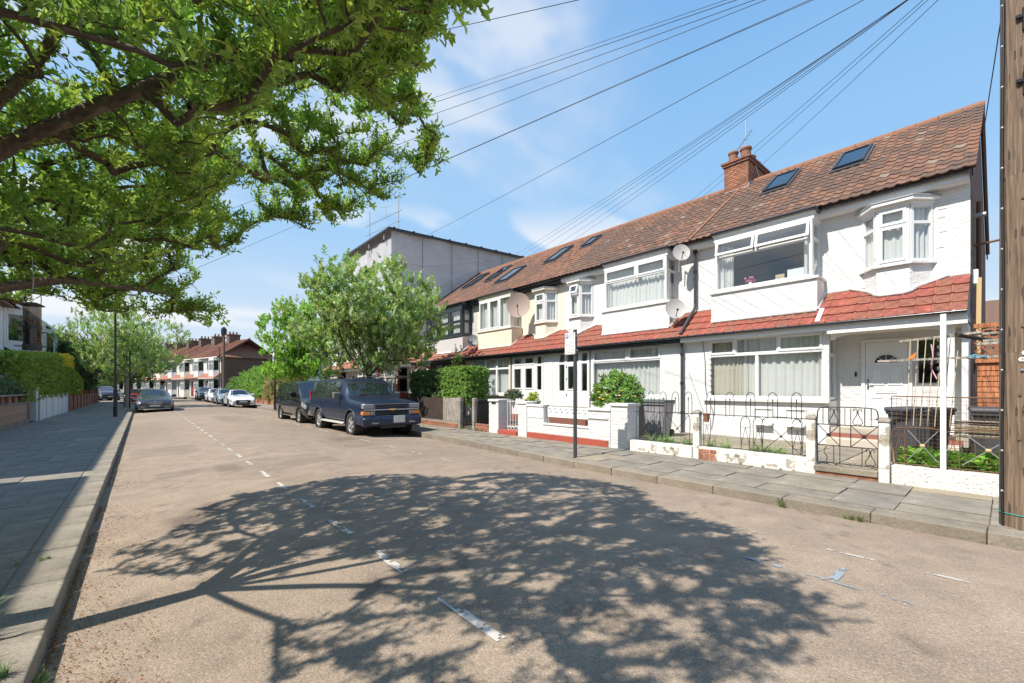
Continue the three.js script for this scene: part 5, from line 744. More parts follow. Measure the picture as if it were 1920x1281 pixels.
function woodGeo(N, lo, hi, maxR = 9) {
  const pos = [], nor = [], idx = [], uv = [];
  for (let i = 1; i < N.length; i++) {
    const n = N[i], p = N[n.par], r1 = Math.min(n.r, maxR), r0 = Math.min(p.r, maxR, r1 * 1.6); if (r1 < lo || r1 >= hi) continue; const d = n.p.clone().sub(p.p), L = d.length(); if (L < 1e-4) continue; d.normalize();
    const u = Math.abs(d.y) > 0.9 ? V(1, 0, 0) : V(0, 1, 0), a = d.clone().cross(u).normalize(), b = d.clone().cross(a), S = r1 > 0.05 ? 12 : r1 > 0.015 ? 7 : 4, o = pos.length / 3;
    for (let e = 0; e < 2; e++) for (let k = 0; k <= S; k++) { const t = k / S * 6.2832, c = Math.cos(t), s = Math.sin(t), r = e ? r1 : r0, q = e ? n.p : p.p, nx = a.clone().multiplyScalar(c).addScaledVector(b, s); pos.push(q.x + nx.x * r, q.y + nx.y * r, q.z + nx.z * r); nor.push(nx.x, nx.y, nx.z); uv.push(k / S * 6.28 * r1, e * L); }
    for (let k = 0; k < S; k++) { const a0 = o + k, b0 = o + S + 1 + k; idx.push(a0, a0 + 1, b0, a0 + 1, b0 + 1, b0); }
  }
  const g = new THREE.BufferGeometry(); g.setIndex(idx); g.setAttribute('position', new THREE.Float32BufferAttribute(pos, 3)); g.setAttribute('normal', new THREE.Float32BufferAttribute(nor, 3)); g.setAttribute('uv', new THREE.Float32BufferAttribute(uv, 2)); return g;
}
function rawMesh(name, g, mat, parent) { const m = new THREE.Mesh(g, mat); m.name = name; m.castShadow = m.receiveShadow = true; parent.add(m); return m; }
function tree(label, X, A, o) {
  const t = thing('street_tree', label, 'tree', [X, 0, -A], 0, o.group), r = rngOf(o.seed), root = V(0, -0.1, 0), tg = [];
  const bare = o.bare || 0.4; let tries = 0;
  while (tg.length < o.twigs && tries++ < 60000) {
    const th = r() * 6.283, u = Math.pow(r(), 0.45), ph = Math.acos(2 * r() - 1), x = Math.sin(ph) * Math.cos(th), y = Math.cos(ph), z = Math.sin(ph) * Math.sin(th);
    const lump = 0.78 + 0.44 * fbm3(x * 2.2 + o.seed, y * 2.2, z * 2.2, 3), p = V(x * o.rx * u * lump, o.cy + y * o.ry * u * lump, z * o.rz * u * lump); if (p.y < o.low) continue; if (fbm3(p.x * 0.9 + o.seed, p.y * 0.9, p.z * 0.9, 2) < bare) continue; tg.push(p);
  }
  const fork = V(o.lean || 0, o.fork, 0), limbs = [[V(0, 0.5, 0), V((o.lean || 0) * 0.5, o.fork * 0.6, 0.03), fork]]; for (let i = 0; i < o.limbs; i++) { const a = i / o.limbs * 6.283 + r(); limbs.push([fork, V(fork.x + Math.cos(a) * o.rx * 0.28, mixn(o.fork, o.cy, 0.45), Math.sin(a) * o.rz * 0.28), V(fork.x + Math.cos(a) * o.rx * (0.3 + 0.3 * r()), o.cy + o.ry * (0.2 + 0.45 * r()), Math.sin(a) * o.rz * (0.3 + 0.3 * r()))]); }
  const { N, ends } = grow(root, limbs, tg, 0.35, o.tip || 0.006, 2.25); N.forEach((n) => { n.r = Math.min(n.r, o.trunk); }); for (const n of N) if (n.p.y < o.fork + 0.05 && Math.hypot(n.p.x, n.p.z) < 0.6) n.r = o.trunk * (1.15 - 0.3 * n.p.y / o.fork);
  rawMesh('trunk', woodGeo(N, 0.03, 9), o.barkMat || M.bark, t); rawMesh('twigs', woodGeo(N, 0, 0.03), o.barkMat || M.bark, t).userData.kind = 'stuff';
  const ms = [[], []], cs = [[], []]; for (const e of ends) for (let k = 0; k < o.per; k++) { const n = N[e], q = N[n.par], s = k / o.per, p = n.p.clone().lerp(q.p, s).add(V((r() - 0.5) * o.loose, (r() - 0.5) * o.loose, (r() - 0.5) * o.loose)); const d = n.p.clone().sub(q.p).normalize().multiplyScalar(0.5).add(V(r() - 0.5, o.upright + r() * 0.6, r() - 0.5)), w = r() < 0.5 ? 0 : 1; ms[w].push(place(p, d, (0.7 + 0.6 * r()) * (o.size || 1), r)); cs[w].push(r() < (o.pale || 0) ? tint(o.paleCol, 0.2, r) : tint(o.color, 0.35, r)); }
  const crown = group('crown', t); [0, 1].forEach((w) => scatter('leaves', (o.spray || SPRAY.mid)[w], LEAF, ms[w], cs[w], crown)); return t;
}
{ // the tree over the camera's street side
  const t = thing('street_tree', 'broad green tree spreading over the street from the shaded pavement', 'tree', [-1.25, 0, -4.15]), O = V(-1.25, 0, -4.15), W = (X, Y, A) => V(X, Y, -A).sub(O), r = rngOf(77), tg = [];
  const lobes = (th) => 1 + 0.13 * Math.sin(th * 3 + 1.1) + 0.09 * Math.sin(th * 5 + 0.3) + 0.06 * Math.sin(th * 9 + 2);
  let tries = 0; while (tg.length < 2500 && tries++ < 140000) {
    const th = r() * 6.283, u = Math.sqrt(r()), cx = Math.cos(th), ca = Math.sin(th), RX = cx > 0 ? 2.12 : 2.3, RA = ca > 0 ? 3.05 : 3.3, k = lobes(th), X = 0.0 + cx * RX * u * k, A = 4.25 + ca * RA * u * k;
    const far = smooth(5.2, 7.3, A), low = mixn(2.75 + 1.05 * smooth(0.1, 1.7, X), 2.35 + 1.0 * smooth(0.5, 1.4, X), far) + 0.35 * (1 - u) + 0.25 * (fbm3(X * 1.5, A * 1.5, 5, 2) - 0.5), high = mixn(5.5, 4.0, u * u) - 0.6 * far;
    const Y = low + (high - low) * Math.pow(r(), 1.25); if (high < low + 0.1) continue; if (fbm3(X * 1.1 + 3, Y * 1.1, A * 1.1, 3) < 0.41) continue;
    if (Math.hypot(X, A, Y - 1.45) < 2.5) continue; tg.push(W(X, Y, A));
  }
  for (const [X, Y, A] of [[0.55, 2.42, 7.0], [0.62, 2.32, 7.15], [0.45, 2.38, 7.25], [0.70, 2.45, 7.0], [0.35, 2.45, 7.05], [0.6, 2.55, 6.9], [0.76, 2.40, 7.05], [-0.3, 2.36, 6.7], [-0.42, 2.34, 6.6], [-0.15, 2.40, 6.6]]) for (let k = 0; k < 3; k++) tg.push(W(X + (r() - 0.5) * 0.15, Y + (r() - 0.5) * 0.12, A + (r() - 0.5) * 0.2));
  for (let i = 0; i < 190; i++) { const A = 4.4 + 2.9 * r(), X = -0.17 * A - 0.35 + (0.3 + 0.2 * A) * r(), Y = 2.42 + 0.75 * r(); tg.push(W(X, Y, A)); }
  const F = W(-1.22, 1.95, 4.12);
  const limbs = [[W(-1.25, 0.5, 4.15), W(-1.27, 1.2, 4.13), F], [F, W(-0.95, 2.5, 4.1), W(-0.65, 2.91, 4.0), W(-0.3, 3.2, 4.08), W(0.07, 3.65, 4.16), W(0.6, 3.9, 4.0), W(1.13, 4.26, 3.78)], [F, W(-0.95, 2.6, 3.85), W(-0.6, 3.07, 3.69), W(-0.37, 3.52, 3.6), W(-0.2, 4.2, 3.3)], [F, W(-1.05, 2.2, 4.5), W(-0.8, 2.53, 4.9), W(-0.77, 2.98, 5.4), W(-0.3, 3.35, 5.7), W(0.15, 3.61, 5.95), W(0.7, 3.6, 6.2)],
    [F, W(-1.0, 2.12, 4.7), W(-0.83, 2.22, 5.07), W(-0.54, 2.38, 5.35), W(-0.2, 2.5, 6.0), W(0.3, 2.62, 6.8)], [F, W(-1.6, 2.7, 3.6), W(-2.0, 3.6, 3.0), W(-2.2, 4.3, 2.6)], [F, W(-1.3, 2.9, 4.4), W(-1.4, 4.0, 4.8), W(-1.3, 4.9, 5.2)], [W(0.07, 3.65, 4.16), W(0.5, 3.55, 4.6), W(1.0, 3.6, 5.0)], [W(-0.65, 2.91, 4.0), W(0.0, 3.3, 3.5), W(0.7, 3.7, 3.0), W(1.3, 4.1, 2.6)], [F, W(-0.9, 2.7, 3.4), W(-0.5, 3.4, 2.4), W(0.0, 3.9, 1.6)]];
  const { N, ends } = grow(W(-1.25, -0.1, 4.15), limbs, tg, 0.16, 0.0032, 2.3); N.forEach((n) => { n.r = Math.min(n.r, 0.056); }); for (const n of N) if (n.p.y < 2.0) n.r = 0.125 - 0.02 * n.p.y;
  rawMesh('trunk', woodGeo(N, 0.022, 9), M.bark, t); rawMesh('twigs', woodGeo(N, 0, 0.022), M.bark, t).userData.kind = 'stuff';
  const ms = [[], [], []], cs = [[], [], []], put = (p, d, s) => { const w = Math.floor(r() * 3); ms[w].push(place(p, d, s, r)); cs[w].push(r() < 0.2 ? tint([0.50, 0.64, 0.085], 0.25, r) : tint([0.29, 0.45, 0.07], 0.4, r)); };
  for (const e of ends) { let n = e, run = 0; const L = 0.35 + 0.25 * r(); for (let k = 0; k < 6 && n > 0 && run < L; k++) { const a = N[n].p, b = N[N[n].par].p, d = a.clone().sub(b).normalize(); for (let j = 0; j < (k ? 1 : 2); j++) put(a.clone().lerp(b, r()).add(V((r() - 0.5) * 0.06, (r() - 0.5) * 0.06, (r() - 0.5) * 0.06)), d.multiplyScalar(0.7).add(V(r() - 0.5, 0.25 + r() * 0.5, r() - 0.5)), 0.75 + 0.55 * r()); run += a.distanceTo(b); n = N[n].par; } }
  const crown = group('crown', t); [0, 1, 2].forEach((w) => scatter('leaves', SPRAY.big[w], LEAF, ms[w], cs[w], crown));
  console.log('overhead tree', N.length, 'nodes', ms.map((m) => m.length).join(','));
}
tree('silvery green whitebeam behind the blue estate car', 7.35, 17.9, { seed: 11, cy: 4.45, rx: 3.3, ry: 2.5, rz: 3.3, low: 2.1, fork: 1.9, limbs: 7, trunk: 0.17, twigs: 600, per: 6, loose: 0.5, upright: 0.4, color: [0.30, 0.44, 0.09], pale: 0.24, paleCol: [0.54, 0.62, 0.34], bare: 0.42, group: 'street trees', size: 1.0 });
tree('bright green young tree behind the black van', 7.3, 27.4, { seed: 23, cy: 4.3, rx: 2.5, ry: 3.1, rz: 2.5, low: 2.0, fork: 1.7, limbs: 9, trunk: 0.13, twigs: 380, per: 7, loose: 0.45, upright: 1.2, color: [0.25, 0.48, 0.04], pale: 0.15, paleCol: [0.36, 0.56, 0.07], bare: 0.45, group: 'street trees' });
tree('pale sparse tree beside the tall street lamp', -0.85, 44, { seed: 31, cy: 4.9, rx: 3.9, ry: 3.0, rz: 3.6, low: 2.2, fork: 2.2, limbs: 8, trunk: 0.2, twigs: 300, per: 5, loose: 0.7, upright: 0.5, color: [0.31, 0.45, 0.09], pale: 0.2, paleCol: [0.52, 0.6, 0.3], bare: 0.42, spray: SPRAY.far, size: 0.62, group: 'street trees', barkMat: std([0.32, 0.28, 0.23], 0.95) });
tree('green tree beyond the red parked car', -0.9, 62, { seed: 37, cy: 4.4, rx: 3.6, ry: 2.6, rz: 3.4, low: 2.0, fork: 2.0, limbs: 7, trunk: 0.18, twigs: 300, per: 7, loose: 0.9, upright: 0.4, color: [0.25, 0.38, 0.08], bare: 0.36, spray: SPRAY.far, size: 0.85, group: 'street trees' });
tree('dark leafy tree over the red brick garden walls', -5.0, 50, { seed: 41, cy: 3.2, rx: 2.4, ry: 2.6, rz: 3.6, low: 0.8, fork: 1.2, limbs: 6, trunk: 0.16, twigs: 300, per: 8, loose: 0.8, upright: 0.3, color: [0.07, 0.13, 0.03], bare: 0.3, spray: SPRAY.far, size: 0.8, group: 'garden trees' });
tree('leafy tree closing the far end of the street', -22, 118, { seed: 43, cy: 5.5, rx: 6, ry: 4.2, rz: 5, low: 1.5, fork: 2.2, limbs: 7, trunk: 0.3, twigs: 300, per: 8, loose: 1.5, upright: 0.3, color: [0.10, 0.16, 0.05], bare: 0.25, spray: SPRAY.far, size: 1.7, group: 'far trees' });
tree('grey green tree behind the parked cars on the shaded side', -9, 84, { seed: 47, cy: 4.8, rx: 4.5, ry: 3.6, rz: 5, low: 1.5, fork: 2.2, limbs: 7, trunk: 0.25, twigs: 300, per: 8, loose: 1.3, upright: 0.3, color: [0.11, 0.17, 0.05], bare: 0.28, spray: SPRAY.far, size: 1.3, group: 'far trees' });
// shrubs, hedges: leaves through a solid shape with a twiggy core
function bush(name, label, cat, X, Y, A, rx, ry, rz, n, spray, base, o = {}) {
  const t = thing(name, label, cat, [X, Y, -A], 0, o.group), r = rngOf(o.seed || 5), ms = [[], []], cs = [[], []];
  for (let i = 0; i < n; i++) {
    let p, d; if (o.box) { const f = r(), e = (k) => k * (0.9 + 0.14 * r()); p = V((r() * 2 - 1) * rx, (r() * 2 - 1) * ry, (r() * 2 - 1) * rz); const ax = Math.floor(r() * 3), s = r() < 0.5 ? -1 : 1; if (ax === 0) p.x = s * e(rx); else if (ax === 1) p.y = e(ry); else p.z = s * e(rz); d = V(ax === 0 ? s : 0, ax === 1 ? 1 : 0.3, ax === 2 ? s : 0).add(V(r() - 0.5, r() - 0.5, r() - 0.5)); p.multiplyScalar(1 + 0.08 * (fbm3(p.x * 2, p.y * 2, p.z * 2, 2) - 0.5)); } else { const th = r() * 6.283, y = r() * 1.5 - 0.5, q = Math.sqrt(Math.max(0, 1 - y * y)), u = 0.55 + 0.45 * Math.pow(r(), 0.5), k = 0.72 + 0.56 * fbm3(Math.cos(th) * q * 2.5 + X, y * 2.5, Math.sin(th) * q * 2.5 + A, 3); p = V(Math.cos(th) * q * rx * u * k, y * ry * u * k, Math.sin(th) * q * rz * u * k); d = p.clone().normalize().add(V(r() - 0.5, r() * 0.6, r() - 0.5)); }
    if (o.slope) p.y = (p.y + ry) * (1 - o.slope * p.z / rz) - ry; const w = r() < 0.5 ? 0 : 1; ms[w].push(place(p, d, (0.75 + 0.5 * r()) * (o.size || 1), r)); cs[w].push(o.patch && o.patch(p) ? tint(o.patchCol, 0.2, r) : tint(base, 0.32, r));
  }
  [0, 1].forEach((w) => scatter('foliage', spray[w], o.mat || LEAF, ms[w], cs[w], t));
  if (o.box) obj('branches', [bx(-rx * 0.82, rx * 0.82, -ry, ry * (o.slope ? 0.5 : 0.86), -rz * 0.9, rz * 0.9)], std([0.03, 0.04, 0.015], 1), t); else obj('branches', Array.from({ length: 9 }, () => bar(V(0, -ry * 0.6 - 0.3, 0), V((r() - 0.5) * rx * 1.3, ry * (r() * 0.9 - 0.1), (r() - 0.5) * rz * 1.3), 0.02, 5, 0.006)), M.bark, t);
  return t;
}
{ const b = bush('rose_bush', 'rose bush with yellow blooms over the white brick wall', 'shrub', 8.95, 1.25, 6.35, 0.42, 0.58, 0.62, 520, SPRAY.small, [0.17, 0.33, 0.035], { seed: 61, mat: GLOSSLEAF, size: 1.2 }), r = rngOf(8); for (let i = 0; i < 30; i++) { const th = r() * 6.28, y = r() * 1.3 - 0.35, q = Math.sqrt(1 - Math.min(1, y * y)), p = V(Math.cos(th) * q * 0.43, y * 0.6, Math.sin(th) * q * 0.62), pet = []; for (let k = 0; k < 7; k++) { const g = new THREE.SphereGeometry(0.034, 6, 4, 0, 6.28, 0, 1.4).scale(1, 0.6, 0.5); g.rotateX(0.9).rotateY(k * 0.9).translate(Math.sin(k * 0.9) * 0.018, 0, Math.cos(k * 0.9) * 0.018); pet.push(g.translate(p.x, p.y, p.z)); } obj('bloom', pet, std(r() < 0.7 ? [0.75, 0.52, 0.06] : [0.78, 0.45, 0.25], 0.8), b); } }
bush('hedge', 'clipped green hedge block above the dark board fence', 'hedge', 9.15, 1.5, 13.35, 0.42, 0.62, 0.85, 2600, SPRAY.small, [0.19, 0.34, 0.04], { box: true, seed: 71, size: 1.15, mat: GLOSSLEAF }); bush('hedge', 'dark clipped hedge block beside the arched porch', 'hedge', 9.15, 1.45, 15.5, 0.42, 0.62, 1.25, 2600, SPRAY.small, [0.12, 0.22, 0.035], { box: true, seed: 73, size: 1.15 });
bush('shrub_shoot', 'tall leafy shoot rising out of the hedge', 'shrub', 9.2, 2.25, 13.9, 0.14, 0.5, 0.2, 60, SPRAY.small, [0.13, 0.24, 0.03], { seed: 75, size: 1.2 });
bush('shrub', 'yellow green shrub behind the white iron gate', 'shrub', 9.4, 0.75, 9.9, 0.2, 0.5, 0.28, 160, SPRAY.small, [0.4, 0.46, 0.04], { seed: 77, size: 1.2 }); bush('shrub', 'small dark shrub on the white pillar of the cream house', 'shrub', 9.2, 1.2, 10.6, 0.18, 0.16, 0.28, 120, SPRAY.small, [0.07, 0.12, 0.03], { seed: 79 });
bush('hedge', 'tall yellow green hedge over the garden walls', 'hedge', -4.2, 2.0, 33.0, 0.6, 1.1, 8.3, 9000, SPRAY.mid, [0.26, 0.36, 0.03], { box: true, seed: 81, size: 0.62, slope: 0.2, patch: (p) => p.y > 0.75 && p.z < -3.2, patchCol: [0.75, 0.60, 0.03] }); bush('shrub', 'flowering shrub in front of the tall hedge', 'shrub', -3.95, 1.25, 24.5, 0.45, 0.62, 2.6, 1100, SPRAY.mid, [0.12, 0.18, 0.05], { seed: 83, size: 0.6, patch: (p) => p.y > 0.5 && Math.sin(p.x * 9) > 0.75, patchCol: [0.4, 0.28, 0.22] });
bush('hedge', 'rounded yellow green hedge end bulging over the wall', 'hedge', -3.6, 1.6, 40.6, 0.5, 1.0, 1.2, 1100, SPRAY.mid, [0.33, 0.42, 0.03], { seed: 85, size: 0.55 });
[[9.6, 47, 1.5, 1.7, 3.0], [9.8, 52, 1.6, 2.0, 3.2], [9.7, 57.5, 1.5, 1.9, 3.2], [9.4, 62.5, 1.3, 1.5, 2.6], [9.4, 42, 1.2, 1.6, 2.6], [9.6, 67, 1.1, 1.1, 2.2]].forEach(([X, A, rx, ry, rz], i) => bush('garden_shrub', ['light green shrub over the brick wall behind the van', 'tall light green shrub behind the white saloon', 'broad light green shrub behind the silver car', 'green shrub beside the dark brick gable', 'orange green shrub behind the slim lamp column', 'small green shrub below the dark gable'][i], 'shrub', X, ry * 0.75, A, rx, ry, rz, 900, SPRAY.far, [[0.2, 0.37, 0.05], [0.22, 0.4, 0.045], [0.2, 0.36, 0.045], [0.17, 0.3, 0.05], [0.36, 0.32, 0.1], [0.15, 0.28, 0.06]][i], { seed: 90 + i, size: 0.7, group: 'shrubs behind the brick wall' }));
bush('garden_shrub', 'dark shrub in the garden of the far bay windows', 'shrub', 8.4, 1.3, 98, 1.2, 1.9, 4, 700, SPRAY.far, [0.06, 0.11, 0.03], { seed: 103, size: 0.9 }); bush('garden_shrub', 'upright yellow green shrub before the far terrace', 'shrub', 8.2, 1.6, 84, 0.8, 2.0, 1.1, 450, SPRAY.far, [0.2, 0.28, 0.03], { seed: 105, size: 0.7 });
// low growth: salad leaves, weeds, grass tufts and fallen seed husks
function tuft(n, L, seed) { const r = rngOf(seed), l = []; for (let i = 0; i < n; i++) { const h = L * (0.5 + r()), a = r() * 6.28, b = 0.3 + r() * 0.5, w = 0.004 + r() * 0.003, p = []; for (let k = 0; k < 3; k++) { const t0 = k / 3, t1 = (k + 1) / 3, f = (t) => [Math.sin(b * t * 1.6) * h * t, Math.cos(b * t) * h * t, w * (1 - t)]; const [x0, y0, w0] = f(t0), [x1, y1, w1] = f(t1); p.push(x0, y0, -w0, x1, y1, -w1, x1, y1, w1, x0, y0, -w0, x1, y1, w1, x0, y0, w0); } const g = new THREE.BufferGeometry(); g.setAttribute('position', new THREE.Float32BufferAttribute(p, 3)); g.computeVertexNormals(); g.rotateY(a); g.translate((r() - 0.5) * 0.05, 0, (r() - 0.5) * 0.05); l.push(g); } return prep(mergeGeometries(l)); }
const TUFT = [tuft(26, 0.11, 1), tuft(22, 0.15, 2)];
function strew(name, label, cat, geos, mat, list, base, v = 0.3, kind = 'stuff') { const g = group(name, scene); tag(g, label, cat); g.userData.kind = kind; const ms = geos.map(() => []), cs = geos.map(() => []); for (const [p, d, s] of list) { const w = Math.floor(R() * geos.length); ms[w].push(place(p, d, s)); cs[w].push(tint(base, v)); } geos.forEach((q, w) => ms[w].length && scatter('blades', q, mat, ms[w], cs[w], g)); return g; }
{
  const up = () => V((R() - 0.5) * 0.6, 1, (R() - 0.5) * 0.6);
  const big = [rosette(9, 0.13, 0.075, 501, 0.9, 0.3), rosette(8, 0.15, 0.08, 502, 0.9, 0.3)];
  strew('leafy_weeds', 'bright green leafy weeds behind the roughcast wall', 'weeds', big, GLOSSLEAF, Array.from({ length: 420 }, () => [V(FX + rr(0.2, 0.6), rr(0.22, 0.42), -rr(-1.4, 1.08)), up(), rr(0.6, 1.2)]), [0.24, 0.50, 0.045]);
  strew('garden_weeds', 'strap leaved weeds along the whitewashed wall', 'weeds', [tuft(14, 0.22, 5), rosette(7, 0.12, 0.04, 503, 0.8, 0.5)], LEAF, Array.from({ length: 70 }, () => { const a = pick([rr(2.5, 3.3), rr(4.2, 5.1), rr(4.2, 5.5), rr(2.9, 3.2), rr(3.6, 4.05)]); return [V(FX + rr(0.19, 0.4), 0.2, -a), up(), rr(0.7, 1.4)]; }), [0.24, 0.4, 0.08]);
  strew('kerb_grass', 'grass tufts in the kerb joints of the shaded pavement', 'grass', TUFT, LEAF, [...Array.from({ length: 16 }, () => [V(KL - KW - rr(-0.01, 0.05), -0.005, -rr(3.15, 3.6)), up(), rr(0.7, 1.3)]), ...Array.from({ length: 12 }, () => [V(KL - KW - rr(-0.02, 0.03), -0.005, -rr(3.8, 4.25)), up(), rr(0.6, 1.2)]), ...Array.from({ length: 8 }, () => [V(KL - rr(0.02, 0.32), -0.004, -(3.31 + rr(-0.02, 0.02))), up(), rr(0.3, 0.6)]), ...Array.from({ length: 5 }, () => [V(KL + rr(0, 0.04), -0.14, -rr(3.25, 3.4)), up(), rr(0.5, 0.8)]), ...Array.from({ length: 5 }, () => [V(KL - rr(0.1, 0.4), -0.004, -(5.3 + rr(-0.05, 0.05))), up(), rr(0.25, 0.45)])], [0.16, 0.26, 0.05]);
  strew('gutter_weeds', 'weeds growing along the sunny kerb', 'weeds', TUFT, LEAF, [...Array.from({ length: 9 }, () => [V(KR(2.2) + rr(-0.05, 0.05), -0.11, -(2.0 + rr(-0.06, 0.06))), up(), rr(0.5, 0.9)]), ...Array.from({ length: 5 }, () => [V(KR(1.2) - 0.03, -0.12, -rr(1.1, 1.3)), up(), rr(0.4, 0.6)]), ...Array.from({ length: 12 }, () => [V(FX - rr(0.0, 0.1), 0.035, -rr(10.9, 12.5)), up(), rr(0.5, 1)]), ...Array.from({ length: 6 }, () => [V(FX - 0.03, 0.035, -rr(2.5, 5.5)), up(), rr(0.3, 0.5)])], [0.18, 0.25, 0.05]);
  const husk = prep(leafShape(0.014, 0.008, 0.5, 0.4)), hl = []; const flat = () => V(R() - 0.5, R() * 1.2, R() - 0.5);
  for (let i = 0; i < 6500; i++) { const a = rr(2.4, 3.15), x = KL + 0.05 + Math.abs(rr(-1, 1) * rr(0, 1)) * 0.55; if (fbm3(x * 6, a * 6, 2, 3) < 0.47) continue; hl.push([V(x, camberY(x) + 0.006, -a), flat(), rr(0.6, 1.3)]); }
  for (let i = 0; i < 9000; i++) { const a = 2 + 22 * R() * R(), x = KL + 0.02 + Math.pow(R(), 3.2) * 0.5; if (fbm3(x * 2, a * 1.2, 6, 3) < 0.46) continue; hl.push([V(x, camberY(x) + 0.006, -a), flat(), rr(0.5, 1.2)]); }
  for (let i = 0; i < 900; i++) { const a = rr(0, 12), x = KR(a) - 0.02 - Math.pow(R(), 2) * 0.25; if (fbm3(x * 2, a * 1.2, 16, 3) < 0.5) continue; hl.push([V(x, camberY(x) + 0.006, -a), flat(), rr(0.5, 1.1)]); }
  strew('fallen_husks', 'rust brown seed husks lying in the gutters', 'debris', [husk], std([1, 1, 1], 0.95), hl, [0.30, 0.115, 0.03], 0.4);
}
{ // bird feeder hanging in the tree
  const f = thing('bird_feeder', 'tube bird feeder with domed lid hanging from the branch', 'bird feeder', [-0.615, 1.70, -4.72]), k = 1.0; f.scale.setScalar(0.98);
  obj('hanger', [tube([V(-0.045, 0.37, 0), V(-0.045, 0.44, 0), V(-0.03, 0.47, 0), V(0, 0.48, 0), V(0.03, 0.47, 0), V(0.045, 0.44, 0), V(0.045, 0.37, 0)], 0.003, 24, 5), tube([V(0, 0.48, 0), V(0.006, 0.56, 0), V(0, 0.72, 0)], 0.0025, 8, 4)], M.galv, f);
  obj('lid', new THREE.LatheGeometry([[0, 0.395], [0.03, 0.39], [0.065, 0.372], [0.068, 0.366], [0.0, 0.366]].map((p) => new THREE.Vector2(...p)), 24), std([0.10, 0.075, 0.055], 0.5), f);
  obj('tube', new THREE.LatheGeometry([[0.049, 0.06], [0.049, 0.366]].map((p) => new THREE.Vector2(...p)), 24), new THREE.MeshPhysicalMaterial({ color: lin(0.35, 0.31, 0.26), roughness: 0.08, transmission: 1, thickness: 0, side: THREE.DoubleSide }), f);
  obj('seed', [bar(V(0, 0.07, 0), V(0, 0.25, 0), 0.044, 14)], std([0.16, 0.11, 0.07], 0.95), f); obj('base', [bar(V(0, 0.03, 0), V(0, 0.075, 0), 0.052, 18), bar(V(0, 0.19, 0), V(0, 0.215, 0), 0.052, 18)], std([0.03, 0.03, 0.025], 0.5), f);
  obj('perch', [bar(V(-0.09, 0.06, 0), V(0.09, 0.06, 0), 0.004, 5), bar(V(-0.075, 0.17, 0.03), V(0.075, 0.17, -0.03), 0.004, 5)], M.black, f); obj('port', [new THREE.TorusGeometry(0.016, 0.006, 6, 14).rotateY(0.6).translate(0.03, 0.1, 0.042), new THREE.TorusGeometry(0.016, 0.006, 6, 14).rotateY(0.2).translate(0.0, 0.24, 0.05)], M.rust, f);
}

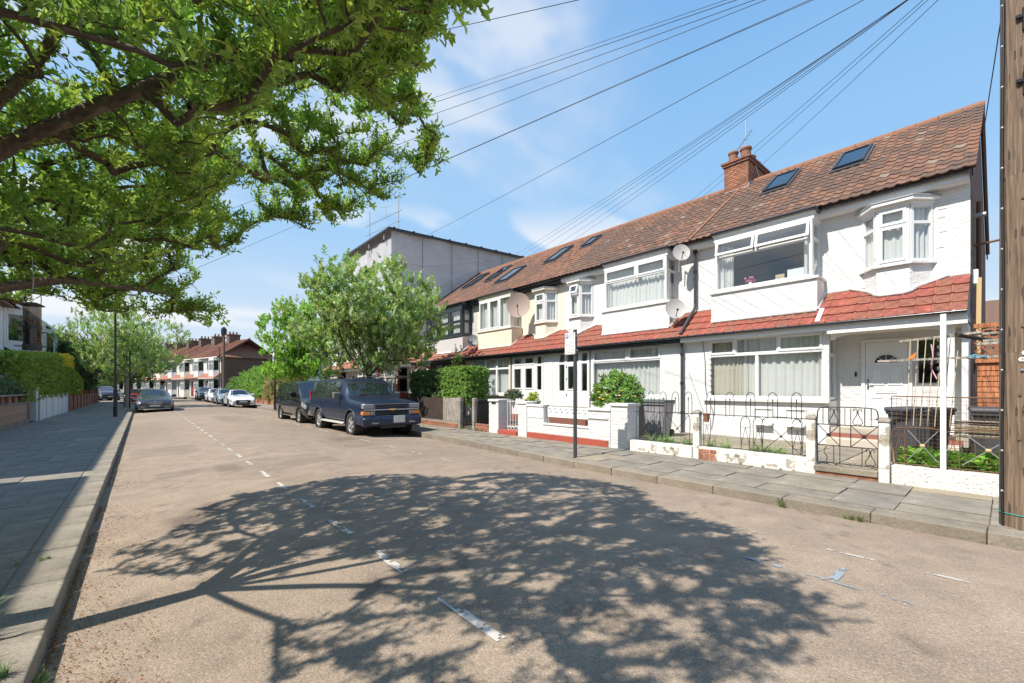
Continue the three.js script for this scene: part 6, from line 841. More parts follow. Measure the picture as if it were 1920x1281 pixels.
// ---------------------------------------------------------------- vehicles: lofted bodies (z towards the front, wheels on y = 0)
function carBody(st) {
  const at = (z) => { let i = 0; while (i < st.length - 2 && z > st[i + 1][0]) i++; const a = st[i], b = st[i + 1], t = clamp((z - a[0]) / (b[0] - a[0]), 0, 1); return a.map((v, k) => mixn(v, b[k], t)); };
  const prof = (z) => { const [, yb, be, top, w, wr] = at(z), c = top - be; return [[0, yb], [w * 0.84, yb], [w * 0.965, yb + 0.09], [w, yb + 0.42 * (be - yb)], [w * 0.992, yb + 0.8 * (be - yb)], [w * 0.962, be], [mixn(w * 0.955, wr, 0.48), be + c * 0.5], [wr, top - Math.min(0.075, c * 0.4)], [wr * 0.84, top - Math.min(0.02, c * 0.15)], [0, top + 0.012]]; };
  const pt = (z, k, s) => { const p = prof(z), i = Math.min(p.length - 2, Math.floor(k)), t = k - i; return V(s * mixn(p[i][0], p[i + 1][0], t), mixn(p[i][1], p[i + 1][1], t), z); };
  const zs = []; const z0 = st[0][0], z1 = st[st.length - 1][0]; for (const s of st) zs.push(s[0]); for (let i = 1; i < 30; i++) { const z = mixn(z0, z1, i / 30); if (!zs.some((q) => Math.abs(q - z) < 0.05)) zs.push(z); } zs.sort((a, b) => a - b);
  const ring = (z) => { const p = prof(z), r = []; for (let i = 0; i < 10; i++) r.push(V(p[i][0], p[i][1], z)); for (let i = 8; i > 0; i--) r.push(V(-p[i][0], p[i][1], z)); return r; };
  const pos = [], tri = (a, b, c) => pos.push(...a.toArray(), ...b.toArray(), ...c.toArray()), rings = zs.map(ring), n = rings[0].length;
  for (let i = 0; i < rings.length - 1; i++) for (let k = 0; k < n; k++) { const a = rings[i][k], b = rings[i][(k + 1) % n], c = rings[i + 1][(k + 1) % n], d = rings[i + 1][k]; tri(a, b, c); tri(a, c, d); }
  for (const [r, f] of [[rings[0], 0], [rings[rings.length - 1], 1]]) { const m = r.reduce((s, v) => s.add(v), V(0, 0, 0)).multiplyScalar(1 / n); for (let k = 0; k < n; k++) f ? tri(m, r[k], r[(k + 1) % n]) : tri(m, r[(k + 1) % n], r[k]); }
  const g = new THREE.BufferGeometry(); g.setAttribute('position', new THREE.Float32BufferAttribute(pos, 3)); g.computeVertexNormals(); g.setAttribute('uv', new THREE.Float32BufferAttribute(new Float32Array(pos.length / 3 * 2), 2));
  // a panel that lies on the body: along z, across profile numbers ka..kb on side s (0: over the roof)
  const panel = (za, zb, ka, kb, s, off = 0.006, shape) => {
    const nz = 10, nk = 6, grid = []; for (let i = 0; i <= nz; i++) for (let j = 0; j <= nk; j++) { const u = i / nz, v = j / nk; let z = mixn(za, zb, u), k = mixn(ka, kb, v); if (shape) [z, k] = shape(u, v, z, k); grid.push(s ? pt(z, k, s) : (() => { const q = k; return q >= 0 ? pt(z, 9 - q, 1) : pt(z, 9 + q, -1); })()); }
    const p = [], id = (i, j) => grid[i * (nk + 1) + j]; const N = (i, j) => { const a = id(Math.min(nz, i + 1), j).clone().sub(id(Math.max(0, i - 1), j)), b = id(i, Math.min(nk, j + 1)).clone().sub(id(i, Math.max(0, j - 1))); const m = a.cross(b).normalize(); const c = id(i, j).clone(); if (m.dot(V(c.x, s ? 0 : 1, 0)) < 0) m.negate(); return m; };
    const P = (i, j) => id(i, j).clone().addScaledVector(N(i, j), off); for (let i = 0; i < nz; i++) for (let j = 0; j < nk; j++) for (const [a, b] of [[i, j], [i + 1, j], [i + 1, j + 1], [i, j], [i + 1, j + 1], [i, j + 1]]) p.push(...P(a, b).toArray());
    const q = new THREE.BufferGeometry(); q.setAttribute('position', new THREE.Float32BufferAttribute(p, 3)); q.computeVertexNormals(); return prep(toCreasedNormals(q, 0.9));
  };
  return { g, panel, at, pt };
}
const csg = new Evaluator(); csg.attributes = ['position', 'normal', 'uv'];
function wheelAt(car, x, z, r, wd, rimM, spokes = 6) {
  const w = group('wheel', car, x, r, z), s = Math.sign(x);
  obj('tyre', new THREE.LatheGeometry([[r * 0.66, -wd * 0.42], [r * 0.72, -wd * 0.5], [r * 0.93, -wd * 0.5], [r, -wd * 0.36], [r, wd * 0.36], [r * 0.93, wd * 0.5], [r * 0.72, wd * 0.5], [r * 0.66, wd * 0.42]].map((p) => new THREE.Vector2(...p)), 28).rotateZ(Math.PI / 2), M.rubber, w);
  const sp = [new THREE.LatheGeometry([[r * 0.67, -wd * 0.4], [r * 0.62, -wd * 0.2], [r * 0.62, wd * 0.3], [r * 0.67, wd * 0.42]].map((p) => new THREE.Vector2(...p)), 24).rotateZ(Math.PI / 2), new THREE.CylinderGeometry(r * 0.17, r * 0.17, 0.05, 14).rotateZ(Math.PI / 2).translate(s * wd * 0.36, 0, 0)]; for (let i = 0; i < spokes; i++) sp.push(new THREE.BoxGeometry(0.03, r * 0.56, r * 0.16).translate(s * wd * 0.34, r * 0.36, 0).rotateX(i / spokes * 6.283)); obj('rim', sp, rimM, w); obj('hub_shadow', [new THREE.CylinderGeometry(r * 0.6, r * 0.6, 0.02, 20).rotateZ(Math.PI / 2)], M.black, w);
}
function car(name, label, cat, X, A, o) {
  const c = thing(name, label, cat, [X, camberY(clamp(X, -0.4, 6.4)) + (o.lift || 0), -A], o.turn || 0, 'vehicles parked along the kerbs'); if (o.roll) c.rotation.z = o.roll;
  const B = carBody(o.st), r = o.r, track = o.track;
  let body = new Brush(B.g); body.updateMatrixWorld(); for (const z of o.axles) for (const s of [-1, 1]) { const k = new Brush(new THREE.CylinderGeometry(r * 1.16, r * 1.16, 0.5, 28).rotateZ(Math.PI / 2)); k.position.set(s * (track + 0.12), r * 1.02, z); k.updateMatrixWorld(); body = csg.evaluate(body, k, SUBTRACTION); }
  const bg = body.geometry; bg.clearGroups(); obj('body', toCreasedNormals(bg, 0.6), o.paint, c);
  for (const z of o.axles) for (const s of [-1, 1]) { wheelAt(c, s * track, z, r, o.tyreW || 0.22, o.rim || M.alloy, o.spokes || 6); }
  obj('wheel_arch_liner', o.axles.flatMap((z) => [-1, 1].map((s) => new THREE.CylinderGeometry(r * 1.15, r * 1.15, 0.4, 20, 1, true).rotateZ(Math.PI / 2).translate(s * (track - 0.06), r * 1.02, z))).concat(o.axles.map((z) => bx(-track + 0.1, track - 0.1, r * 0.7, r * 1.5, z - 0.3, z + 0.3))), M.black, c);
  for (const [za, zb, ka, kb, sh] of o.side) for (const s of [-1, 1]) obj('side_window', B.panel(za, zb, ka, kb, s, 0.007, sh), M.darkGlass, c);
  obj('windscreen', B.panel(o.screen[0], o.screen[1], -1.85, 1.85, 0, 0.008), M.darkGlass, c); if (o.rearScreen) obj('rear_screen', B.panel(o.rearScreen[0], o.rearScreen[1], -1.85, 1.85, 0, 0.008), M.darkGlass, c);
  for (const z of o.seams || []) for (const s of [-1, 1]) obj('door_seam', B.panel(z - 0.006, z + 0.006, 2.1, 4.95, s, 0.003), M.black, c);
  for (const z of o.handles || []) for (const s of [-1, 1]) { const p = B.pt(z, 4.5, s); obj('door_handle', [rbx(p.x - 0.02, p.x + 0.02, p.y - 0.02, p.y + 0.02, z - 0.09, z + 0.09, 0.012)], o.handleMat || o.paint, c); }
  for (const s of [-1, 1]) { const p = B.pt(o.mirror[0], 5.2, s); obj('mirror', [rbx(s > 0 ? p.x + 0.02 : p.x - 0.27, s > 0 ? p.x + 0.27 : p.x - 0.02, p.y - 0.02, p.y + o.mirror[1], o.mirror[0] - 0.09, o.mirror[0] + 0.07, 0.05, 3)], o.mirrorMat || o.paint, c); }
  if (o.extra) o.extra(c, B); return c;
}
const flake = (c, rough = 0.35, coat = 1) => phys(c, rough, { clearcoat: coat, clearcoatRoughness: 0.04, metalness: 0.15 });
const P = { blue: flake([0.006, 0.016, 0.045], 0.45, 0.4), black: flake([0.008, 0.009, 0.012]), white: phys([0.72, 0.73, 0.74], 0.35, { clearcoat: 1 }), silver: phys([0.30, 0.36, 0.40], 0.35, { metalness: 0.5, clearcoat: 1 }), grey: phys([0.045, 0.052, 0.062], 0.35, { metalness: 0.4, clearcoat: 1 }), red: flake([0.34, 0.012, 0.022]), navy: flake([0.015, 0.024, 0.04]) };
const hoopWin = (u, v, z, k) => [z, k];
// the big blue estate car
car('parked_car', 'dark blue American estate car with chrome grille bar', 'car', 6.06, 15.62, {
  st: [[-2.78, 0.58, 1.12, 1.74, 0.92, 0.74], [-2.68, 0.46, 1.16, 1.84, 0.985, 0.775], [-2.3, 0.42, 1.17, 1.89, 1.0, 0.79], [-0.8, 0.42, 1.17, 1.915, 1.0, 0.795], [0.45, 0.42, 1.165, 1.90, 1.0, 0.79], [0.66, 0.42, 1.16, 1.855, 1.0, 0.785], [1.32, 0.42, 1.15, 1.30, 1.0, 0.80], [1.45, 0.42, 1.13, 1.255, 1.0, 0.86], [2.35, 0.42, 1.06, 1.185, 0.985, 0.87], [2.62, 0.40, 1.03, 1.145, 0.965, 0.86], [2.72, 0.40, 1.0, 1.09, 0.95, 0.85]],
  r: 0.39, track: 0.85, tyreW: 0.27, axles: [-1.52, 1.76], paint: P.blue, rim: std([0.5, 0.49, 0.46], 0.45, { metalness: 0.6 }), spokes: 6,
  side: [[-2.5, -1.12, 5.18, 6.85, (u, v, z, k) => [z + v * 0.28 * (1 - u), k]], [-1.02, -0.12, 5.18, 6.85], [-0.03, 0.78, 5.18, 6.85, (u, v, z, k) => [z - v * 0.34 * u, k]]], screen: [0.74, 1.30], seams: [-1.07, -0.075, 0.98], handles: [-0.95, 0.05], mirror: [0.78, 0.2], mirrorMat: std([0.13, 0.13, 0.13], 0.55),
  extra: (c, B) => {
    const z = 2.70; obj('chrome_bar', [rbx(-0.93, 0.93, 0.855, 0.895, z - 0.04, z + 0.06, 0.015), rbx(-0.60, 0.60, 1.042, 1.056, z - 0.02, z + 0.045, 0.006), rbx(-0.56, 0.56, 0.672, 0.686, z - 0.02, z + 0.045, 0.006), rbx(-0.596, -0.58, 0.68, 1.05, z - 0.02, z + 0.045, 0.006), rbx(0.58, 0.596, 0.68, 1.05, z - 0.02, z + 0.045, 0.006), ...Array.from({ length: 5 }, (_, i) => rbx(-0.57, 0.57, 0.72 + i * 0.022, 0.724 + i * 0.022, z + 0.01, z + 0.03, 0.002)), ...Array.from({ length: 5 }, (_, i) => rbx(-0.57, 0.57, 0.925 + i * 0.022, 0.929 + i * 0.022, z + 0.01, z + 0.03, 0.002))], std([0.42, 0.42, 0.44], 0.22, { metalness: 0.85 }), c);
    for (const [a, b] of [[0.91, 1.04], [0.69, 0.84]]) { obj('grille', [bx(-0.56, 0.56, a, b, z, z + 0.02)], M.black, c); }
    for (const s of [-1, 1]) { const q = (a, b) => (s > 0 ? [a, b] : [-b, -a]); obj('headlight', [rbx(...q(0.61, 0.955), 0.91, 1.06, z - 0.12, z + 0.04, 0.025)], M.lampGlass, c); obj('indicator', [rbx(...q(0.72, 0.965), 0.71, 0.835, z - 0.14, z + 0.035, 0.025)], M.amber, c); obj('side_lamp', [rbx(...q(0.60, 0.72), 0.71, 0.835, z - 0.05, z + 0.035, 0.02)], M.lampGlass, c); obj('fog_lamp', [rbx(...q(0.5, 0.74), 0.44, 0.50, 2.84, 2.885, 0.02)], M.lampGlass, c); }
    obj('emblem', [rbx(-0.12, 0.12, 0.855, 0.90, z + 0.05, z + 0.075, 0.008), rbx(-0.045, 0.045, 0.842, 0.912, z + 0.05, z + 0.076, 0.008)], std([0.65, 0.45, 0.16], 0.35, { metalness: 0.7 }), c);
    obj('bumper', [rbx(-0.99, 0.99, 0.36, 0.66, 2.55, 2.88, 0.09, 4), rbx(-0.995, -0.9, 0.40, 0.67, 2.15, 2.65, 0.04), rbx(0.9, 0.995, 0.40, 0.67, 2.15, 2.65, 0.04)], P.blue, c); obj('number_plate', [rbx(-0.02, 0.36, 0.46, 0.68, 2.885, 2.9, 0.006)], M.plate, c); obj('lower_grille', [bx(-0.42, 0.42, 0.30, 0.38, 2.6, 2.82)], M.black, c);
    obj('running_board', [rbx(-1.06, -0.86, 0.36, 0.42, -1.05, 1.28, 0.02), rbx(0.86, 1.06, 0.36, 0.42, -1.05, 1.28, 0.02)], std([0.5, 0.47, 0.42], 0.5), c); obj('rear_bumper', [rbx(-0.97, 0.97, 0.45, 0.68, -2.92, -2.6, 0.05)], M.chrome, c);
    for (const s of [-1, 1]) obj('arch_flare', [1.76, -1.52].map((az) => new THREE.TorusGeometry(0.47, 0.035, 6, 20, Math.PI).rotateY(Math.PI / 2).translate(s * 0.985, 0.40, az)), P.blue, c); for (const s of [-1, 1]) obj('roof_rail', [tube([V(s * 0.7, 1.9, -2.2), V(s * 0.7, 1.97, -1.9), V(s * 0.7, 1.98, 0.1), V(s * 0.7, 1.92, 0.4)], 0.018, 20, 6)], M.black, c);
    for (const s of [-1, 1]) { obj('side_moulding', [B.panel(-1.0, 1.2, 3.0, 3.22, s, 0.012)], std([0.02, 0.025, 0.035], 0.5), c); obj('bonnet_gap', [B.panel(1.5, 2.66, 6.9, 7.02, s, 0.004)], M.black, c); obj('window_trim', [B.panel(-2.5, 0.82, 5.02, 5.14, s, 0.01)], M.black, c); } obj('scuttle', [B.panel(1.33, 1.47, -1.7, 1.7, 0, 0.006)], M.black, c); obj('sun_visor_strip', [B.panel(0.72, 0.82, -1.85, 1.85, 0, 0.0105)], M.black, c);
    obj('wiper', [bar(V(-0.5, 1.33, 1.3), V(0.05, 1.37, 1.24), 0.01, 5), bar(V(0.15, 1.33, 1.3), V(0.65, 1.37, 1.24), 0.01, 5)], M.black, c); obj('tail_lamp', [rbx(-0.96, -0.9, 0.95, 1.45, -2.74, -2.6, 0.02), rbx(0.9, 0.96, 0.95, 1.45, -2.74, -2.6, 0.02)], P.red, c);
  },
});
car('parked_van', 'black passenger van parked behind the blue estate car', 'van', 6.08, 21.78, {
  st: [[-2.52, 0.45, 1.12, 1.74, 0.9, 0.76], [-2.45, 0.34, 1.16, 1.86, 0.955, 0.79], [-1.5, 0.32, 1.17, 1.91, 0.965, 0.80], [0.6, 0.32, 1.15, 1.90, 0.965, 0.79], [0.85, 0.32, 1.14, 1.85, 0.965, 0.78], [1.72, 0.32, 1.06, 1.22, 0.955, 0.80], [1.9, 0.32, 1.02, 1.12, 0.95, 0.80], [2.35, 0.30, 0.90, 0.98, 0.92, 0.74], [2.52, 0.30, 0.80, 0.86, 0.86, 0.66], [2.6, 0.32, 0.70, 0.74, 0.78, 0.58]],
  r: 0.33, track: 0.83, axles: [-1.55, 1.66], paint: P.black, spokes: 9, side: [[-2.3, -0.95, 5.15, 6.85], [-0.9, 0.25, 5.15, 6.85], [0.32, 1.4, 5.15, 6.85, (u, v, z, k) => [z - v * 0.55 * u, k]]], screen: [0.92, 1.70], seams: [-0.92, 0.28, 1.25], handles: [-0.6, 0.45], mirror: [1.2, 0.24],
  extra: (c, B) => { for (const s of [-1, 1]) { const q = (a, b) => (s > 0 ? [a, b] : [-b, -a]); obj('headlight', [B.panel(2.02, 2.5, 3.7, 4.95, s, 0.012)], M.lampGlass, c); obj('fog_lamp', [rbx(...q(0.45, 0.72), 0.40, 0.46, 2.5, 2.6, 0.02)], M.lampGlass, c); } obj('grille', [rbx(-0.42, 0.42, 0.56, 0.74, 2.5, 2.63, 0.03)], M.blackGloss, c); obj('emblem', [new THREE.TorusGeometry(0.09, 0.012, 6, 20).translate(0, 0.66, 2.64), ...[0, 1, 2].map((i) => bar(V(0, 0.66, 2.64), V(0.085 * Math.sin(i * 2.094), 0.66 + 0.085 * Math.cos(i * 2.094), 2.64), 0.01, 5))], M.chrome, c); obj('bumper', [rbx(-0.86, 0.86, 0.27, 0.5, 2.3, 2.62, 0.08, 4)], P.black, c); obj('number_plate', [rbx(-0.26, 0.26, 0.42, 0.52, 2.62, 2.635, 0.005)], M.plate, c); obj('sill_trim', [rbx(-0.97, -0.93, 0.3, 0.34, -1.0, 1.1, 0.01), rbx(0.93, 0.97, 0.3, 0.34, -1.0, 1.1, 0.01)], M.chrome, c); },
});
const saloonSt = (L, W, H) => { const h = L / 2, w = W / 2, k = H / 1.43; return [[-h, 0.42, 0.78 * k, 0.90 * k, w * 0.86, w * 0.70], [-h + 0.12, 0.28, 0.88 * k, 1.0 * k, w * 0.95, w * 0.78], [-h + 0.55, 0.22, 0.93 * k, 1.07 * k, w * 0.99, w * 0.78], [-h + 1.25, 0.2, 0.95 * k, 1.36 * k, w, w * 0.62], [-h + 1.75, 0.2, 0.95 * k, H, w, w * 0.62], [-h + 2.35, 0.2, 0.94 * k, H, w, w * 0.62], [-h + 2.65, 0.2, 0.93 * k, H * 0.975, w, w * 0.62], [h - 1.42, 0.2, 0.90 * k, 1.0 * k, w * 0.99, w * 0.74], [h - 1.28, 0.2, 0.88 * k, 0.96 * k, w * 0.99, w * 0.78], [h - 0.5, 0.2, 0.78 * k, 0.86 * k, w * 0.97, w * 0.76], [h - 0.16, 0.2, 0.68 * k, 0.75 * k, w * 0.90, w * 0.68], [h, 0.24, 0.52 * k, 0.60 * k, w * 0.80, w * 0.60]]; };
const hatchSt = (L, W, H) => { const h = L / 2, w = W / 2, k = H / 1.48; return [[-h, 0.40, 0.85 * k, 1.0 * k, w * 0.88, w * 0.70], [-h + 0.1, 0.26, 0.95 * k, 1.28 * k, w * 0.97, w * 0.70], [-h + 0.5, 0.22, 0.97 * k, 1.42 * k, w, w * 0.70], [-h + 1.2, 0.2, 0.97 * k, H, w, w * 0.68], [-h + 2.1, 0.2, 0.96 * k, H, w, w * 0.67], [-h + 2.35, 0.2, 0.95 * k, H * 0.975, w, w * 0.67], [h - 0.98, 0.2, 0.92 * k, 1.03 * k, w * 0.99, w * 0.76], [h - 0.86, 0.2, 0.9 * k, 0.98 * k, w * 0.98, w * 0.78], [h - 0.25, 0.2, 0.76 * k, 0.84 * k, w * 0.93, w * 0.72], [h, 0.24, 0.55 * k, 0.63 * k, w * 0.82, w * 0.62]]; };
function saloon(label, X, A, paint, o = {}) {
  const L = o.L || 4.75, W = o.W || 1.84, H = o.H || 1.43, h = L / 2, w = W / 2, hb = o.hatch, k = H / (hb ? 1.48 : 1.43), roofF = hb ? -h + 2.2 : -h + 2.45, cowl = hb ? h - 1.0 : h - 1.44, roofR = hb ? -h + 0.6 : -h + 1.5;
  return car('parked_car', label, 'car', X, A, {
    st: hb ? hatchSt(L, W, H) : saloonSt(L, W, H), r: o.r || 0.33, track: w - 0.13, axles: [-h + (hb ? 0.68 : 0.95), h - 0.88], paint, spokes: 8, turn: o.turn,
    side: [[roofR - (hb ? 0.1 : 0.3), roofF - 0.75, 5.2, 6.8, (u, v, z, q) => [z + v * (hb ? 0.15 : 0.35) * (1 - u), q]], [roofF - 0.68, cowl - 0.1, 5.2, 6.8, (u, v, z, q) => [z - v * (cowl - roofF - 0.12) * u, q]]], screen: [roofF + 0.16, cowl - 0.03], seams: [roofF - 0.72, cowl - 0.05], handles: [roofF - 1.0, roofF - 0.1], mirror: [cowl - 0.4, 0.15], lift: o.lift,
    extra: (c, B) => {
      for (const s of [-1, 1]) { obj('headlight', [B.panel(h - (hb ? 0.32 : 0.36), h - 0.06, 3.55, 4.85, s, 0.012)], M.lampGlass, c); obj('fog_lamp', [rbx(s > 0 ? w * 0.5 : -w * 0.74, s > 0 ? w * 0.74 : -w * 0.5, 0.30, 0.36, h - 0.1, h + 0.02, 0.015)], o.dark ? M.lampGlass : M.black, c); }
      const gw = (o.grilleW || 0.46), gy = o.grilleY || [0.42, 0.62]; obj('grille', [rbx(-gw, gw, gy[0], gy[1], h - 0.12, h + 0.025, 0.05, 3)], M.blackGloss, c);
      if (o.bars) obj('grille_bar', [0.25, 0.5, 0.75].map((t) => rbx(-gw * 0.92, gw * 0.92, mixn(gy[0], gy[1], t) - 0.01, mixn(gy[0], gy[1], t) + 0.01, h + 0.015, h + 0.035, 0.006)), M.chrome, c);
      if (o.rings) obj('emblem', [-1.5, -0.5, 0.5, 1.5].map((i) => new THREE.TorusGeometry(0.036, 0.007, 6, 16).translate(i * 0.052, gy[1] - 0.06, h + 0.034)), M.chrome, c); if (o.star) obj('emblem', [new THREE.TorusGeometry(0.085, 0.011, 6, 20).translate(0, (gy[0] + gy[1]) / 2, h + 0.045), ...[0, 1, 2].map((i) => bar(V(0, (gy[0] + gy[1]) / 2, h + 0.045), V(0.08 * Math.sin(i * 2.094), (gy[0] + gy[1]) / 2 + 0.08 * Math.cos(i * 2.094), h + 0.045), 0.009, 5))], M.chrome, c);
      obj('bumper', [rbx(-w * 0.86, w * 0.86, 0.2, 0.42, h - 0.35, h + 0.015, 0.07, 3)], paint, c); obj('number_plate', [rbx(-0.26, 0.26, o.plateY || 0.44, (o.plateY || 0.44) + 0.11, h + 0.03, h + 0.045, 0.005)], M.plate, c); obj('lower_intake', [rbx(-w * 0.5, w * 0.5, 0.22, 0.32, h - 0.05, h + 0.022, 0.02)], M.black, c); if (o.dark) obj('lip', [rbx(-w * 0.84, w * 0.84, 0.2, 0.225, h - 0.1, h + 0.03, 0.01)], M.chrome, c);
    },
  });
}
saloon('dark grey saloon with barred chrome grille on the shaded side', 0.62, 37.5, P.grey, { L: 4.85, W: 1.88, H: 1.45, bars: true, star: true, grilleY: [0.50, 0.70], grilleW: 0.4, plateY: 0.36, dark: true });
saloon('white saloon with wide black grille ahead of the silver car', 6.05, 41.8, P.white, { L: 4.66, W: 1.82, H: 1.42, rings: true, grilleW: 0.5, grilleY: [0.30, 0.62], plateY: 0.42 }); saloon('silver blue hatchback between two white cars', 6.1, 49.3, P.silver, { L: 4.0, W: 1.72, H: 1.47, hatch: true, r: 0.31 }); saloon('white hatchback behind the silver blue car', 6.1, 56.5, P.white, { L: 4.05, W: 1.73, H: 1.5, hatch: true, r: 0.31 }); saloon('dark blue tall car at the head of the far row', 6.0, 66, P.navy, { L: 4.3, W: 1.8, H: 1.62, hatch: true, r: 0.34, lift: 0.06 });
saloon('bright red hatchback behind the dark grey saloon', -0.42, 58, P.red, { L: 4.0, W: 1.74, H: 1.48, hatch: true, r: 0.31 }); saloon('dark estate car beyond the red hatchback', 0.55, 66.5, P.navy, { L: 4.6, W: 1.8, H: 1.5, hatch: true }); saloon('blue grey hatchback at the far end of the shaded kerb', -0.7, 74, P.silver, { L: 4.1, W: 1.75, H: 1.5, hatch: true });
saloon('dark grey tall car standing across the end of the shaded pavement', -3.3, 70, P.grey, { L: 4.5, W: 1.85, H: 1.68, hatch: true, r: 0.35, turn: 0.25, lift: 0.12 });

// ---------------------------------------------------------------- the rest of the street
// sheeted scaffold over the next house
{
  const t = thing('sheeted_scaffold', 'grey sheeted scaffold tent over the terrace roof with a flat dark lid', 'scaffold', [10.5, 0, -22.45]), rise = 0.035;
  const sheet = (fn, nu, nv) => { const p = [], P2 = (i, j) => fn(i / nu, j / nv); for (let i = 0; i < nu; i++) for (let j = 0; j < nv; j++) for (const [a, b] of [[i, j], [i + 1, j], [i + 1, j + 1], [i, j], [i + 1, j + 1], [i, j + 1]]) p.push(...P2(a, b)); const g = new THREE.BufferGeometry(); g.setAttribute('position', new THREE.Float32BufferAttribute(p, 3)); g.computeVertexNormals(); return toCreasedNormals(g, 1.2); };
  const roofY = (x) => { const X = 10.5 + x; return X < 12.35 ? 5.95 : X < 16.5 ? 5.9 + (X - 12.35) * 0.718 : Math.max(5.9, 8.9 - (X - 16.5) * 0.68); };
  const wr = (u, v, s) => 0.26 * (fbm3(u * 7 + s, v * 5, s, 4) - 0.5) + 0.05 * Math.sin(u * 26) * Math.sin(v * 3.14) * fbm3(u * 3, v * 3, s + 2, 2);
  for (let b = 0; b < 5; b++) obj('side_sheet', sheet((u, v) => { const x = (b + u) * 2, y0 = roofY(x), y1 = 10.2 + rise * x; return [x, mixn(y0, y1, v), wr(x / 10, v, 3) * Math.sin(Math.PI * clamp(u * 0.98 + 0.01, 0, 1)) * 1.4]; }, 14, 16), M.tarp, t);
  for (let b = 0; b < 3; b++) obj('front_sheet', sheet((u, v) => [wr(u + b, v, 7) * Math.sin(Math.PI * u), mixn(5.2, 9.85, v), -(b + u) * 2.1], 12, 12), M.tarp, t);
  for (const v of [0.28, 0.62]) obj('seam_tape', [tube(Array.from({ length: 9 }, (_, i) => V(i * 1.24, mixn(roofY(i * 1.24), 10.2, v) + 0.02 * Math.sin(i * 3), 0.09)), 0.022, 30, 4)], std([0.8, 0.79, 0.8], 0.6), t);
  obj('lid', [beam(V(-0.25, 10.28, -3.2), V(10.6, 10.66, -3.2), 6.9, 0.05)], std([0.22, 0.22, 0.23], 0.6), t); obj('lid_edge', [beam(V(-0.3, 10.24, 0.22), V(10.6, 10.62, 0.22), 0.06, 0.1), beam(V(-0.28, 10.22, 0.2), V(-0.28, 10.22, -6.6), 0.08, 0.1)], M.anthracite, t);
  const std1 = [], led = []; for (const z of [0.0, -2.1, -4.2, -6.3]) for (const x of [0.12, 1.3]) std1.push(bar(V(x, 0.0, z - 0.1), V(x, 10.1, z - 0.1), 0.03, 7)); for (const y of [2.05, 4.1, 6.1, 8.1]) for (const x of [0.12, 1.3]) led.push(bar(V(x, y, 0.3), V(x, y, -6.7), 0.03, 7)); for (const g of std1) obj('standard', [g], M.galv, t); for (const g of led) obj('ledger', [g], M.galv, t);
  for (const [a, b] of [[V(0.1, 0.3, -0.1), V(0.1, 4.1, -2.1)], [V(0.1, 0.3, -4.2), V(0.1, 4.1, -2.1)], [V(0.1, 4.2, -2.2), V(0.1, 2.0, -4.3)]]) obj('diagonal', [bar(a, b, 0.03, 7)], M.galv, t); obj('platform', [bx(0.1, 1.35, 2.1, 2.15, -6.6, 0.2)], M.greyWood, t); for (let i = 0; i < 5; i++) obj('tie_pole', [bar(V(2 * i + 1.9, roofY(2 * i + 1.9) - 0.05, 0.09), V(2 * i + 1.9, 10.2 + 0.07 * i, 0.09), 0.014, 6)], M.plasticGrey, t);
  for (let i = 0; i < 9; i++) obj('edge_clip', [rbx(i * 1.2, i * 1.2 + 0.1, 10.26 + i * 0.042, 10.36 + i * 0.042, 0.18, 0.3, 0.01)], M.black, t); for (let i = 0; i < 3; i++) obj('eave_bracket', [bx(-0.2, 0.0, 9.75, 9.8, -0.6 - i * 2.1, -0.5 - i * 2.1), bx(-0.2, -0.15, 9.75, 10.2, -0.6 - i * 2.1, -0.5 - i * 2.1)], M.galv, t);
  const a = thing('television_aerial', 'tall television aerials standing above the sheeted scaffold', 'aerial', [11.0, 9.6, -23.6]); obj('mast', [bar(V(-0.6, -0.3, -1.6), V(-0.6, 2.5, -1.6), 0.025, 6)], M.galv, a); obj('mast', [bar(V(0.2, 0.4, 0.6), V(0.2, 2.9, 0.6), 0.025, 6)], M.galv, a);
  for (const y of [1.05, 1.6]) obj('boom', [bar(V(-0.75, y, -1.9), V(0.25, y + 0.45, 0.9), 0.017, 5)], M.galv, a); for (let i = 0; i < 7; i++) obj('element', [bar(V(-0.5 + i * 0.1 - 0.12, 1.7 + i * 0.045, -1.3 + i * 0.3), V(-0.5 + i * 0.1 + 0.12, 1.7 + i * 0.045, -1.3 + i * 0.3), 0.008, 4)], M.galv, a); obj('boom', [bar(V(-0.3, 2.55, -0.7), V(0.0, 2.4, 0.2), 0.017, 5), bar(V(-0.15, 1.75, -0.3), V(-0.15, 2.5, -0.3), 0.014, 5)], M.galv, a);
}
const nextHouse = (A1, w, label, o) => terraceHouse({ label, A1, w, bay: [0.8, 3.0], low: [0.7, 3.2], oriel: [3.85, 4.9], porch: [3.4, w], bayCells: sixPane, lowCells: sixPane, roofMats: WARM_ROOF, ...o });
nextHouse(28.0, 5.38, 'dark red fronted house behind the scaffold poles', { lowWall: std([0.22, 0.05, 0.04], 0.85), pentMats: OLD_PENT });
nextHouse(33.4, 5.38, 'white house with square paned windows behind the young tree', { mirror: true, pentMats: OLD_PENT }); nextHouse(38.8, 5.38, 'red and white house beyond the young tree', { lowWall: std([0.5, 0.09, 0.06], 0.8), pentMats: OLD_PENT });
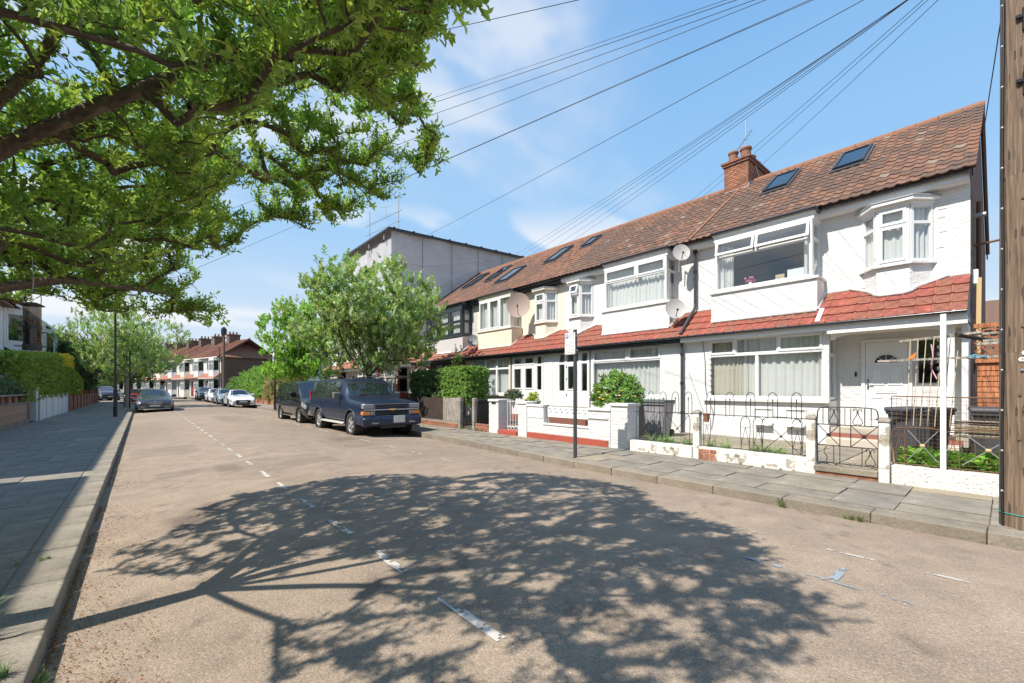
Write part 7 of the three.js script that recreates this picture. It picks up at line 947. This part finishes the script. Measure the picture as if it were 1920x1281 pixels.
{ // the long brick wall on the sunny side, past the terrace
  const w = front('boundary_wall', 'long low red brick boundary wall behind the white saloon', 'wall', 68); for (let i = 0; i < 16; i++) obj('pier', [rbx(i * 2.3, i * 2.3 + 0.34, -0.1, 1.15, -0.3, 0.04, 0.01)], i % 3 ? M.bricks[0] : M.redPaint, w); obj('panel', Array.from({ length: 16 }, (_, i) => bx(i * 2.3 + 0.34, i * 2.3 + 2.3, -0.1, 0.92, -0.2, -0.02)), std([0.95, 0.92, 0.88], 0.9, { map: T.brick }), w);
  const f2 = front('front_wall', 'low pale wall before the scaffolded houses', 'wall', 30); obj('wall_face', [rbx(0, 12.5, -0.1, 0.8, -0.2, 0, 0.01)], M.whiteSmooth, f2); const f3 = front('front_wall', 'brick wall below the tall shrubs past the terrace', 'wall', 39); obj('wall_face', [rbx(0, 8.8, -0.1, 0.95, -0.2, 0, 0.01)], M.bricks[2], f3);
}
// terrace with pale bays at the far end: x from its near gable, z towards the street
function farHouse(A0, i, label, X0, side = 1, yaw = 0) {
  const w = 5.3, h = thing('terraced_house', label, 'house', [X0, 0, -A0], (side > 0 ? -Math.PI / 2 : Math.PI / 2) + yaw, side > 0 ? 'far terrace of bay windowed houses' : 'terrace on the shaded side'), s = side > 0 ? -1 : 1, X = (a, b) => (side > 0 ? [-b, -a] : [a, b]);
  const wl = [M.white, M.whiteSmooth, M.creamTrim, M.white, M.cream][i % 5], pr = [[0.255, 0.118, 0.072], [0.275, 0.13, 0.085], [0.22, 0.105, 0.07]][i % 3], tm = tileTex(pr, 260 + i % 3);
  obj('wall', [bx(...X(0.005, w - 0.005), 0, 6.1, -8, 0)], wl, h); const rf = group('roof', h); obj('slope', [slabShape([[0.45, 6.0], [0.45, 6.1], [-4, 9.05], [-8.4, 6.1], [-8.4, 6.0], [-4, 8.9]], w - 0.01).rotateY(-Math.PI / 2).translate(side > 0 ? -0.005 : w - 0.005, 0, 0)], tm, rf);
  const rib = []; for (let k = 0; k < 26; k++) rib.push(beam(V(s * (k + 0.5) * w / 26, 6.13, 0.45), V(s * (k + 0.5) * w / 26, 9.08, -4), 0.07, 0.03)); obj('tiles', rib, tm, rf).userData.kind = 'stuff'; obj('party_upstand', [beam(V(s * 0.0, 6.2, 0.3), V(s * 0.0, 9.15, -4), 0.2, 0.16)], M.bricks[1], rf);
  const bay = group('bay_window', h), [b0, b1] = X(0.5, 2.9), pl = (e) => [[b0 - e, 0], [b0 + 0.45, 0.65 + e], [b1 - 0.45, 0.65 + e], [b1 + e, 0]], pz = (pts, ya, yb) => slabShape(pts.map(([a, b]) => [a, -b]), yb - ya).rotateX(-Math.PI / 2).translate(0, ya, 0); for (const [a, b] of [[0, 1.2], [2.75, 4.1], [5.55, 5.9]]) obj('bay_wall', [pz(pl(0), a, b)], wl, bay); for (const [a, b] of [[1.2, 2.75], [4.1, 5.55]]) obj('bay_glazing', [pz(pl(-0.1), a, b)], M.darkGlass, bay);
  for (const [y0, y1] of [[1.2, 2.75], [4.1, 5.55]]) { for (const t of [0, 1, 2, 3]) { const xx = mixn(b0 + 0.45, b1 - 0.45, t / 3); obj('mullion', [bx(xx - 0.05, xx + 0.05, y0, y1, 0.58, 0.68)], M.upvc, bay); } obj('mullion', [bar(V(b0, y0, 0.02), V(b0, y1, 0.02), 0.06, 5), bar(V(b1, y0, 0.02), V(b1, y1, 0.02), 0.06, 5), bx(b0 + 0.4, b1 - 0.4, y1 - 0.55, y1 - 0.48, 0.6, 0.67)], M.upvc, bay); }
  const [d0, d1] = X(3.5, 4.9), up = group('upper_window', h); obj('frame', [move(slabShape(rect(d0 + 0.2, d1 - 0.2, 4.1, 5.5), 0.08, [rect(d0 + 0.3, (d0 + d1) / 2 - 0.04, 4.2, 5.4), rect((d0 + d1) / 2 + 0.04, d1 - 0.3, 4.2, 5.4)]), 0, 0, 0.0)], M.upvc, up); obj('pane', [bx(d0 + 0.25, d1 - 0.25, 4.15, 5.45, 0.01, 0.03)], M.darkGlass, up);
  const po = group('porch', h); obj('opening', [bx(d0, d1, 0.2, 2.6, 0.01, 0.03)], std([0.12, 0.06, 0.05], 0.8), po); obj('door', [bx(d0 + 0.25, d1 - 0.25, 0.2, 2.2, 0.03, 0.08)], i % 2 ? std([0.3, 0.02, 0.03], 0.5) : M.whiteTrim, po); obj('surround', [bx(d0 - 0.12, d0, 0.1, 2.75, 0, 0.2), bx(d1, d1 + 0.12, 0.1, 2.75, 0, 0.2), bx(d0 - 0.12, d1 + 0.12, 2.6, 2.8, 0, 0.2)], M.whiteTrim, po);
  const sk = group('pent_roof', h); obj('slope', [quad(V(s * 0.02, 2.95, 0.95), V(s * (w - 0.02), 2.95, 0.95), V(s * (w - 0.02), 3.7, 0), V(s * 0.02, 3.7, 0))], i % 3 === 1 ? tm : tileTex([0.32, 0.125, 0.08], 264), sk); obj('gutter', [bx(...X(0.02, w - 0.02), 2.88, 2.95, 0.9, 0.98)], i % 2 ? M.black : M.whiteTrim, sk); obj('main_gutter', [bx(...X(0.01, w - 0.01), 5.96, 6.06, 0.42, 0.52)], M.whiteTrim, sk);
  const ch = group('chimney', h), cx = s * w; obj('stack', [bx(cx - 0.5, cx + 0.5, 8.0, 10.1, -4.7, -3.1), bx(cx - 0.6, cx + 0.6, 9.85, 10.05, -4.8, -3.0)], M.brownBricks[0], ch); for (const z of [-4.4, -3.9, -3.4]) obj('pot', [bar(V(cx, 10.05, z), V(cx, 10.5, z), 0.13, 8)], M.terracotta, ch); return h;
}
['white bay house with dark brick gable at the far corner', 'far cream bay house beside the gable house', 'far white bay house with a red door', 'far white bay house with pale gutter', 'far cream bay house before the street trees', 'farthest bay house of the far terrace'].forEach((l, i) => { const h = farHouse(75.4 + i * 5.3 * 0.966, i, l, 8.75 - i * 5.3 * 0.262, 1, 0.265); if (!i) { obj('gable_wall', [slabShape([[0.0, 0], [0.0, 6.1], [-8, 6.1], [-8, 0]], 0.1).rotateY(-Math.PI / 2).translate(0.16, 0, 0)], std([0.42, 0.52, 0.63], 0.95, { map: T.brick, bumpMap: T.soft, bumpScale: 0.02 }), h); obj('hip', [(() => { const g = new THREE.BufferGeometry(); g.setAttribute('position', new THREE.Float32BufferAttribute([0.55, 6.05, 0.45, 0.55, 6.05, -8.4, -2.6, 9.1, -4], 3)); g.computeVertexNormals(); return g; })()], tileTex([0.255, 0.118, 0.072], 262), h); } });
{ const hb = farHouse(60, 3, 'pale house glimpsed between the shrubs and the young tree', 13.5); }
// the shaded side: walls, houses
['white house with brown skirt roof above the tall hedge', 'pale house with box bays beyond the hanging feeder', 'white bay house farther along the shaded side', 'white house before the shaded side trees', 'last white house of the shaded side'].forEach((l, i) => farHouse(35.5 + i * 5.35, i + 3, l, -5.65, -1));
for (const [A0, n, l] of [[-9, 3, 'shaded side house standing behind the camera'], [5, 1, 'shaded side house across from the end house'], [10.95, 4, 'shaded side house across from the white terrace']]) for (let i = 0; i < n; i++) { const w = A0 === 5 ? 5.35 : A0 < 0 ? 4.66 : 6.1; const h = thing('terraced_house', l, 'house', [-5.65, 0, -(A0 + i * w)], Math.PI / 2, 'terrace on the shaded side'); obj('wall', [bx(0.005, w - 0.005, 0, 5.85, -8, 0), bx(0.5, 3, 0.2, 5.5, 0, 0.3)], M.white, h); obj('roof', [slabShape([[0.4, 5.8], [0.4, 5.9], [-4, 8.8], [-8.4, 5.9], [-8.4, 5.8]], w - 0.01).rotateY(-Math.PI / 2).translate(w - 0.005, 0, 0)], ROOF_MATS[0][0], h); obj('window', [bx(0.7, 2.8, 1.2, 2.7, 0.3, 0.32), bx(0.7, 2.8, 4.0, 5.3, 0.3, 0.32)], M.darkGlass, h); obj('door', [bx(3.6, 4.5, 0.2, 2.2, 0, 0.05)], M.redPaint, h); }
structure(obj('front_gardens', [bx(-5.65, WALL_L - 0.1, -0.3, 0.05, -75, 12)], M.soil));
{
  const L = (name, label, cat, A, grp) => thing(name, label, cat, [WALL_L, 0, -A], Math.PI / 2, grp);   // x runs away from the camera, z towards the road
  const pink = std([1, 1, 1], 0.95, { map: grain(256, 0.5, [0.40, 0.25, 0.17], 0.16, 0.6, 331), bumpMap: T.rough, bumpScale: 0.03 });
  const w1 = L('garden_wall', 'stone faced pink wall with open brick top on the shaded side', 'wall', 17.5); obj('base', [bx(0, 8.0, -0.1, 0.24, -0.25, 0.04)], M.kerb[1], w1); obj('stone_face', [bx(0, 7.9, 0.24, 0.86, -0.2, 0)], pink, w1); obj('coping', [rbx(0, 8.0, 0.86, 0.91, -0.22, 0.03, 0.01), rbx(0, 8.0, 1.16, 1.22, -0.22, 0.03, 0.01)], M.kerb[1], w1); for (let i = 0; i < 8; i++) obj('pierced_block', [rbx(i, i + 0.34, 0.91, 1.16, -0.18, -0.02, 0.01)], M.bricks[i % 3], w1); bricks(w1, 0.1, 7.9, 0.91, 1.0, -0.10, M.bricks);
  const pr = L('gate_pillar', 'dark red brick pillar beside the stone faced wall', 'pillar', 25.55, 'pillars on the shaded side'); obj('core', [bx(0.01, 0.44, 0, 1.34, -0.44, -0.01)], M.mortar, pr); bricks(pr, 0, 0.45, 0.03, 1.32, 0, [M.bricks[1]]); bricks(pr, -0.45, -0.02, 0.03, 1.32, 0.0, [M.bricks[1]], 1, -1); obj('coping', [rbx(-0.03, 0.48, 1.34, 1.4, -0.48, 0.03, 0.01)], M.bricks[1], pr);
  const pw = L('gate_pillar', 'whitewashed brick pillar with a small dark plate', 'pillar', 27.4, 'pillars on the shaded side'); obj('core', [bx(0.01, 0.5, 0, 1.42, -0.5, -0.01)], M.mortar, pw); bricks(pw, 0, 0.52, 0.03, 1.42, 0, [brickWhite]); bricks(pw, -0.52, -0.02, 0.03, 1.42, 0.0, [brickWhite], 1, -1); obj('coping', [rbx(-0.03, 0.55, 1.42, 1.47, -0.55, 0.03, 0.01)], brickWhite, pw); obj('plate', [rbx(0.2, 0.3, 0.9, 1.0, 0.0, 0.02, 0.01)], M.black, pw);
  const w2 = L('garden_wall', 'white panelled wall under the tall hedge', 'wall', 28.2); obj('wall_face', [bx(0, 9.8, -0.1, 1.0, -0.2, -0.02)], brickWhite, w2); for (let i = 0; i < 6; i++) obj('pier', [rbx(i * 1.85, i * 1.85 + 0.3, -0.1, 1.12, -0.24, 0.02, 0.01)], brickWhite, w2); obj('coping', [rbx(0, 9.8, 1.0, 1.05, -0.22, 0.03, 0.01)], M.kerb[0], w2);
  const w3 = L('garden_wall', 'red brick wall with dark red piers beyond the hedge', 'wall', 38.3); obj('wall_face', [bx(0, 24, -0.1, 0.95, -0.2, -0.02)], M.bricks[0], w3); for (let i = 0; i < 11; i++) obj('pier', [rbx(i * 2.3, i * 2.3 + 0.4, -0.1, 1.3, -0.26, 0.03, 0.01)], i % 2 ? M.bricks[1] : M.redPaint, w3);
}
{ // low houses and trees that close the view
  for (let i = 0; i < 4; i++) farHouse(107.5 + i * 5.3 * 0.966, i + 1, ['far pale house past the bay terrace', 'second far pale house past the bay terrace', 'third far pale house past the bay terrace', 'fourth far pale house past the bay terrace'][i], 0.05 - i * 5.3 * 0.262, 1, 0.265);
  [[-14, 104], [-9, 120], [-18, 88], [-5, 132], [-12, 96]].forEach(([X, A], i) => bush('far_shrub', ['far dark shrub closing the bend', 'far green shrub on the bend', 'far shrub behind the shaded side cars', 'farthest green shrub on the bend', 'low far shrub before the bend'][i], 'shrub', X, 1.6, A, 4.5, 2.6, 4.5, 500, SPRAY.far, [0.16, 0.25, 0.06], { seed: 120 + i, size: 1.6 }));
  tree('broad tree filling the far end of the shaded side', -17, 104, { seed: 53, cy: 6, rx: 6, ry: 4.5, rz: 6, low: 1.5, fork: 2.2, limbs: 7, trunk: 0.3, twigs: 280, per: 8, loose: 1.6, upright: 0.3, color: [0.09, 0.15, 0.05], bare: 0.25, spray: SPRAY.far, size: 1.8, group: 'far trees' });
  tree('round tree beyond the far bay terrace', -8, 140, { seed: 59, cy: 6, rx: 6, ry: 4.5, rz: 6, low: 1.5, fork: 2.2, limbs: 7, trunk: 0.3, twigs: 280, per: 8, loose: 1.6, upright: 0.3, color: [0.09, 0.15, 0.05], bare: 0.25, spray: SPRAY.far, size: 1.8, group: 'far trees' });
  const rearM = M.brownBricks[2]; const r = thing('rear_house', 'brick house with chimney seen past the end house', 'house', [44, 0, 6]); obj('wall', [bx(0, 8, 0, 5.4, -9, 0)], rearM, r); obj('roof', [slabShape([[-0.3, 5.4], [8.3, 5.4], [4, 8]], 9.2).translate(0, 0, -9.1)], ROOF_MATS[1][0], r); obj('chimney', [bx(-0.1, 0.6, 5, 8.2, -3.5, -2.4), bx(0.1, 0.3, 8.2, 8.7, -3.2, -2.9)], M.bricks[0], r);
}
renderer.render(scene, camera);
